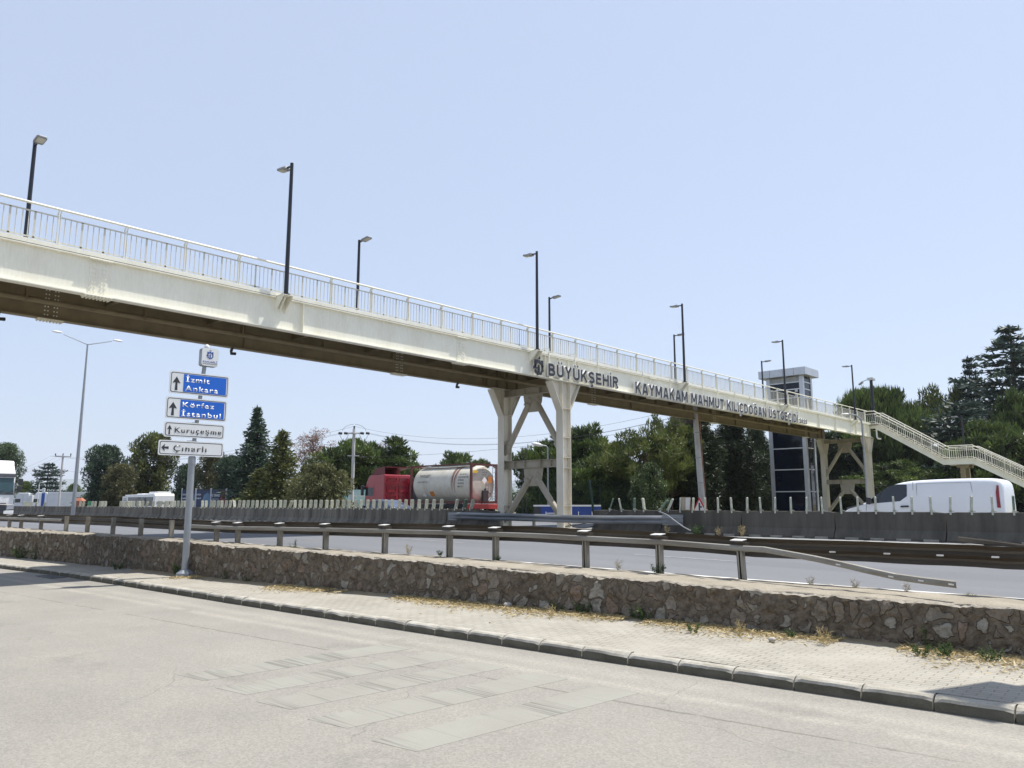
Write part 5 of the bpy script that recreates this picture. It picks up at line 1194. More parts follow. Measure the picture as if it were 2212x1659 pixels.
# tank container: a load that could be lifted off
tk = thing('tank_container', 'white cylindrical tank container in a rust red frame on the lorry', 'tank container', (RX, RYY, ZR_+1.15))
m = mat('stained_tank_cream', (.58,.555,.475), .5, 0, col2=(.44,.41,.34), scale=1.2, lo=.4, hi=.75, fine=.04, fscale=20)
nt = m.node_tree; L = nt.links; b = nt.nodes['Principled BSDF']; src = b.inputs['Base Color'].links[0].from_socket
tc = _n(nt,'ShaderNodeTexCoord'); sp_ = _n(nt,'ShaderNodeSeparateXYZ'); L.new(tc.outputs['Object'], sp_.inputs[0])
mp = _n(nt,'ShaderNodeMapping'); mp.inputs['Scale'].default_value=(7,1,.35); L.new(tc.outputs['Object'], mp.inputs['Vector'])
nz = _n(nt,'ShaderNodeTexNoise', Scale=1.0, Detail=6.0); L.new(mp.outputs[0], nz.inputs['Vector'])
a1 = _n(nt,'ShaderNodeMath', operation='SUBTRACT'); L.new(sp_.outputs['X'], a1.inputs[0]); a1.inputs[1].default_value=-1.75
a2 = _n(nt,'ShaderNodeMath', operation='ABSOLUTE'); L.new(a1.outputs[0], a2.inputs[0])
a3 = _n(nt,'ShaderNodeMapRange'); a3.inputs['From Min'].default_value=0; a3.inputs['From Max'].default_value=.42; a3.inputs['To Min'].default_value=1; a3.inputs['To Max'].default_value=0; L.new(a2.outputs[0], a3.inputs['Value'])
a4 = _n(nt,'ShaderNodeMapRange'); a4.inputs['From Min'].default_value=.2; a4.inputs['From Max'].default_value=2.3; a4.inputs['To Min'].default_value=.15; a4.inputs['To Max'].default_value=1; L.new(sp_.outputs['Z'], a4.inputs['Value'])
a5 = _n(nt,'ShaderNodeMath', operation='MULTIPLY'); L.new(a3.outputs[0], a5.inputs[0]); L.new(a4.outputs[0], a5.inputs[1])
a6 = _n(nt,'ShaderNodeMath', operation='MULTIPLY'); L.new(a5.outputs[0], a6.inputs[0]); L.new(nz.outputs['Fac'], a6.inputs[1])
a7 = _n(nt,'ShaderNodeMapRange'); a7.inputs['From Min'].default_value=.10; a7.inputs['From Max'].default_value=.26; a7.inputs['To Max'].default_value=.9; L.new(a6.outputs[0], a7.inputs['Value'])
mx = _n(nt,'ShaderNodeMix', data_type='RGBA'); L.new(a7.outputs[0], mx.inputs['Factor']); L.new(src, mx.inputs['A']); mx.inputs['B'].default_value=(.17,.065,.03,1); L.new(mx.outputs['Result'], b.inputs['Base Color'])
TR, TCY, TCZ = 1.19, 1.22, 1.28
mb = MB(); pts = []; rd = []
for u in (0,.03,.08,.14,.20): pts.append((-5.90+u,TCY,TCZ)); rd.append(TR*(.72+.28*math.sqrt(max(.0,1-((.20-u)/.20)**2))))
for u in (.20,.14,.08,.03,0): pts.append((-.16-u,TCY,TCZ)); rd.append(TR*(.72+.28*math.sqrt(max(.0,1-((.20-u)/.20)**2))))
mb.tube(pts, rd, 48); vs_ = mb.build('vessel', m, tk, smooth=True)
mb = MB()
for x in (-4.25, -2.35, -1.75, -.62): mb.tube([(x,TCY,TCZ),(x+.05,TCY,TCZ)], TR+.012, 48)
mb.build('cladding_band', M['offwhite'], vs_)
mb = MB(); f = .13
for x in (-6.06, -f):
    for y in (0, 2.44-f): mb.box((x,y,0),(x+f,y+f,2.59))
    mb.box((x,f+.001,2.45),(x+f,2.44-f-.001,2.585)); mb.box((x,f+.001,.004),(x+f,2.44-f-.001,.16))
for y in (0, 2.44-f): mb.box((-6.06+f+.001,y,2.50),(-f-.001,y+f*.7,2.58)); mb.box((-6.06+f+.001,y,.004),(-f-.001,y+f*.8,.17))
for y in (.10, 2.30): mb.bar((-.06,y,2.35),(-.06,1.22+(y-1.22)*.55,2.53),.06,.06)
mb.build('frame', M['redframe'], tk)
mb = MB(); mb.box((-5.6,.62,2.47),(-.5,1.02,2.50)); mb.box((-5.6,1.4,2.47),(-.5,1.8,2.50)); mb.build('catwalk', M['offwhite'], tk)
mb = MB()
for y in (1.95, 2.25): mb.bar((.02,y,.2),(.02,y,2.5),.03,.03)
for k in range(8): mb.bar((.02,1.95,.35+.28*k),(.02,2.25,.35+.28*k),.025,.025)
mb.build('ladder', M['galv'], tk)
mb = MB(); mb.box((-.05,1.0,.12),(.12,1.45,.85)); mb.tube([(.05,1.22,.85),(.05,1.22,.98)], .06, 8); mb.tube([(.08,1.45,.75),(.1,1.75,.6),(.1,1.7,.3),(.1,1.4,.14)], .025, 6); mb.build('valve_box', M['darkplastic'], tk)
def cyl_text(s, h, w, x, ang, mt, name='lettering'):
    me = textmesh(s, h, w, 0, .012, 1.05, 'LEFT', [mt]); co = np.empty(len(me.vertices)*3); me.vertices.foreach_get('co', co); co = co.reshape(-1,3)
    a = ang + co[:,1]/TR; out = np.stack([x+co[:,0], TCY-(TR+.018)*np.cos(a), TCZ+(TR+.018)*np.sin(a)], 1); me.vertices.foreach_set('co', out.ravel())
    o = bpy.data.objects.new(name, me); COL.objects.link(o); o.parent = vs_; return o
cyl_text('TRIFLEET', .20, 1.12, -5.25, .42, M['inkblack']); cyl_text('www.trifleet.com', .085, 1.05, -5.3, .12, M['inkblack'])
for k, (s, w) in enumerate((('TRIU 387702 6', .75),('UN 2014 PORTABLE TANK', .95),('22K7 30480 KG', .55),('TARE 3680 KG', .6),('IMDG 1 EX', .5))): cyl_text(s, .10, w, -1.30, .50-.17*k, M['inkblack'])
def cyl_plate(x, ang, w, h, mt, name, tilt=0):
    mb = MB(); pts = []
    for a, c in ((-w/2,-h/2),(w/2,-h/2),(w/2,h/2),(-w/2,h/2)):
        aa = a*math.cos(tilt)-c*math.sin(tilt); cc = a*math.sin(tilt)+c*math.cos(tilt); an = ang+cc/TR; pts.append((x+aa, TCY-(TR+.02)*math.cos(an), TCZ+(TR+.02)*math.sin(an)))
    mb.add(pts, [(0,1,2,3)]); return mb.build(name, mt, vs_)
cyl_plate(-3.95, -.55, .42, .36, M['orangeplate'], 'hazard_plate', .1); cyl_plate(-4.75, -.62, .30, .30, M['white'], 'hazard_diamond', math.pi/4)
def rplate(y, z, w, h, mt, name, rot=0):
    mb = MB(); c, s = math.cos(rot), math.sin(rot); mb.add([(.012, y+a*c-b_*s, z+a*s+b_*c) for a, b_ in ((-w/2,-h/2),(w/2,-h/2),(w/2,h/2),(-w/2,h/2))], [(0,1,2,3)]); return mb.build(name, mt, tk)
rplate(1.75,1.55,.40,.42,M['orangeplate'],'hazard_plate'); rplate(.36,2.05,.44,.17,M['yellowplate'],'warning_label'); rplate(1.2,1.5,.34,.34,M['white'],'hazard_diamond',math.pi/4)
for k, (s, w) in enumerate((('TRIU 387702 6',.6),('22K7',.2),('GROSS 36000',.5),('TARE 3680',.4))):
    me = textmesh(s, .075, w, 0, .01, 1, 'LEFT', [M['inkblack']]); place_flat(me, (.014,.95,2.28-.15*k), (0,1,0), (0,0,1), 'lettering', tk)

# --- white lorry at the left edge, coming towards the camera
c0 = at(33, 1050, 49); WT = Vector((c0.x, c0.y-2.5, 1.06))
wl = thing('white_lorry', 'white lorry coming along the near carriageway, cut by the left edge of the photo', 'lorry', WT)
prof = [(0,.9),(0,1.62),(-.04,2.75),(-.12,3.02),(-.5,3.42),(-.6,3.75),(-1.9,3.82),(-2.2,3.7),(-2.2,.9)]
mb = MB(); mb.prism(prof, (0,0,0), (1,0,0), (0,0,1), (0,2.5,0)); cab = mb.build('cab', M['white'], wl, bevel=.09)
mb = MB(); mb.prism([(.012,1.74),(-.028,2.66),(-.03,2.66),(.0,1.74)], (.015,.10,0), (1,0,0), (0,0,1), (0,2.3,0)); mb.build('windscreen', M['cabglass'], cab)
mb = MB(); mb.box((-.06,.02,2.72),(.06,2.48,2.93)); mb.build('sun_visor', M['greyplastic'], cab, bevel=.03)
mb = MB(); mb.box((-.02,.05,1.60),(.022,2.45,1.73)); mb.build('scuttle', M['greyplastic'], cab)
mb = MB()
for y in (.5,1.3,2.0): mb.bar((.045,y,1.70),(.04,y+.55,1.86),.03,.02)
mb.build('wiper', M['darkplastic'], cab)
mb = MB(); mb.prism([(0,.40),(.10,.45),(.12,.95),(.02,1.06)], (0,.0,0), (1,0,0), (0,0,1), (0,2.5,0)); mb.build('bumper', M['greyplastic'], wl, bevel=.03)
mb = MB()
for z in (.62,.76,.90,1.03): mb.box((.115,.45,z),(.16,2.05,z+.06))
mb.build('grille', M['darkplastic'], wl)
mb = MB(); mb.prism([(2.08,.66),(2.49,.70),(2.49,1.02),(2.12,.95)], (.105,0,0), (0,1,0), (0,0,1), (.05,0,0)); mb.build('headlamp', M['headlens'], wl, bevel=.01)
mb = MB(); mb.prism([(.05,.66),(.42,.70),(.42,.95),(.05,1.02)], (.105,0,0), (0,1,0), (0,0,1), (.05,0,0)); mb.build('headlamp', M['headlens'], wl, bevel=.01)
mb = MB(); mb.box((.10,1.95,.40),(.15,2.5,.62)); mb.build('lower_bumper', M['white'], wl, bevel=.02)
mb = MB(); mb.box((-.10,2.62,2.25),(.16,2.88,2.62)); mb.box((-.10,2.60,1.78),(.16,2.86,2.18)); mb.box((-.02,2.48,2.50),(.05,2.64,2.56)); mb.box((-.02,2.48,1.9),(.05,2.64,1.96)); mb.build('door_mirror', M['darkplastic'], wl, bevel=.04)
mb = MB(); mb.box((.004,1.05,1.30),(.012,1.58,1.42)); mb.build('badge', mat('badge_red',(.45,.02,.03),.4,0,var=.1), wl)
mb = MB(); mb.box((-14,.0,1.1),(-2.6,2.5,3.75)); mb.build('trailer_body', M['offwhite'], wl, bevel=.03)
mb = MB(); mb.box((-13.9,.6,.6),(-.4,1.9,1.05)); mb.build('chassis', M['darkplastic'], wl)
for x in (-1.3,-4.3,-10.5,-11.8): wheel(wl, x, .05, .5, .3); wheel(wl, x, 2.15, .5, .3)

# --- parked lorries, bus and other far vehicles
def parked(name, label, x, dep, L, H, W=2.5, kind='tractor', paint='white'):
    p = at(x, 1088, dep); t = thing(name, label, 'lorry', (p.x, p.y, .55), YAW + R(8), 'lorries parked beyond the motorway')
    if kind == 'trailer':
        mb = MB(); mb.box((0,0,1.0),(L,W,H)); bo = mb.build('trailer_body', M['offwhite'], t, bevel=.05)
        mb = MB(); mb.box((-.02,-.03,H-.16),(L+.02,W+.03,H+.04)); mb.build('top_rail', M['alulight'], bo)
        mb = MB(); mb.box((.3,.5,.55),(L-.3,W-.5,.98)); mb.build('chassis', M['darkplastic'], t)
        for q in (L-1.2, L-2.4): wheel(t, q, .03, .5, .3)
    else:
        mb = MB(); mb.prism([(0,.7),(.0,1.7),(.10,2.5),(.35,H-.15),(.6,H),(2.1,H),(2.2,H-.2),(2.2,.7)], (0,0,0), (1,0,0), (0,0,1), (0,W,0)); cab = mb.build('cab', M[paint], t, bevel=.08)
        MB().box((.12,-.012,1.75),(.95,.01,2.35)).build('side_window', M['glass'], cab); MB().box((1.3,-.012,1.0),(1.32,.01,H-.3)).build('door_gap', M['greyplastic'], cab)
        MB().box((2.2,.1,1.0),(2.7,W-.1,H-.4)).build('air_deflector', M['offwhite'], t, bevel=.04)
        MB().box((.3,.5,.5),(6,W-.5,.95)).build('chassis', M['darkplastic'], t)
        for q in (.9, 4.2, 5.4): wheel(t, q, .03, .5, .3)
    return t
parked('parked_lorry', 'pale parked lorry cab seen just right of the moving white lorry', 30, 128, 6, 3.35, paint='offwhite')
parked('parked_lorry', 'bright white parked lorry cab left of the grey trailer', 70, 128, 6, 3.45)
parked('parked_trailer', 'pale grey box trailer parked behind the tall light mast', 101, 128, 8.5, 3.45, kind='trailer')
P = at(333, 1088, 92)
bus = thing('coach', 'white coach with a green stripe parked before the dark trees', 'coach', (P.x, P.y, .35))
mb = MB(); mb.prism([(0,.4),(0,2.7),(-.15,2.95),(-9,2.85),(-9.3,2.5),(-9.3,.4)], (0,0,0), (1,0,0), (0,0,1), (0,2.4,0)); bb = mb.build('body', M['white'], bus, bevel=.07)
MB().box((-9.2,-.012,1.5),(-.35,.01,2.55)).build('side_window', M['glass'], bb); MB().box((-9.0,-.012,.5),(-.4,.01,1.1)).build('green_stripe', M['greenpaint'], bb)
MB().box((-2.6,.35,2.90),(-.2,2.05,3.18)).build('air_conditioner', M['white'], bus, bevel=.08); MB().box((-6.5,.5,2.86),(-5,1.9,3.0)).build('roof_hatch', M['white'], bus, bevel=.05)
MB().box((.0,.02,.5),(.02,.35,1.4)).build('corner_panel', M['orange'], bus)
me = textmesh('ZIRHLI', .26, 1.15, .004, .02, 1.1, 'LEFT', [M['inkblack']]); place_flat(me, (.012,.22,1.72), (0,1,0), (0,0,1), 'lettering', bus)
mb = MB(); mb.tube([(.006,1.75,1.85),(.014,1.75,1.85)], .2, 20); lg = mb.build('logo', M['posterred'], bus); lg.scale = (1,2.0,1); lg.location = (0,-1.75,0)
for x in (-2.2,-7.2): wheel(bus, x, .03, .45, .3)
P = at(512, 1088, 88)
rc = thing('red_car', 'red car parked behind the paddles to the right of the coach', 'car', (P.x-3.2, P.y, .55), R(6))
finish(loft([carring(x, 1.75, zb+.1, zs+.3, zt+.42, ln, ins, fl) for x, zb, zs, zt, ln, ins, fl in CS]).build('body', mat('faded_red_paint',(.30,.03,.03),.35,0,var=.15,coat=.3), rc))
splate([(1.42,1.30),(3.4,1.30),(3.2,1.66),(2.0,1.74)], 'side_window', M['glass'], rc, lambda x, z: (x, .0+.28*max(0,z-1.25), z))
for x in (.85,3.55): wheel(rc, x, .02, .36, .2)

# ================================================================ posters, banner, kiosk, hoarding
def poster(x0, x1, lab, words, sidemat, dep=86):
    a = at(x0, 1088, dep); b_ = at(x1, 1088, dep); d = (b_-a); w = d.length; d.normalize()
    t = thing('poster_board', lab, 'billboard', (a.x, a.y, .85), 0, 'row of event posters')
    n = d.cross(UZ)
    mb = MB()
    for q in (.03, w-.03): mb.bar(d*q+n*.0, d*q+UZ*2.95, .07, .07)
    mb.build('post', M['alulight'], t)
    mb = MB(); mb.prism([(.07,.55),(w-.07,.55),(w-.07,2.85),(.07,2.85)], (0,0,0), d, UZ, n*.05); pn = mb.build('panel', M['posternavy'], t)
    mb = MB(); mb.prism([(.07,2.74),(w-.07,2.74),(w-.07,2.85),(.07,2.85)], n*.052, d, UZ, n*.006); mb.build('frame', M['darkplastic'], pn)
    mb = MB()
    if sidemat == 'posterblue': poly = [(w*.42,1.35),(w*.62,1.05),(w*.95,1.0),(w*.95,2.3),(w*.78,2.5),(w*.55,2.2)]
    else: poly = [(w*.62,.9),(w*.95,.9),(w*.95,2.65),(w*.72,2.65),(w*.66,1.9)]
    mb.prism(poly, n*.051, d, UZ, n*.004); mb.build('picture', M[sidemat], pn)
    for (s, xx, z, ww, h, mm) in words:
        me = textmesh(s, h, w*ww, .003, .015, 1.0, 'LEFT', [M[mm]]); place_flat(me, n*.056+d*(w*xx)+UZ*z, d, UZ, 'lettering', pn)
poster(391, 421.5, 'poster reading GONCA ENGELSİZ at the left of the row', [('GONCA',.08,2.18,.34,.17,'white'),('ENGELSİZ',.08,1.78,.40,.15,'white')], 'posterblue')
poster(422.5, 454, 'blue poster partly hidden behind the signpost', [('GONCA',.04,2.18,.30,.17,'white'),('ENGELSİZ',.04,1.78,.34,.15,'white')], 'posterblue')
poster(455, 487, 'poster reading 15 TEMMUZ with red edge, right beside the signpost', [('15 TEMMUZ',.06,2.02,.54,.30,'white'),('ÖZEL PROGRAM',.09,1.70,.44,.13,'offwhite')], 'posterred')
poster(488, 521, 'poster reading 15 TEMMUZ with red edge at the right end of the row', [('15 TEMMUZ',.06,2.02,.56,.30,'white'),('ÖZEL PROGRAM',.09,1.70,.46,.13,'offwhite')], 'posterred')
a = at(738, 1088, 78); d = RT.copy(); n = d.cross(UZ)
bn_ = thing('garden_banner', 'teal and white banner with pale letters behind the bush, left of the red cab', 'banner', (a.x, a.y, .9))
mb = MB(); mb.prism([(0,.1),(2.9,.1),(2.9,2.6),(0,2.6)], (0,0,0), d, UZ, n*.04); pn = mb.build('cloth', M['roadgreen'], bn_)
me = textmesh('gardin', .34, 1.25, .003, .02, 1.0, 'LEFT', [M['white']]); place_flat(me, n*.044+d*1.1+UZ*1.85, d, UZ, 'lettering', pn)
mb = MB(); mb.prism([(1.5,.2),(2.3,.2),(1.9,1.0)], n*.041, d, UZ, n*.004); mb.build('triangle', M['greyplastic'], pn)
mb = MB()
for q in (0,1.45,2.9): mb.bar(d*q-n*.05, d*q-n*.05+UZ*2.7, .07, .07)
mb.build('post', M['galv'], bn_)
P = at(172, 1088, 112)
kq = thing('brick_kiosk', 'small terracotta brick stack with a hipped cap, right of the tall light mast', 'brick stack', (P.x, P.y, .5), YAW)
mb = MB(); mb.box((-.45,-.45,0),(.45,.45,1.55)); bk = mb.build('body', M['terracotta'], kq)
mb = MB()
for z in (.5,1.0,1.55): mb.box((-.55,-.55,z),(.55,.55,z+.09))
mb.build('ledge', M['terracotta'], kq); mb = MB(); mb.add([(-.62,-.62,2.0),(.62,-.62,2.0),(.62,.62,2.0),(-.62,.62,2.0),(-.25,-.25,2.45),(.25,-.25,2.45),(.25,.25,2.45),(-.25,.25,2.45)], [(0,3,2,1),(4,5,6,7),(0,1,5,4),(1,2,6,5),(2,3,7,6),(3,0,4,7)]); mb.box((-.5,-.5,1.64),(.5,.5,2.0)); mb.build('cap', M['terracotta'], kq)
P = at(1152, 1088, 57); d = at(1298, 1088, 57) - P; w = d.length; d.normalize(); n = d.cross(UZ)
hd = thing('blue_hoarding', 'low blue hoarding with white top edge seen through the gap at the pier', 'hoarding', (P.x, P.y, .78))
mb = MB(); mb.prism([(.55,.12),(w,.12),(w,1.12),(.55,1.12)], (0,0,0), d, UZ, n*.05); mb.build('panel', M['bluetarp'], hd)
mb = MB(); mb.prism([(0,1.12),(w,1.12),(w,1.24),(0,1.24)], n*.01, d, UZ, n*.05); mb.prism([(.55,.0),(w,.0),(w,.10),(.55,.10)], n*.02, d, UZ, n*.05); 
for q in (.9,1.6,2.5,3.3,4.3): mb.prism([(q,.12),(q+.06,.12),(q+.06,.75),(q,.75)], n*.052, d, UZ, n*.03)
for z in (.35,.6): mb.prism([(.9,z),(1.6,z),(1.6,z+.06),(.9,z+.06)], n*.052, d, UZ, n*.02)
mb.build('rail', M['white'], hd)
mb = MB(); mb.prism([(0,.62),(.54,.62),(.54,1.10),(.04,1.10)], (0,0,0), d, UZ, n*.05); mb.build('black_panel', M['inkblack'], hd)
mb = MB()
rng = random.Random(2)
for k in range(60): mb.sphere(d*rng.uniform(-.2,.52)+n*rng.uniform(-.1,.3)+UZ*rng.uniform(.05,.5), rng.uniform(.03,.06), 5, 3)
lf = mb.build('leaf_litter', mat('brown_leaves',(.18,.10,.05),.9,0,var=.5,scale=14), None); lf.location = (P.x, P.y, .78); stuff(lf, 'heap of brown leaves beside the blue hoarding', 'leaves')

# ================================================================ poles, wires, fence, warning sign
B0 = onY(159, 1095, 26.0)
mt_ = thing('light_mast', 'very tall slender light mast with two arms beside the median barrier', 'light mast', (B0.x, 26.0, .95))
hh = onY(172, 750, 26.0).z - .95
mb = MB(); mb.tube([(0,0,0),(0,0,hh*.5),(0,0,hh)], [.20,.14,.075], 10); mb.build('pole', M['polegrey'], mt_)
for s in (-1, 1):
    mb = MB(); mb.tube([(0,0,hh-.05),(0,s*2.2,hh+.62)], [.05,.035], 8); ar = mb.build('arm', M['polegrey'], mt_)
    mb = MB(); mb.sphere((0,s*2.75,hh+.78), .5, 10, 6, 0, (.32,1,.2)); mb.build('lamp_head', M['white'], ar, smooth=True)
def wood_pole(label, x, ytop, dep, rad=.16, base=.8):
    p = at(x, 1088, dep); top = at(x, ytop, dep).z; t = thing('utility_pole', label, 'utility pole', (p.x, p.y, base)); h = top-base
    mb = MB(); mb.tube([(0,0,0),(0,0,h)], [rad,rad*.72], 10); mb.build('pole', M['concpole'], t); return t, h
t, h = wood_pole('concrete utility pole with a wide crossarm left of the tall light mast', 127, 981, 100)
mb = MB(); mb.bar(RT*-1.05+UZ*(h-.18), RT*1.05+UZ*(h-.3), .12, .12); mb.build('crossarm', M['concpole'], t); mb = MB(); mb.bar(RT*-.35+UZ*(h-2.0), RT*.45+UZ*(h-2.0), .1, .1); mb.build('crossarm', M['concpole'], t)
mb = MB()
for q in (-1.0, 0, 1.0): mb.tube([RT*q+UZ*(h-.22), RT*q+UZ*(h+.14)], [.05,.08], 8)
for q in (.3,.55,.75): mb.sphere(RT*q+UZ*(h-2.05-.15*(q*3%1)), .09, 6, 4)
mb.build('insulator', M['darkplastic'], t)
t, hB = wood_pole('concrete utility pole rising behind the bush left of the red cab', 760, 924, 75, .19)
PB = t.location.copy()
mb = MB(); mb.box((-.35,-.35,hB-.5),(.35,.35,hB-.38)); mb.bar(RT*-1.0+UZ*(hB-.42), RT*1.0+UZ*(hB-.42), .09, .09); mb.build('crossarm', M['concpole'], t); mb = MB(); mb.bar(RT*-.55+UZ*(hB-2.65), RT*.55+UZ*(hB-2.65), .16, .09); mb.build('crossarm', M['concpole'], t)
mb = MB(); mb.tube([UZ*(hB), UZ*(hB+.28)], .08, 8)
for q in (-1.35,-.8,.8,1.35): mb.tube([RT*(q-.17)+UZ*(hB-.42), RT*(q+.17)+UZ*(hB-.46)], .12, 8)
for q in (.6,.8,.95,1.1): mb.sphere(RT*q+UZ*(hB-2.8), .08, 6, 4)
mb.build('insulator', M['darkplastic'], t)
mb = MB()
for q in (-1, 1):
    pts = [RT*(q*1.45)+UZ*(hB-.45)]
    for k in range(1,7): u = k/6; pts.append(RT*(q*(1.45-.95*u))+UZ*(hB-.45-.75*math.sin(math.pi*u)))
    mb.tube(pts, .018, 5)
    pts = [RT*(q*1.3*math.cos(a))*.9+UZ*(hB-.3+.75*math.sin(a)) for a in frange(.15,1.5,.2)]; mb.tube(pts, .016, 5)
mb.bar(RT*.2+UZ*(hB-1.9), RT*1.0+UZ*(hB-2.7), .03, .03); mb.build('jumper_wire', M['cable'], t)
# concrete pole right of the pier
p0 = at(1520, 1112, 52); p1 = at(1499, 860, 52)
cp = thing('concrete_pole', 'thick pale concrete pole with red pipes standing before the dark pines', 'utility pole', (p0.x, p0.y, .8))
q1 = Vector((p1.x-p0.x, p1.y-p0.y, p1.z-.8)); mb = MB(); mb.tube([(0,0,0), q1*.5, q1], [.23,.20,.165], 12); mb.build('pole', M['concpole'], cp)
mb = MB(); pf = RT*.19 - FH*.08; mb.tube([pf+Vector((0,0,.2)), pf*.95+q1*.5, pf*.85+q1*.93], .03, 6); mb.tube([pf*1.3+Vector((0,0,.2)), pf*1.2+q1*.5, pf*1.4+q1*.83, pf*.7+q1*.97], .022, 6); mb.build('cable_pipe', mat('pinkish_pipe',(.42,.22,.17),.6,0,var=.3), cp)
mb = MB()
for u in (.12,.32,.52,.72): c = q1*u; mb.tube([c, c+Vector((0,0,.05))], .245, 12)
mb.build('band', M['galv'], cp)
mb = MB()
rng = random.Random(8)
for k in range(26):
    a = q1*rng.uniform(.80,.90) - RT*rng.uniform(.1,.4); pts = [a]
    for j in range(4): pts.append(pts[-1] - RT*rng.uniform(.15,.5) + UZ*rng.uniform(-.25,.35) + FH*rng.uniform(-.3,.3))
    mb.tube(pts, [.025,.022,.018,.014,.008], 5)
mb.build('dead_creeper', M['deadwood'], cp)
# wires between the poles
def wire(a, b, sag, rad=.014, n=18):
    pts = [a+(b-a)*(i/n) - UZ*(sag*4*(i/n)*(1-i/n)) for i in range(n+1)]; return pts
pl = thing('power_line', 'power lines strung from the utility pole to the concrete pole past the pier', 'power line', PB)
A0 = PB + UZ*hB; C0 = Vector((p0.x, p0.y, .8)) + q1*.93
mb = MB()
for q, dz in ((1.5,-.42),(1.42,-.48),(0,.25)):
    mb.tube([p-PB for p in wire(A0+RT*q+UZ*dz, C0+UZ*(dz*.6)+RT*(.2*q), 1.7+.12*dz)], .009, 4)
mb.tube([p-PB for p in wire(A0+RT*.9-UZ*2.75, C0-UZ*1.0, .55)], .010, 4); mb.build('wire', M['cable'], pl)
pl2 = thing('power_line', 'thin power lines running left from the utility pole over the dark firs', 'power line', PB)
E0 = at(127, 985, 100)
mb = MB()
for q, dz in ((-1.5,-.45),(-1.3,-.5),(0,.25)): mb.tube([p-PB for p in wire(A0+RT*q+UZ*dz, E0+RT*q*.7, 1.5)], .009, 4)
mb.tube([p-PB for p in wire(E0+RT*.5-UZ*1.9, A0-UZ*2.8, 1.0)], .008, 4); mb.build('wire', M['cable'], pl2)
pl3 = thing('power_line', 'faint power lines running off the left edge of the photo', 'power line', E0)
mb = MB()
for q in (-1.0, 0, 1.0): mb.tube([p for p in wire(RT*q, at(-60, 1030, 120)-E0+RT*q, 1.0)], .008, 4)
mb.build('wire', M['cable'], pl3)
# small lamps and poles in the distance
def small_lamp(label, x, ytop, dep, side=-1, colr='polegrey', L_=.9, base=.6):
    p = at(x, 1088, dep); z = at(x, ytop, dep).z-base; t = thing('street_lamp', label, 'street lamp', (p.x, p.y, base))
    mb = MB(); mb.tube([(0,0,0),(0,0,z-.15), RT*side*.12+UZ*z, RT*side*.45+UZ*(z+.06)], [.075,.06,.05,.045], 8); mb.build('pole', M[colr], t)
    mb = MB(); c = RT*side*(.45+L_*.4)+UZ*(z+.12); ang = math.atan2(RT.y*side, RT.x*side)
    mb.sphere((0,0,0), L_*.5, 10, 6, 0, (1,.42,.3)); o = mb.build('lamp_head', M['white'], t, smooth=True); o.location = c; o.rotation_euler = (0, R(-12), ang); return t
small_lamp('grey street lamp with a white head framed between the pier legs', 1184, 962, 62, -1, 'polegrey', 1.0)
small_lamp('thin pale street lamp standing before the cedar at the left', 81, 1043, 125, 1, 'alulight', .7)
p = at(92, 1088, 112)
t = thing('totem_sign', 'slim navy blue totem with a white top before the parked lorries', 'totem sign', (p.x, p.y, .6), YAW)
mb = MB(); mb.box((-.20,-.1,0),(.20,.1,3.15)); mb.build('body', M['logoblue'], t, bevel=.03); mb = MB(); mb.box((-.19,-.12,3.0),(.19,.08,3.75)); mb.build('top', M['offwhite'], t, bevel=.05)
p = at(270, 1088, 95); t = thing('notice_sign', 'small white notice board to the left of the coach', 'sign', (p.x, p.y, .5), YAW)
mb = MB(); mb.box((-.03,-.03,0),(.03,.03,2.4)); mb.build('pole', M['polegrey'], t); mb = MB(); mb.box((-.33,-.06,1.55),(.33,-.035,2.5)); mb.build('board', M['signwhite'], t); mb = MB()
for z in (1.75,1.95,2.15): mb.box((-.22,-.066,z),(.2,-.0605,z+.07))
mb.build('writing', M['inkblack'], t)
p = at(1133, 1088, 52); t = thing('cable_pole', 'dark pole with ladder like brackets just right of the left pier leg', 'pole', (p.x, p.y, .8))
zt2 = at(1133, 965, 52).z-.8
mb = MB()
for q in (-.12,.12): mb.bar(RT*q, RT*q+UZ*zt2, .03, .03)
for k in range(4): mb.bar(RT*-.28+UZ*(zt2-.05-.42*k), RT*.14+UZ*(zt2-.05-.42*k), .045, .045)
mb.build('bracket', M['darkplastic'], t)
# warning triangle facing the far carriageway
X0 = onY(1511, 1095, 27.6).x
t = thing('warning_sign', 'red bordered triangular warning sign with a side road symbol at the concrete pole', 'road sign', (X0, 27.6, .95))
zc = onY(1511, 1095, 27.6).z-.95; s = onY(1528, 1095, 27.6).x - onY(1495, 1095, 27.6).x
mb = MB(); mb.tube([(0,.05,0),(0,.05,zc+.25)], .035, 8); mb.build('pole', M['galv'], t)
def tri(k, y0, y1, mt, name, par):
    mb = MB(); r_ = s*.5*k; c = .0; mb.prism([(-r_,-r_*.62),(r_,-r_*.62),(0,r_*1.15)], (0,y0,zc-.0+.0), (1,0,0), (0,0,1), (0,y1-y0,0)); return mb.build(name, mt, par)
rdm = mat('sign_red',(.42,.02,.03),.4,0,var=.1)
tri(1.0,0,.02,rdm,'sign_board',t); tri(.70,-.004,-.001,M['signwhite'],'face',t)
mb = MB(); mb.box((-.035,-.009,zc-.17),(.035,-.0045,zc+.16)); mb.box((.0355,-.009,zc-.03),(.11,-.0045,zc+.03)); mb.build('symbol', M['inkblack'], t)
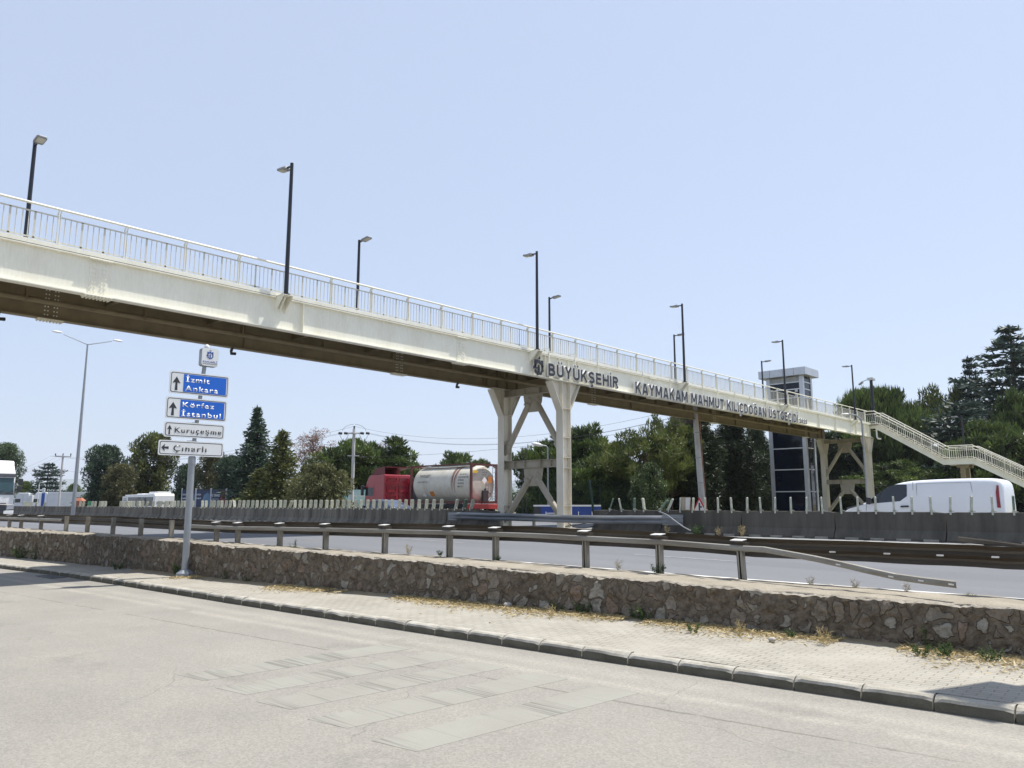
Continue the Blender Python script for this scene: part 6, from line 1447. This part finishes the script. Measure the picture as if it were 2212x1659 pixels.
# mesh fence behind the pier
fa = at(1040, 1088, 64); fbp = at(1420, 1088, 60); d = fbp-fa; d.z = 0; Lf = d.length; d.normalize(); n = d.cross(UZ)
fe = thing('mesh_fence', 'tall green wire mesh fence behind the bridge pier', 'fence', (fa.x, fa.y, .8))
mb = MB(); q = 0.0
while q < Lf:
    mb.bar(d*q, d*q+UZ*3.2, .012, .012); q += .11
for z in frange(.2, 3.1, .24): mb.bar(UZ*z, d*Lf+UZ*z, .012, .012)
mb.build('wire_mesh', M['fencegreen'], fe)
q = 0.0
while q < Lf: mb = MB(); mb.bar(d*q-n*.04, d*q-n*.04+UZ*3.35, .07, .07); mb.build('post', M['fencegreen'], fe); q += 2.5
g0 = at(1283, 1112, 44); g1 = at(1273, 1038, 44)
t = thing('green_post', 'single dark green steel post leaning right of the pier', 'post', (g0.x, g0.y, g0.z)); mb = MB(); v = g1-g0; mb.bar((0,0,0), v, .10, .10); mb.bar(v, v+v.normalized()*.03, .12, .12); mb.build('pole', M['fencegreen'], t)
p = at(1240, 1088, 50)
# ================================================================ trees
class Leaves:
    def __init__(s, seed): s.r = np.random.default_rng(seed); s.C=[]; s.D=[]; s.L=[]; s.W=[]; s.T=[]
    def clump(s, c, rad, n, L, W, tint, out=.8, up=.25, rnd=.7, fill=.45):
        r = s.r; v = r.normal(size=(n,3)); v /= np.linalg.norm(v,axis=1)[:,None]+1e-9
        rr = fill + (1-fill)*r.random(n)**.6
        p = np.asarray(c) + v*rr[:,None]*np.asarray(rad)
        d = v*out + np.array([0,0,up]) + r.normal(size=(n,3))*rnd; d /= np.linalg.norm(d,axis=1)[:,None]+1e-9
        s.C.append(p); s.D.append(d); s.L.append(L*(.6+.8*r.random(n))); s.W.append(W*(.6+.8*r.random(n))); s.T.append(np.clip(tint + r.normal(size=n)*.13 + .10*v[:,2], 0, 1))
    def spray(s, p, d, n, spread, L, W, tint):
        r = s.r; q = np.asarray(p) + r.normal(size=(n,3))*np.asarray(spread); dd = np.asarray(d) + r.normal(size=(n,3))*.45; dd /= np.linalg.norm(dd,axis=1)[:,None]+1e-9
        s.C.append(q); s.D.append(dd); s.L.append(L*(.6+.8*r.random(n))); s.W.append(W*(.6+.8*r.random(n))); s.T.append(np.clip(tint+r.normal(size=n)*.12,0,1))
    def mesh(s, name, mt):
        C=np.concatenate(s.C); D=np.concatenate(s.D); L=np.concatenate(s.L)[:,None]; W=np.concatenate(s.W)[:,None]; T=np.concatenate(s.T); n=len(C)
        S=np.cross(D, s.r.normal(size=(n,3))); S/=np.linalg.norm(S,axis=1)[:,None]+1e-9
        V=np.empty((n,4,3)); V[:,0]=C-D*L*.3; V[:,1]=C+D*L*.15+S*W*.5; V[:,2]=C+D*L*.7; V[:,3]=C+D*L*.15-S*W*.5
        me=bpy.data.meshes.new(name); me.vertices.add(4*n); me.vertices.foreach_set('co',V.ravel()); me.loops.add(4*n); me.loops.foreach_set('vertex_index',np.arange(4*n,dtype=np.int32))
        me.polygons.add(n); me.polygons.foreach_set('loop_start',np.arange(0,4*n,4,dtype=np.int32)); me.polygons.foreach_set('loop_total',np.full(n,4,dtype=np.int32))
        a=me.attributes.new('tint','FLOAT','FACE'); a.data.foreach_set('value',T.astype(np.float32)); me.materials.append(mt); me.update(); me.validate(); return me
LM = {
 'fir': leafmat('fir_needles',(.022,.042,.026),(.085,.13,.078)),
 'cyp': leafmat('cypress_needles',(.036,.05,.016),(.17,.185,.055)),
 'brown': leafmat('browning_needles',(.04,.045,.018),(.155,.145,.06)),
 'pine': leafmat('pine_needles',(.012,.026,.008),(.135,.19,.045)),
 'pinelight': leafmat('light_pine_needles',(.028,.046,.012),(.175,.205,.055)),
 'dark': leafmat('dark_needles',(.008,.014,.008),(.042,.064,.026)),
 'cedar': leafmat('cedar_needles',(.016,.030,.024),(.060,.095,.070)),
 'broad': leafmat('broad_leaves',(.035,.06,.014),(.15,.20,.055),.3),
 'olive': leafmat('olive_bush_leaves',(.05,.058,.02),(.19,.19,.075),.3),
 'glossy': leafmat('glossy_leaves',(.012,.028,.009),(.13,.18,.07),.2),
 'dead': leafmat('dead_leaves',(.14,.065,.042),(.30,.165,.105),.2),
 'poplar': leafmat('poplar_leaves',(.04,.065,.03),(.13,.18,.085),.3),
}
def trunkmesh(h, r, limbs, name='trunk', lean=0.0):
    mb = MB(); k = 6; mb.tube([(lean*h*(i/k)**2+.02*h*math.sin(i*1.7)*.3, .02*h*math.cos(i*2.1)*.3, h*i/k) for i in range(k+1)], [r*(1-.8*i/k) for i in range(k+1)], 8)
    for (p, q, rr) in limbs:
        p = Vector(p); q = Vector(q); m_ = (p+q)/2 + Vector((0,0,-.06*(q-p).length)); mb.tube([p, m_, q], [rr, rr*.7, rr*.3], 5)
    return mb.mesh(name, M['bark'])
TREES = {}
def reg(key, crown, trunk, w, h): TREES[key] = (crown, trunk, w, h)
def fir(key, seed, lm, h=11.0, w=6.0, z0=.6, prof=None, droop=.25, nb=9, step=.42, L=.42, W=.13, dens=1.0, up=0):
    lv = Leaves(seed); r = lv.r; limbs = []; z = z0
    prof = prof or (lambda u: (1-u)**.85)
    while z < h-.15:
        u = (z-z0)/(h-z0); R_ = w/2*prof(u)*(.86+.28*r.random()); n = max(4, int(nb*(.5+.6*(1-u))))
        for k in range(n):
            a = 2*math.pi*(k+r.random())/n; Rk = R_*(.72+.4*r.random()); d = np.array([math.cos(a), math.sin(a), 0]); side = np.array([-math.sin(a), math.cos(a), 0])
            if k % 3 == 0: limbs.append(((0,0,z), tuple(d*Rk*.8+np.array([0,0,z-droop*Rk*.5])), .03+.02*(1-u)))
            t = .25; tn = r.random()*.5+.2
            while t <= 1.0:
                p = d*Rk*t + np.array([0,0,z - droop*Rk*t*t + .22*Rk*max(0,t-.7)*1.4 + up*t])
                sp = .10+.16*Rk*(1-t*.6)
                lv.spray(p, d*.9+np.array([0,0,.15]), int(5*dens*(1+1.1*(1-t))), (sp*.6+abs(side[0])*sp*.5, sp*.6+abs(side[1])*sp*.5, .07+.03*Rk), L, W, tn+.25*(t-.5))
                t += max(.10, .26/max(.4,Rk))
        z += step*(.7+.6*(1-u))
    for k in range(14): lv.spray((0,0,h-.05*k), (0,0,1), 4, (.04+.012*k,.04+.012*k,.03), .3, .09, .5)
    reg(key, lv.mesh('crown', LM[lm]), trunkmesh(h*.96, .045*h*.5, limbs[:90]), w, h)
def clumpy(key, seed, lm, h, w, z0, prof, ncl, cr, L, W, per, flat=.75, out=.8, up=.25, rnd=.6, core=True, edge=.55, fill=.45, lean=0):
    lv = Leaves(seed); r = lv.r; limbs = []
    for k in range(ncl):
        u = (k+r.random())/ncl; z = z0+(h-z0)*u; a = k*2.39996+r.normal()*.4; R_ = w/2*prof(u)*(.80+.55*mnoise.noise(Vector((1.1*math.cos(a)+seed, 1.1*math.sin(a), u*4.2)))) if core else w/2*prof(u); q = R_*(edge+(1-edge)*math.sqrt(r.random()))
        c_ = cr*(.65+.7*r.random()); q = max(0, q-c_*.5); p = (q*math.cos(a)+lean*h*u*u, q*math.sin(a), min(z, h-c_*flat*.8))
        tn = .12+.62*r.random(); lv.clump(p, (c_, c_, c_*flat), int(per*(c_/cr)**2), L, W, tn, out, up, rnd, fill)
        if k % 2 == 0: limbs.append(((lean*h*(u*.7)**2,0,max(z0*.6,z-.35*q)), p, .035+.03*(1-u)))
    if core:
        for k in range(ncl//3):
            u = r.random(); R_ = w/2*prof(u)*.55; a = r.random()*6.28; q = R_*r.random(); lv.clump((q*math.cos(a), q*math.sin(a), z0+(h-z0)*u*.9), (cr*.9,)*3, int(per*.5), L*1.2, W*1.4, .08, .5, .2, .8)
    reg(key, lv.mesh('crown', LM[lm]), trunkmesh(h*.9, .03*h*.6+.05, limbs[:120], 'trunk', lean), w, h)
def whorlpine(key, seed, lm, h, w, z0, prof, nlev, nb, cr, L, W, per, bare=.35, rise=.25, lean=0.0):
    lv = Leaves(seed); r = lv.r; limbs = []
    for k in range(nlev):
        u = (k+.5)/nlev; z = z0+(h-z0)*u*.96; R_ = w/2*prof(u)*(.8+.4*r.random()); n = max(3, int(nb*(.55+.6*prof(u)))); a0 = r.random()*6.28
        for b in range(n):
            a = a0+2*math.pi*b/n+r.normal()*.25; q = R_*(.55+.6*r.random()); zz = z+r.normal()*.18
            tip = np.array([q*math.cos(a)+lean*h*u*u, q*math.sin(a), zz+rise*q]); base = np.array([lean*h*u*u*.8,0,zz-.05])
            limbs.append((tuple(base), tuple(tip), .03+.03*(1-u))); t = 1.0; tn = .15+.6*r.random()
            while t > bare and q > .3:
                c_ = cr*(.55+.6*r.random())*(.75+.3*t); p = base+(tip-base)*t+r.normal(size=3)*.10
                lv.clump(tuple(p), (c_,c_,c_*.72), int(per*(c_/cr)**2), L, W, tn+.2*r.normal(), .8, .9, .45, .35); t -= c_*1.15/max(q,.5)
    lv.clump((lean*h,0,h-cr*.5), (cr*.5,cr*.5,cr*.7), per//2, L, W, .5, .7, 1.1, .4, .3)
    reg(key, lv.mesh('crown', LM[lm]), trunkmesh(h*.95, .05+.018*h, limbs[:130], 'trunk', lean), w, h)
dome = lambda u: (math.sin(math.pi*min(1,.12+u*.86)))**.6
cone = lambda u: max(.05,(1-u))**.7*(.55+.45*min(1,u*5))
egg = lambda u: max(.06, math.sin(math.pi*(1-u)**.7)**.55 if u < .97 else .15)
fir('fir', 11, 'fir', 12, 7.2, .4, None, .22, 10, .40, .46, .15, 1.25)
fir('firslim', 12, 'cyp', 11, 6.4, .4, lambda u: (1-u)**.6, .30, 10, .40, .44, .15, 1.3)
fir('cedar', 13, 'cedar', 15, 13, 1.0, lambda u: (1-u)**.58*(.84+.26*math.sin(u*40)), .03, 8, .86, .62, .17, 1.55)
fir('cedarwide', 14, 'cedar', 9, 10, .8, lambda u: (1-u*.9)**.5*(.82+.26*math.sin(u*26)), .03, 8, .78, .60, .17, 1.55)
clumpy('cypress', 21, 'cyp', 10, 7.6, .5, egg, 150, .74, .42, .15, 95, 1.05, .7, .5, .55)
clumpy('cypdark', 22, 'fir', 10, 7.6, .4, egg, 150, .76, .42, .15, 95, 1.0, .7, .5, .55)
clumpy('brown', 23, 'brown', 9, 7, .4, egg, 125, .72, .36, .13, 85, 1.0, .7, .5, .6)
whorlpine('pine', 31, 'pine', 10, 7, .8, lambda u: (1-u)**.72*1.12, 13, 8, .64, .56, .125, 95)
whorlpine('pineb', 36, 'pine', 9, 8, 1.2, lambda u: .62+.5*math.sin(math.pi*min(1,u*1.05))-.55*max(0,u-.6), 9, 9, .74, .56, .13, 105)
clumpy('pineround', 32, 'pine', 9, 8, 1.2, dome, 100, .92, .44, .085, 210, .72, 1.0, .5, .45)
whorlpine('pinelight', 33, 'pinelight', 9, 8, 2.2, lambda u: .55+.6*math.sin(math.pi*(.1+.8*u)), 8, 7, .74, .52, .12, 95, .55, .35, .05)
clumpy('darkpine', 34, 'dark', 13, 7, .5, lambda u: max(.12, math.sin(math.pi*(.18+.78*u))**.6), 190, .95, .46, .12, 150, .95, .8, .3, .6)
clumpy('stonepine', 35, 'pine', 9, 13, 3.4, lambda u: .98-.42*u**2.2, 190, .95, .62, .14, 125, .85, .7, .95, .4, True, .25)
clumpy('bush', 41, 'olive', 4.5, 9.2, .2, lambda u: math.sqrt(max(.02,1-u*u))*.98, 120, .62, .24, .13, 95, .8, .6, .3, .9)
clumpy('broad', 42, 'broad', 8, 8, 1.0, dome, 95, .85, .24, .15, 120, .8, .6, .2, .9)
clumpy('glossy', 43, 'glossy', 7, 7.4, .3, dome, 80, .74, .32, .15, 85, .95, .6, -.2, .9)
clumpy('poplar', 44, 'poplar', 14, 6, 1.0, egg, 170, .80, .24, .17, 120, 1.2, .6, .5, .8)
def deadtree(key, seed):
    lv = Leaves(seed); r = lv.r; limbs = []; h, w = 9, 7
    for k in range(46):
        a = 2.4*k; u = .3+.7*r.random(); q = w/2*(.25+.75*r.random())*math.sin(math.pi*(.25+.7*u)); tip = np.array([q*math.cos(a), q*math.sin(a), h*u]); base = np.array([0,0,max(1.0,h*u-q*1.1)])
        limbs.append((tuple(base), tuple(tip), .05))
        for j in range(5):
            t2 = base+(tip-base)*(.4+.6*r.random()); e = t2+r.normal(size=3)*.55+np.array([0,0,.35]); limbs.append((tuple(t2), tuple(e), .022))
            if r.random() < .8: lv.clump(tuple(e), (.5,.5,.42), 48, .17, .07, .2+.6*r.random(), .5, .3, .9, .2)
    me = trunkmesh(h*.8, .16, limbs); me.materials[0] = M['deadwood']; reg(key, lv.mesh('crown', LM['dead']), me, w, h)
deadtree('dead', 51)
def plant(key, x, ytop, wpx, dep, label, group='trees beyond the motorway', rz=None, base=.6, name='tree'):
    cr, tr, w, h = TREES[key]; p = at(x, 1088, dep); H = at(x, ytop, dep).z - base; Wm = wpx*dep/1665.0
    t = thing(name, label, 'tree', (p.x, p.y, base), rz if rz is not None else (x*1.37) % 6.28, group); t.scale = (Wm/w, Wm/w, H/h)
    for nm, me in (('trunk', tr), ('crown', cr)): o = bpy.data.objects.new(nm, me); COL.objects.link(o); o.parent = t
    return t
GL, GR_ = 'trees beyond the motorway left of the pier', 'trees beyond the motorway right of the pier'
for a in (
 ('poplar', 4, 956, 74, 140, 'tall pale poplar behind the white lorry at the left edge', GL),
 ('broad', 52, 1040, 62, 135, 'pale bushy broadleaf tree just right of the white lorry', GL),
 ('cedarwide', 98, 1000, 118, 132, 'spreading cedar behind the parked lorries', GL),
 ('broad', 156, 1045, 50, 150, 'small bright green tree behind the tall light mast', GL),
 ('cypdark', 222, 962, 108, 104, 'dark bushy conifer right of the tall light mast', GL),
 ('brown', 258, 1002, 92, 101, 'smaller olive brown conifer in front of the dark bushy one', GL),
 ('cypress', 326, 936, 118, 108, 'broad tall conifer left of the signpost boards', GL),
 ('cypdark', 402, 1003, 78, 104, 'dark conifer behind the lower part of the signpost', GL),
 ('brown', 455, 972, 88, 92, 'brownish conifer peeping out behind the white sign boards', GL),
 ('cypdark', 498, 985, 92, 88, 'dark conifer between the signpost and the tallest fir', GL),
 ('fir', 546, 877, 150, 86, 'tallest blue green fir with a pointed top right of the signpost', GL),
 ('firslim', 604, 926, 128, 74, 'yellow green drooping conifer in front of the tallest fir', GL),
 ('firslim', 560, 1010, 120, 76, 'low yellow green conifer at the foot of the tallest fir', GL),
 ('dead', 672, 940, 150, 95, 'half dead tree with rusty brown foliage', GL),
 ('firslim', 655, 1000, 62, 80, 'small dark conifer in front of the half dead tree', GL),
 ('pineb', 765, 952, 165, 92, 'dark green pine behind the concrete utility pole', GL),
 ('dead', 820, 965, 60, 100, 'thin dying tree between the two pines', GL),
 ('pine', 852, 943, 165, 92, 'pointed dark green pine behind the red lorry cab', GL),
 ('pineb', 986, 980, 105, 118, 'pine top showing above the tank container', GL),
 ('bush', 690, 1002, 195, 68, 'wide olive green bush left of the teal banner', GL),
 ('broad', 1090, 1030, 44, 90, 'pale bush behind the tail of the tank lorry', GL)):
    plant(*a)
for a in (
 ('pineb', 1195, 958, 140, 70, 'low pine framed between the two legs of the pier', GR_),
 ('pineb', 1258, 925, 190, 70, 'tall green pine just right of the pier', GR_),
 ('pineb', 1322, 978, 170, 64, 'rounded green pine right of the pier behind the green post', GR_),
 ('pinelight', 1390, 950, 165, 62, 'yellowish open pine with bare limbs', GR_),
 ('glossy', 1405, 1000, 95, 54, 'glossy leaved broadleaf tree in front of the yellowish pine', GR_),
 ('pinelight', 1452, 918, 110, 64, 'light green pine touching the bridge, left of the concrete pole', GR_),
 ('darkpine', 1500, 866, 165, 66, 'very dark tall conifer behind the concrete pole', GR_),
 ('darkpine', 1588, 908, 125, 76, 'very dark conifer midway between the concrete pole and the lift tower', GR_),
 ('darkpine', 1640, 925, 85, 84, 'dark conifer left beside the lift tower', GR_),
 ('pine', 1632, 918, 85, 90, 'green pine whose top shows left of the lift tower', GR_),
 ('darkpine', 1800, 935, 150, 96, 'dark conifer behind the lift tower and the right hand pier', GR_),
 ('stonepine', 1908, 842, 228, 98, 'broad umbrella pine with a flat bright top behind the stairs', GR_),
 ('darkpine', 1905, 925, 190, 106, 'dark conifer under the umbrella pine', GR_),
 ('pineb', 1945, 1000, 190, 92, 'low green pine under the first stair flight', GR_),
 ('darkpine', 2010, 980, 120, 104, 'dark conifer right of the umbrella pine', GR_),
 ('pinelight', 2050, 858, 130, 112, 'pale sparse pine between the umbrella pine and the cedar', GR_),
 ('cedar', 2218, 692, 430, 100, 'huge dark cedar towering at the right edge', GR_),
 ('cedar', 2120, 762, 190, 108, 'narrower cedar leaning against the huge one', GR_),
 ('cedarwide', 2090, 866, 300, 92, 'spreading lower cedar boughs above the second stair flight', GR_),
 ('pineb', 2215, 850, 130, 88, 'bright green pine at the right edge in front of the cedar', GR_),
 ('pineb', 2155, 915, 190, 86, 'green pine with brownish limbs above the lower stairs', GR_),
 ('darkpine', 2175, 945, 220, 90, 'dark conifer behind the lower stairs at the right edge', GR_),
 ('darkpine', 2080, 985, 160, 98, 'dark conifer behind the stair landing', GR_)):
    plant(*a)
hd_ = []
for x0 in (1150, 1215, 1300, 1380, 1450, 1540, 1620, 1720, 1830, 1950, 2060, 2160):
    plant('glossy' if (x0 % 100) < 30 else 'pineround', x0, 1052+8*math.sin(x0), 130, 78+.02*(x0-1000), 'low dark shrub in the undergrowth right of the pier', 'undergrowth shrubs', None, .4, 'shrub')
for x0 in (215, 300, 385, 470, 560, 650): plant('cypdark', x0, 1058+6*math.sin(x0), 120, 118, 'low dark shrub in the undergrowth behind the posters and coach', 'undergrowth shrubs', None, .4, 'shrub')

# ================================================================ weeds, straw and stones by the wall
LM['weed'] = leafmat('weed_leaves',(.03,.06,.015),(.10,.15,.05),.3); LM['straw'] = leafmat('dry_straw',(.33,.25,.115),(.52,.42,.22),.15)
def weed(seed, n, r_, hgt, lm='weed', L=.07, W=.022, stems=6):
    lv = Leaves(seed); r = lv.r
    for k in range(stems):
        a = r.random()*6.28; q = r_*r.random(); tip = np.array([q*math.cos(a)*1.2, q*math.sin(a)*1.2, hgt*(.5+.5*r.random())]); b_ = tip*np.array([.35,.35,0])
        for j in range(n):
            t = (j+.5)/n; lv.spray(b_+(tip-b_)*t, (math.cos(a)*.5, math.sin(a)*.5, .7), 3, (.02,.02,.02), L, W, .2+.6*r.random())
    return lv.mesh('leaves', LM[lm])
WD = [weed(61,9,.16,.22), weed(62,8,.30,.34,'weed',.08,.028,11), weed(63,6,.10,.34,'straw',.10,.010,7), weed(64,12,.22,.5,'weed',.06,.014,9)]
def weedat(k, x, y, z, s, label, rz=0):
    o = bpy.data.objects.new('weed', WD[k]); COL.objects.link(o); o.location = (x, y, z); s *= .62; o.scale = (s,s,s); o.rotation_euler = (0,0,rz); return tag(o, label, 'weed', 'weeds along the stone wall')
def footat(x, y): return onz(x, y, .18)
for (k, x, y, s, lab) in ((1,95,1203,2.2,'spreading green weeds at the wall foot near the left edge'),(3,130,1205,1.7,'wispy green weeds at the wall foot left of the bridge shadow'),(0,255,1228,1.6,'small shrubby weed at the wall foot in the bridge shadow'),(1,385,1240,1.5,'leafy green weed left of the signpost base'),(3,505,1250,.9,'tuft of weed right of the signpost base'),(0,545,1255,1.0,'low green tuft at the wall foot, second right of the signpost'),
    (0,1215,1318,1.3,'dark green weed at the wall foot below the second last rail post'),(1,1275,1322,1.0,'bushy dark weed growing out of the wall foot near the middle'),(2,1190,1330,1.1,'yellow dry tuft on the straw near the middle'),(0,1385,1334,1.2,'two leaved green weed against the wall right of the middle'),(1,1425,1330,1.2,'tall green weed against the wall right of the middle'),(0,1497,1362,1.0,'pale green thistle on the straw strip'),
    (2,1600,1366,1.1,'dry brown stalks on the straw strip'),(0,1710,1375,1.0,'small green weed on the straw strip toward the right'),(2,1780,1388,1.3,'dry yellow stalks on the straw toward the right'),(1,2040,1415,.9,'big dark green weed at the wall foot near the right end'),(3,2010,1395,1.0,'thin stemmed weed climbing the wall near the right end'),(1,2140,1425,.8,'dark green creeper clump at the right end of the wall'),(0,1990,1412,1.1,'yellowish rosette weed on the pavement edge at the right')):
    p = footat(x, y); yy = min(p.y, wY(p.x)-.06); weedat(k, p.x, yy, .16, s, lab, x*.7)
for (k, x, y, s, lab) in ((2,886,1196,1.2,'dry grass tuft on the dirt between two rail posts'),(3,640,1188,.9,'green grass blades by a rail post on the wall'),(1,1425,1238,.8,'green leafy weed at the foot of the second last rail post'),(2,1340,1230,1.0,'thin dry stalks on the dirt strip in the middle'),(0,955,1200,.9,'dark green weed beside a rail post on the dirt strip'),(2,1755,1266,.9,'pale dry grass at the carriageway edge right of the last post'),(2,1850,1273,.9,'pale dry grass below the bent rail'),(2,1960,1282,.9,'dry grass clump at the end of the bent rail'),(2,2100,1300,.8,'dry grass clump near the right end of the dirt strip'),(0,1080,1212,.9,'low green weeds around a rail post base')):
    p = onrail(x, y); weedat(k, p.x, p.y-.05, p.z, s, lab, x*.3)
for (x, y, k, s) in ((1503,1143,1,1.4),(1552,1144,2,1.3),(1600,1146,2,1.6),(1440,1140,2,1.4)):
    p = onY(x, y, 25.9); lab = {1503:'green weed at the foot of the median barrier',1552:'yellow dry weed at the foot of the median barrier',1600:'brown dead weed at the foot of the median barrier',1440:'dry stalks on the median rubble by the crash beam'}[x]
    weedat(k, p.x, 25.95, .97, s*1.3, lab, x)
# straw litter
lv = Leaves(77); r = lv.r; n = 15000
X = r.uniform(-21, -1.6, n); off = np.abs(r.normal(size=n))*.30; patch = np.array([fbm(x*.6, 3.3) for x in X]); keep = patch > -.25+.3*(X < -13)
X = X[keep]; off = off[keep]*(1+.8*patch[keep]); Y = np.array([wY(x) for x in X])-.03-off
a = r.uniform(0, 6.28, len(X)); lv.C.append(np.stack([X, Y, .185-.03*np.clip(off,0,1)+.02*r.random(len(X))],1)); lv.D.append(np.stack([np.cos(a), np.sin(a), .25*r.normal(size=len(X))],1)); lv.L.append(r.uniform(.04,.13,len(X))); lv.W.append(r.uniform(.006,.022,len(X))); lv.T.append(r.random(len(X)))
o = bpy.data.objects.new('straw_litter', lv.mesh('straw_litter', LM['straw'])); COL.objects.link(o); stuff(o, 'dry straw and leaf litter scattered along the foot of the wall', 'straw')
dm = mat('soil_at_wall', (.29,.23,.14), .95, 0, col2=(.20,.165,.11), scale=4, fine=.3, fscale=60, bump=.6, bscale=40)
o = gridmesh('soil_strip', frange(-24, -1.7, .15), frange(0,1,.2), lambda x, t: (x, wY(x)+.05-(.32+.22*fbm(x*.8,5)+.06*fbm(x*4,1))*(1-t), .168+.03*t+.012*fbm(x*5,t*5)-(.03 if t==0 else 0)), dm); struct(o)
# pebbles
rng = random.Random(12)
def stone(loc, s, label):
    mb = MB(); mb.sphere((0,0,0), s, 8, 5); mb.v = [(x*1.2*(1+.3*fbm(x*9+loc[0],y*9)), y*(1+.3*fbm(y*8,z*9)), z*.7) for x, y, z in mb.v]; o = mb.build('stone', mat('pale_stone',(.45,.42,.38),.9,0,var=.3,scale=20)); o.location = loc; return tag(o, label, 'stone')
p = footat(1118, 1308); stone((p.x, min(p.y,wY(p.x)-.2), .22), .075, 'pale pointed stone on the straw below the wall in the middle')
p = onrail(1790, 1270); stone((p.x, p.y+.1, p.z+.02), .05, 'small white stone on the dirt by the carriageway edge')
p = footat(1690, 1375); stone((p.x, p.y-.35, .18), .05, 'small flat stone on the pavement edge toward the right')
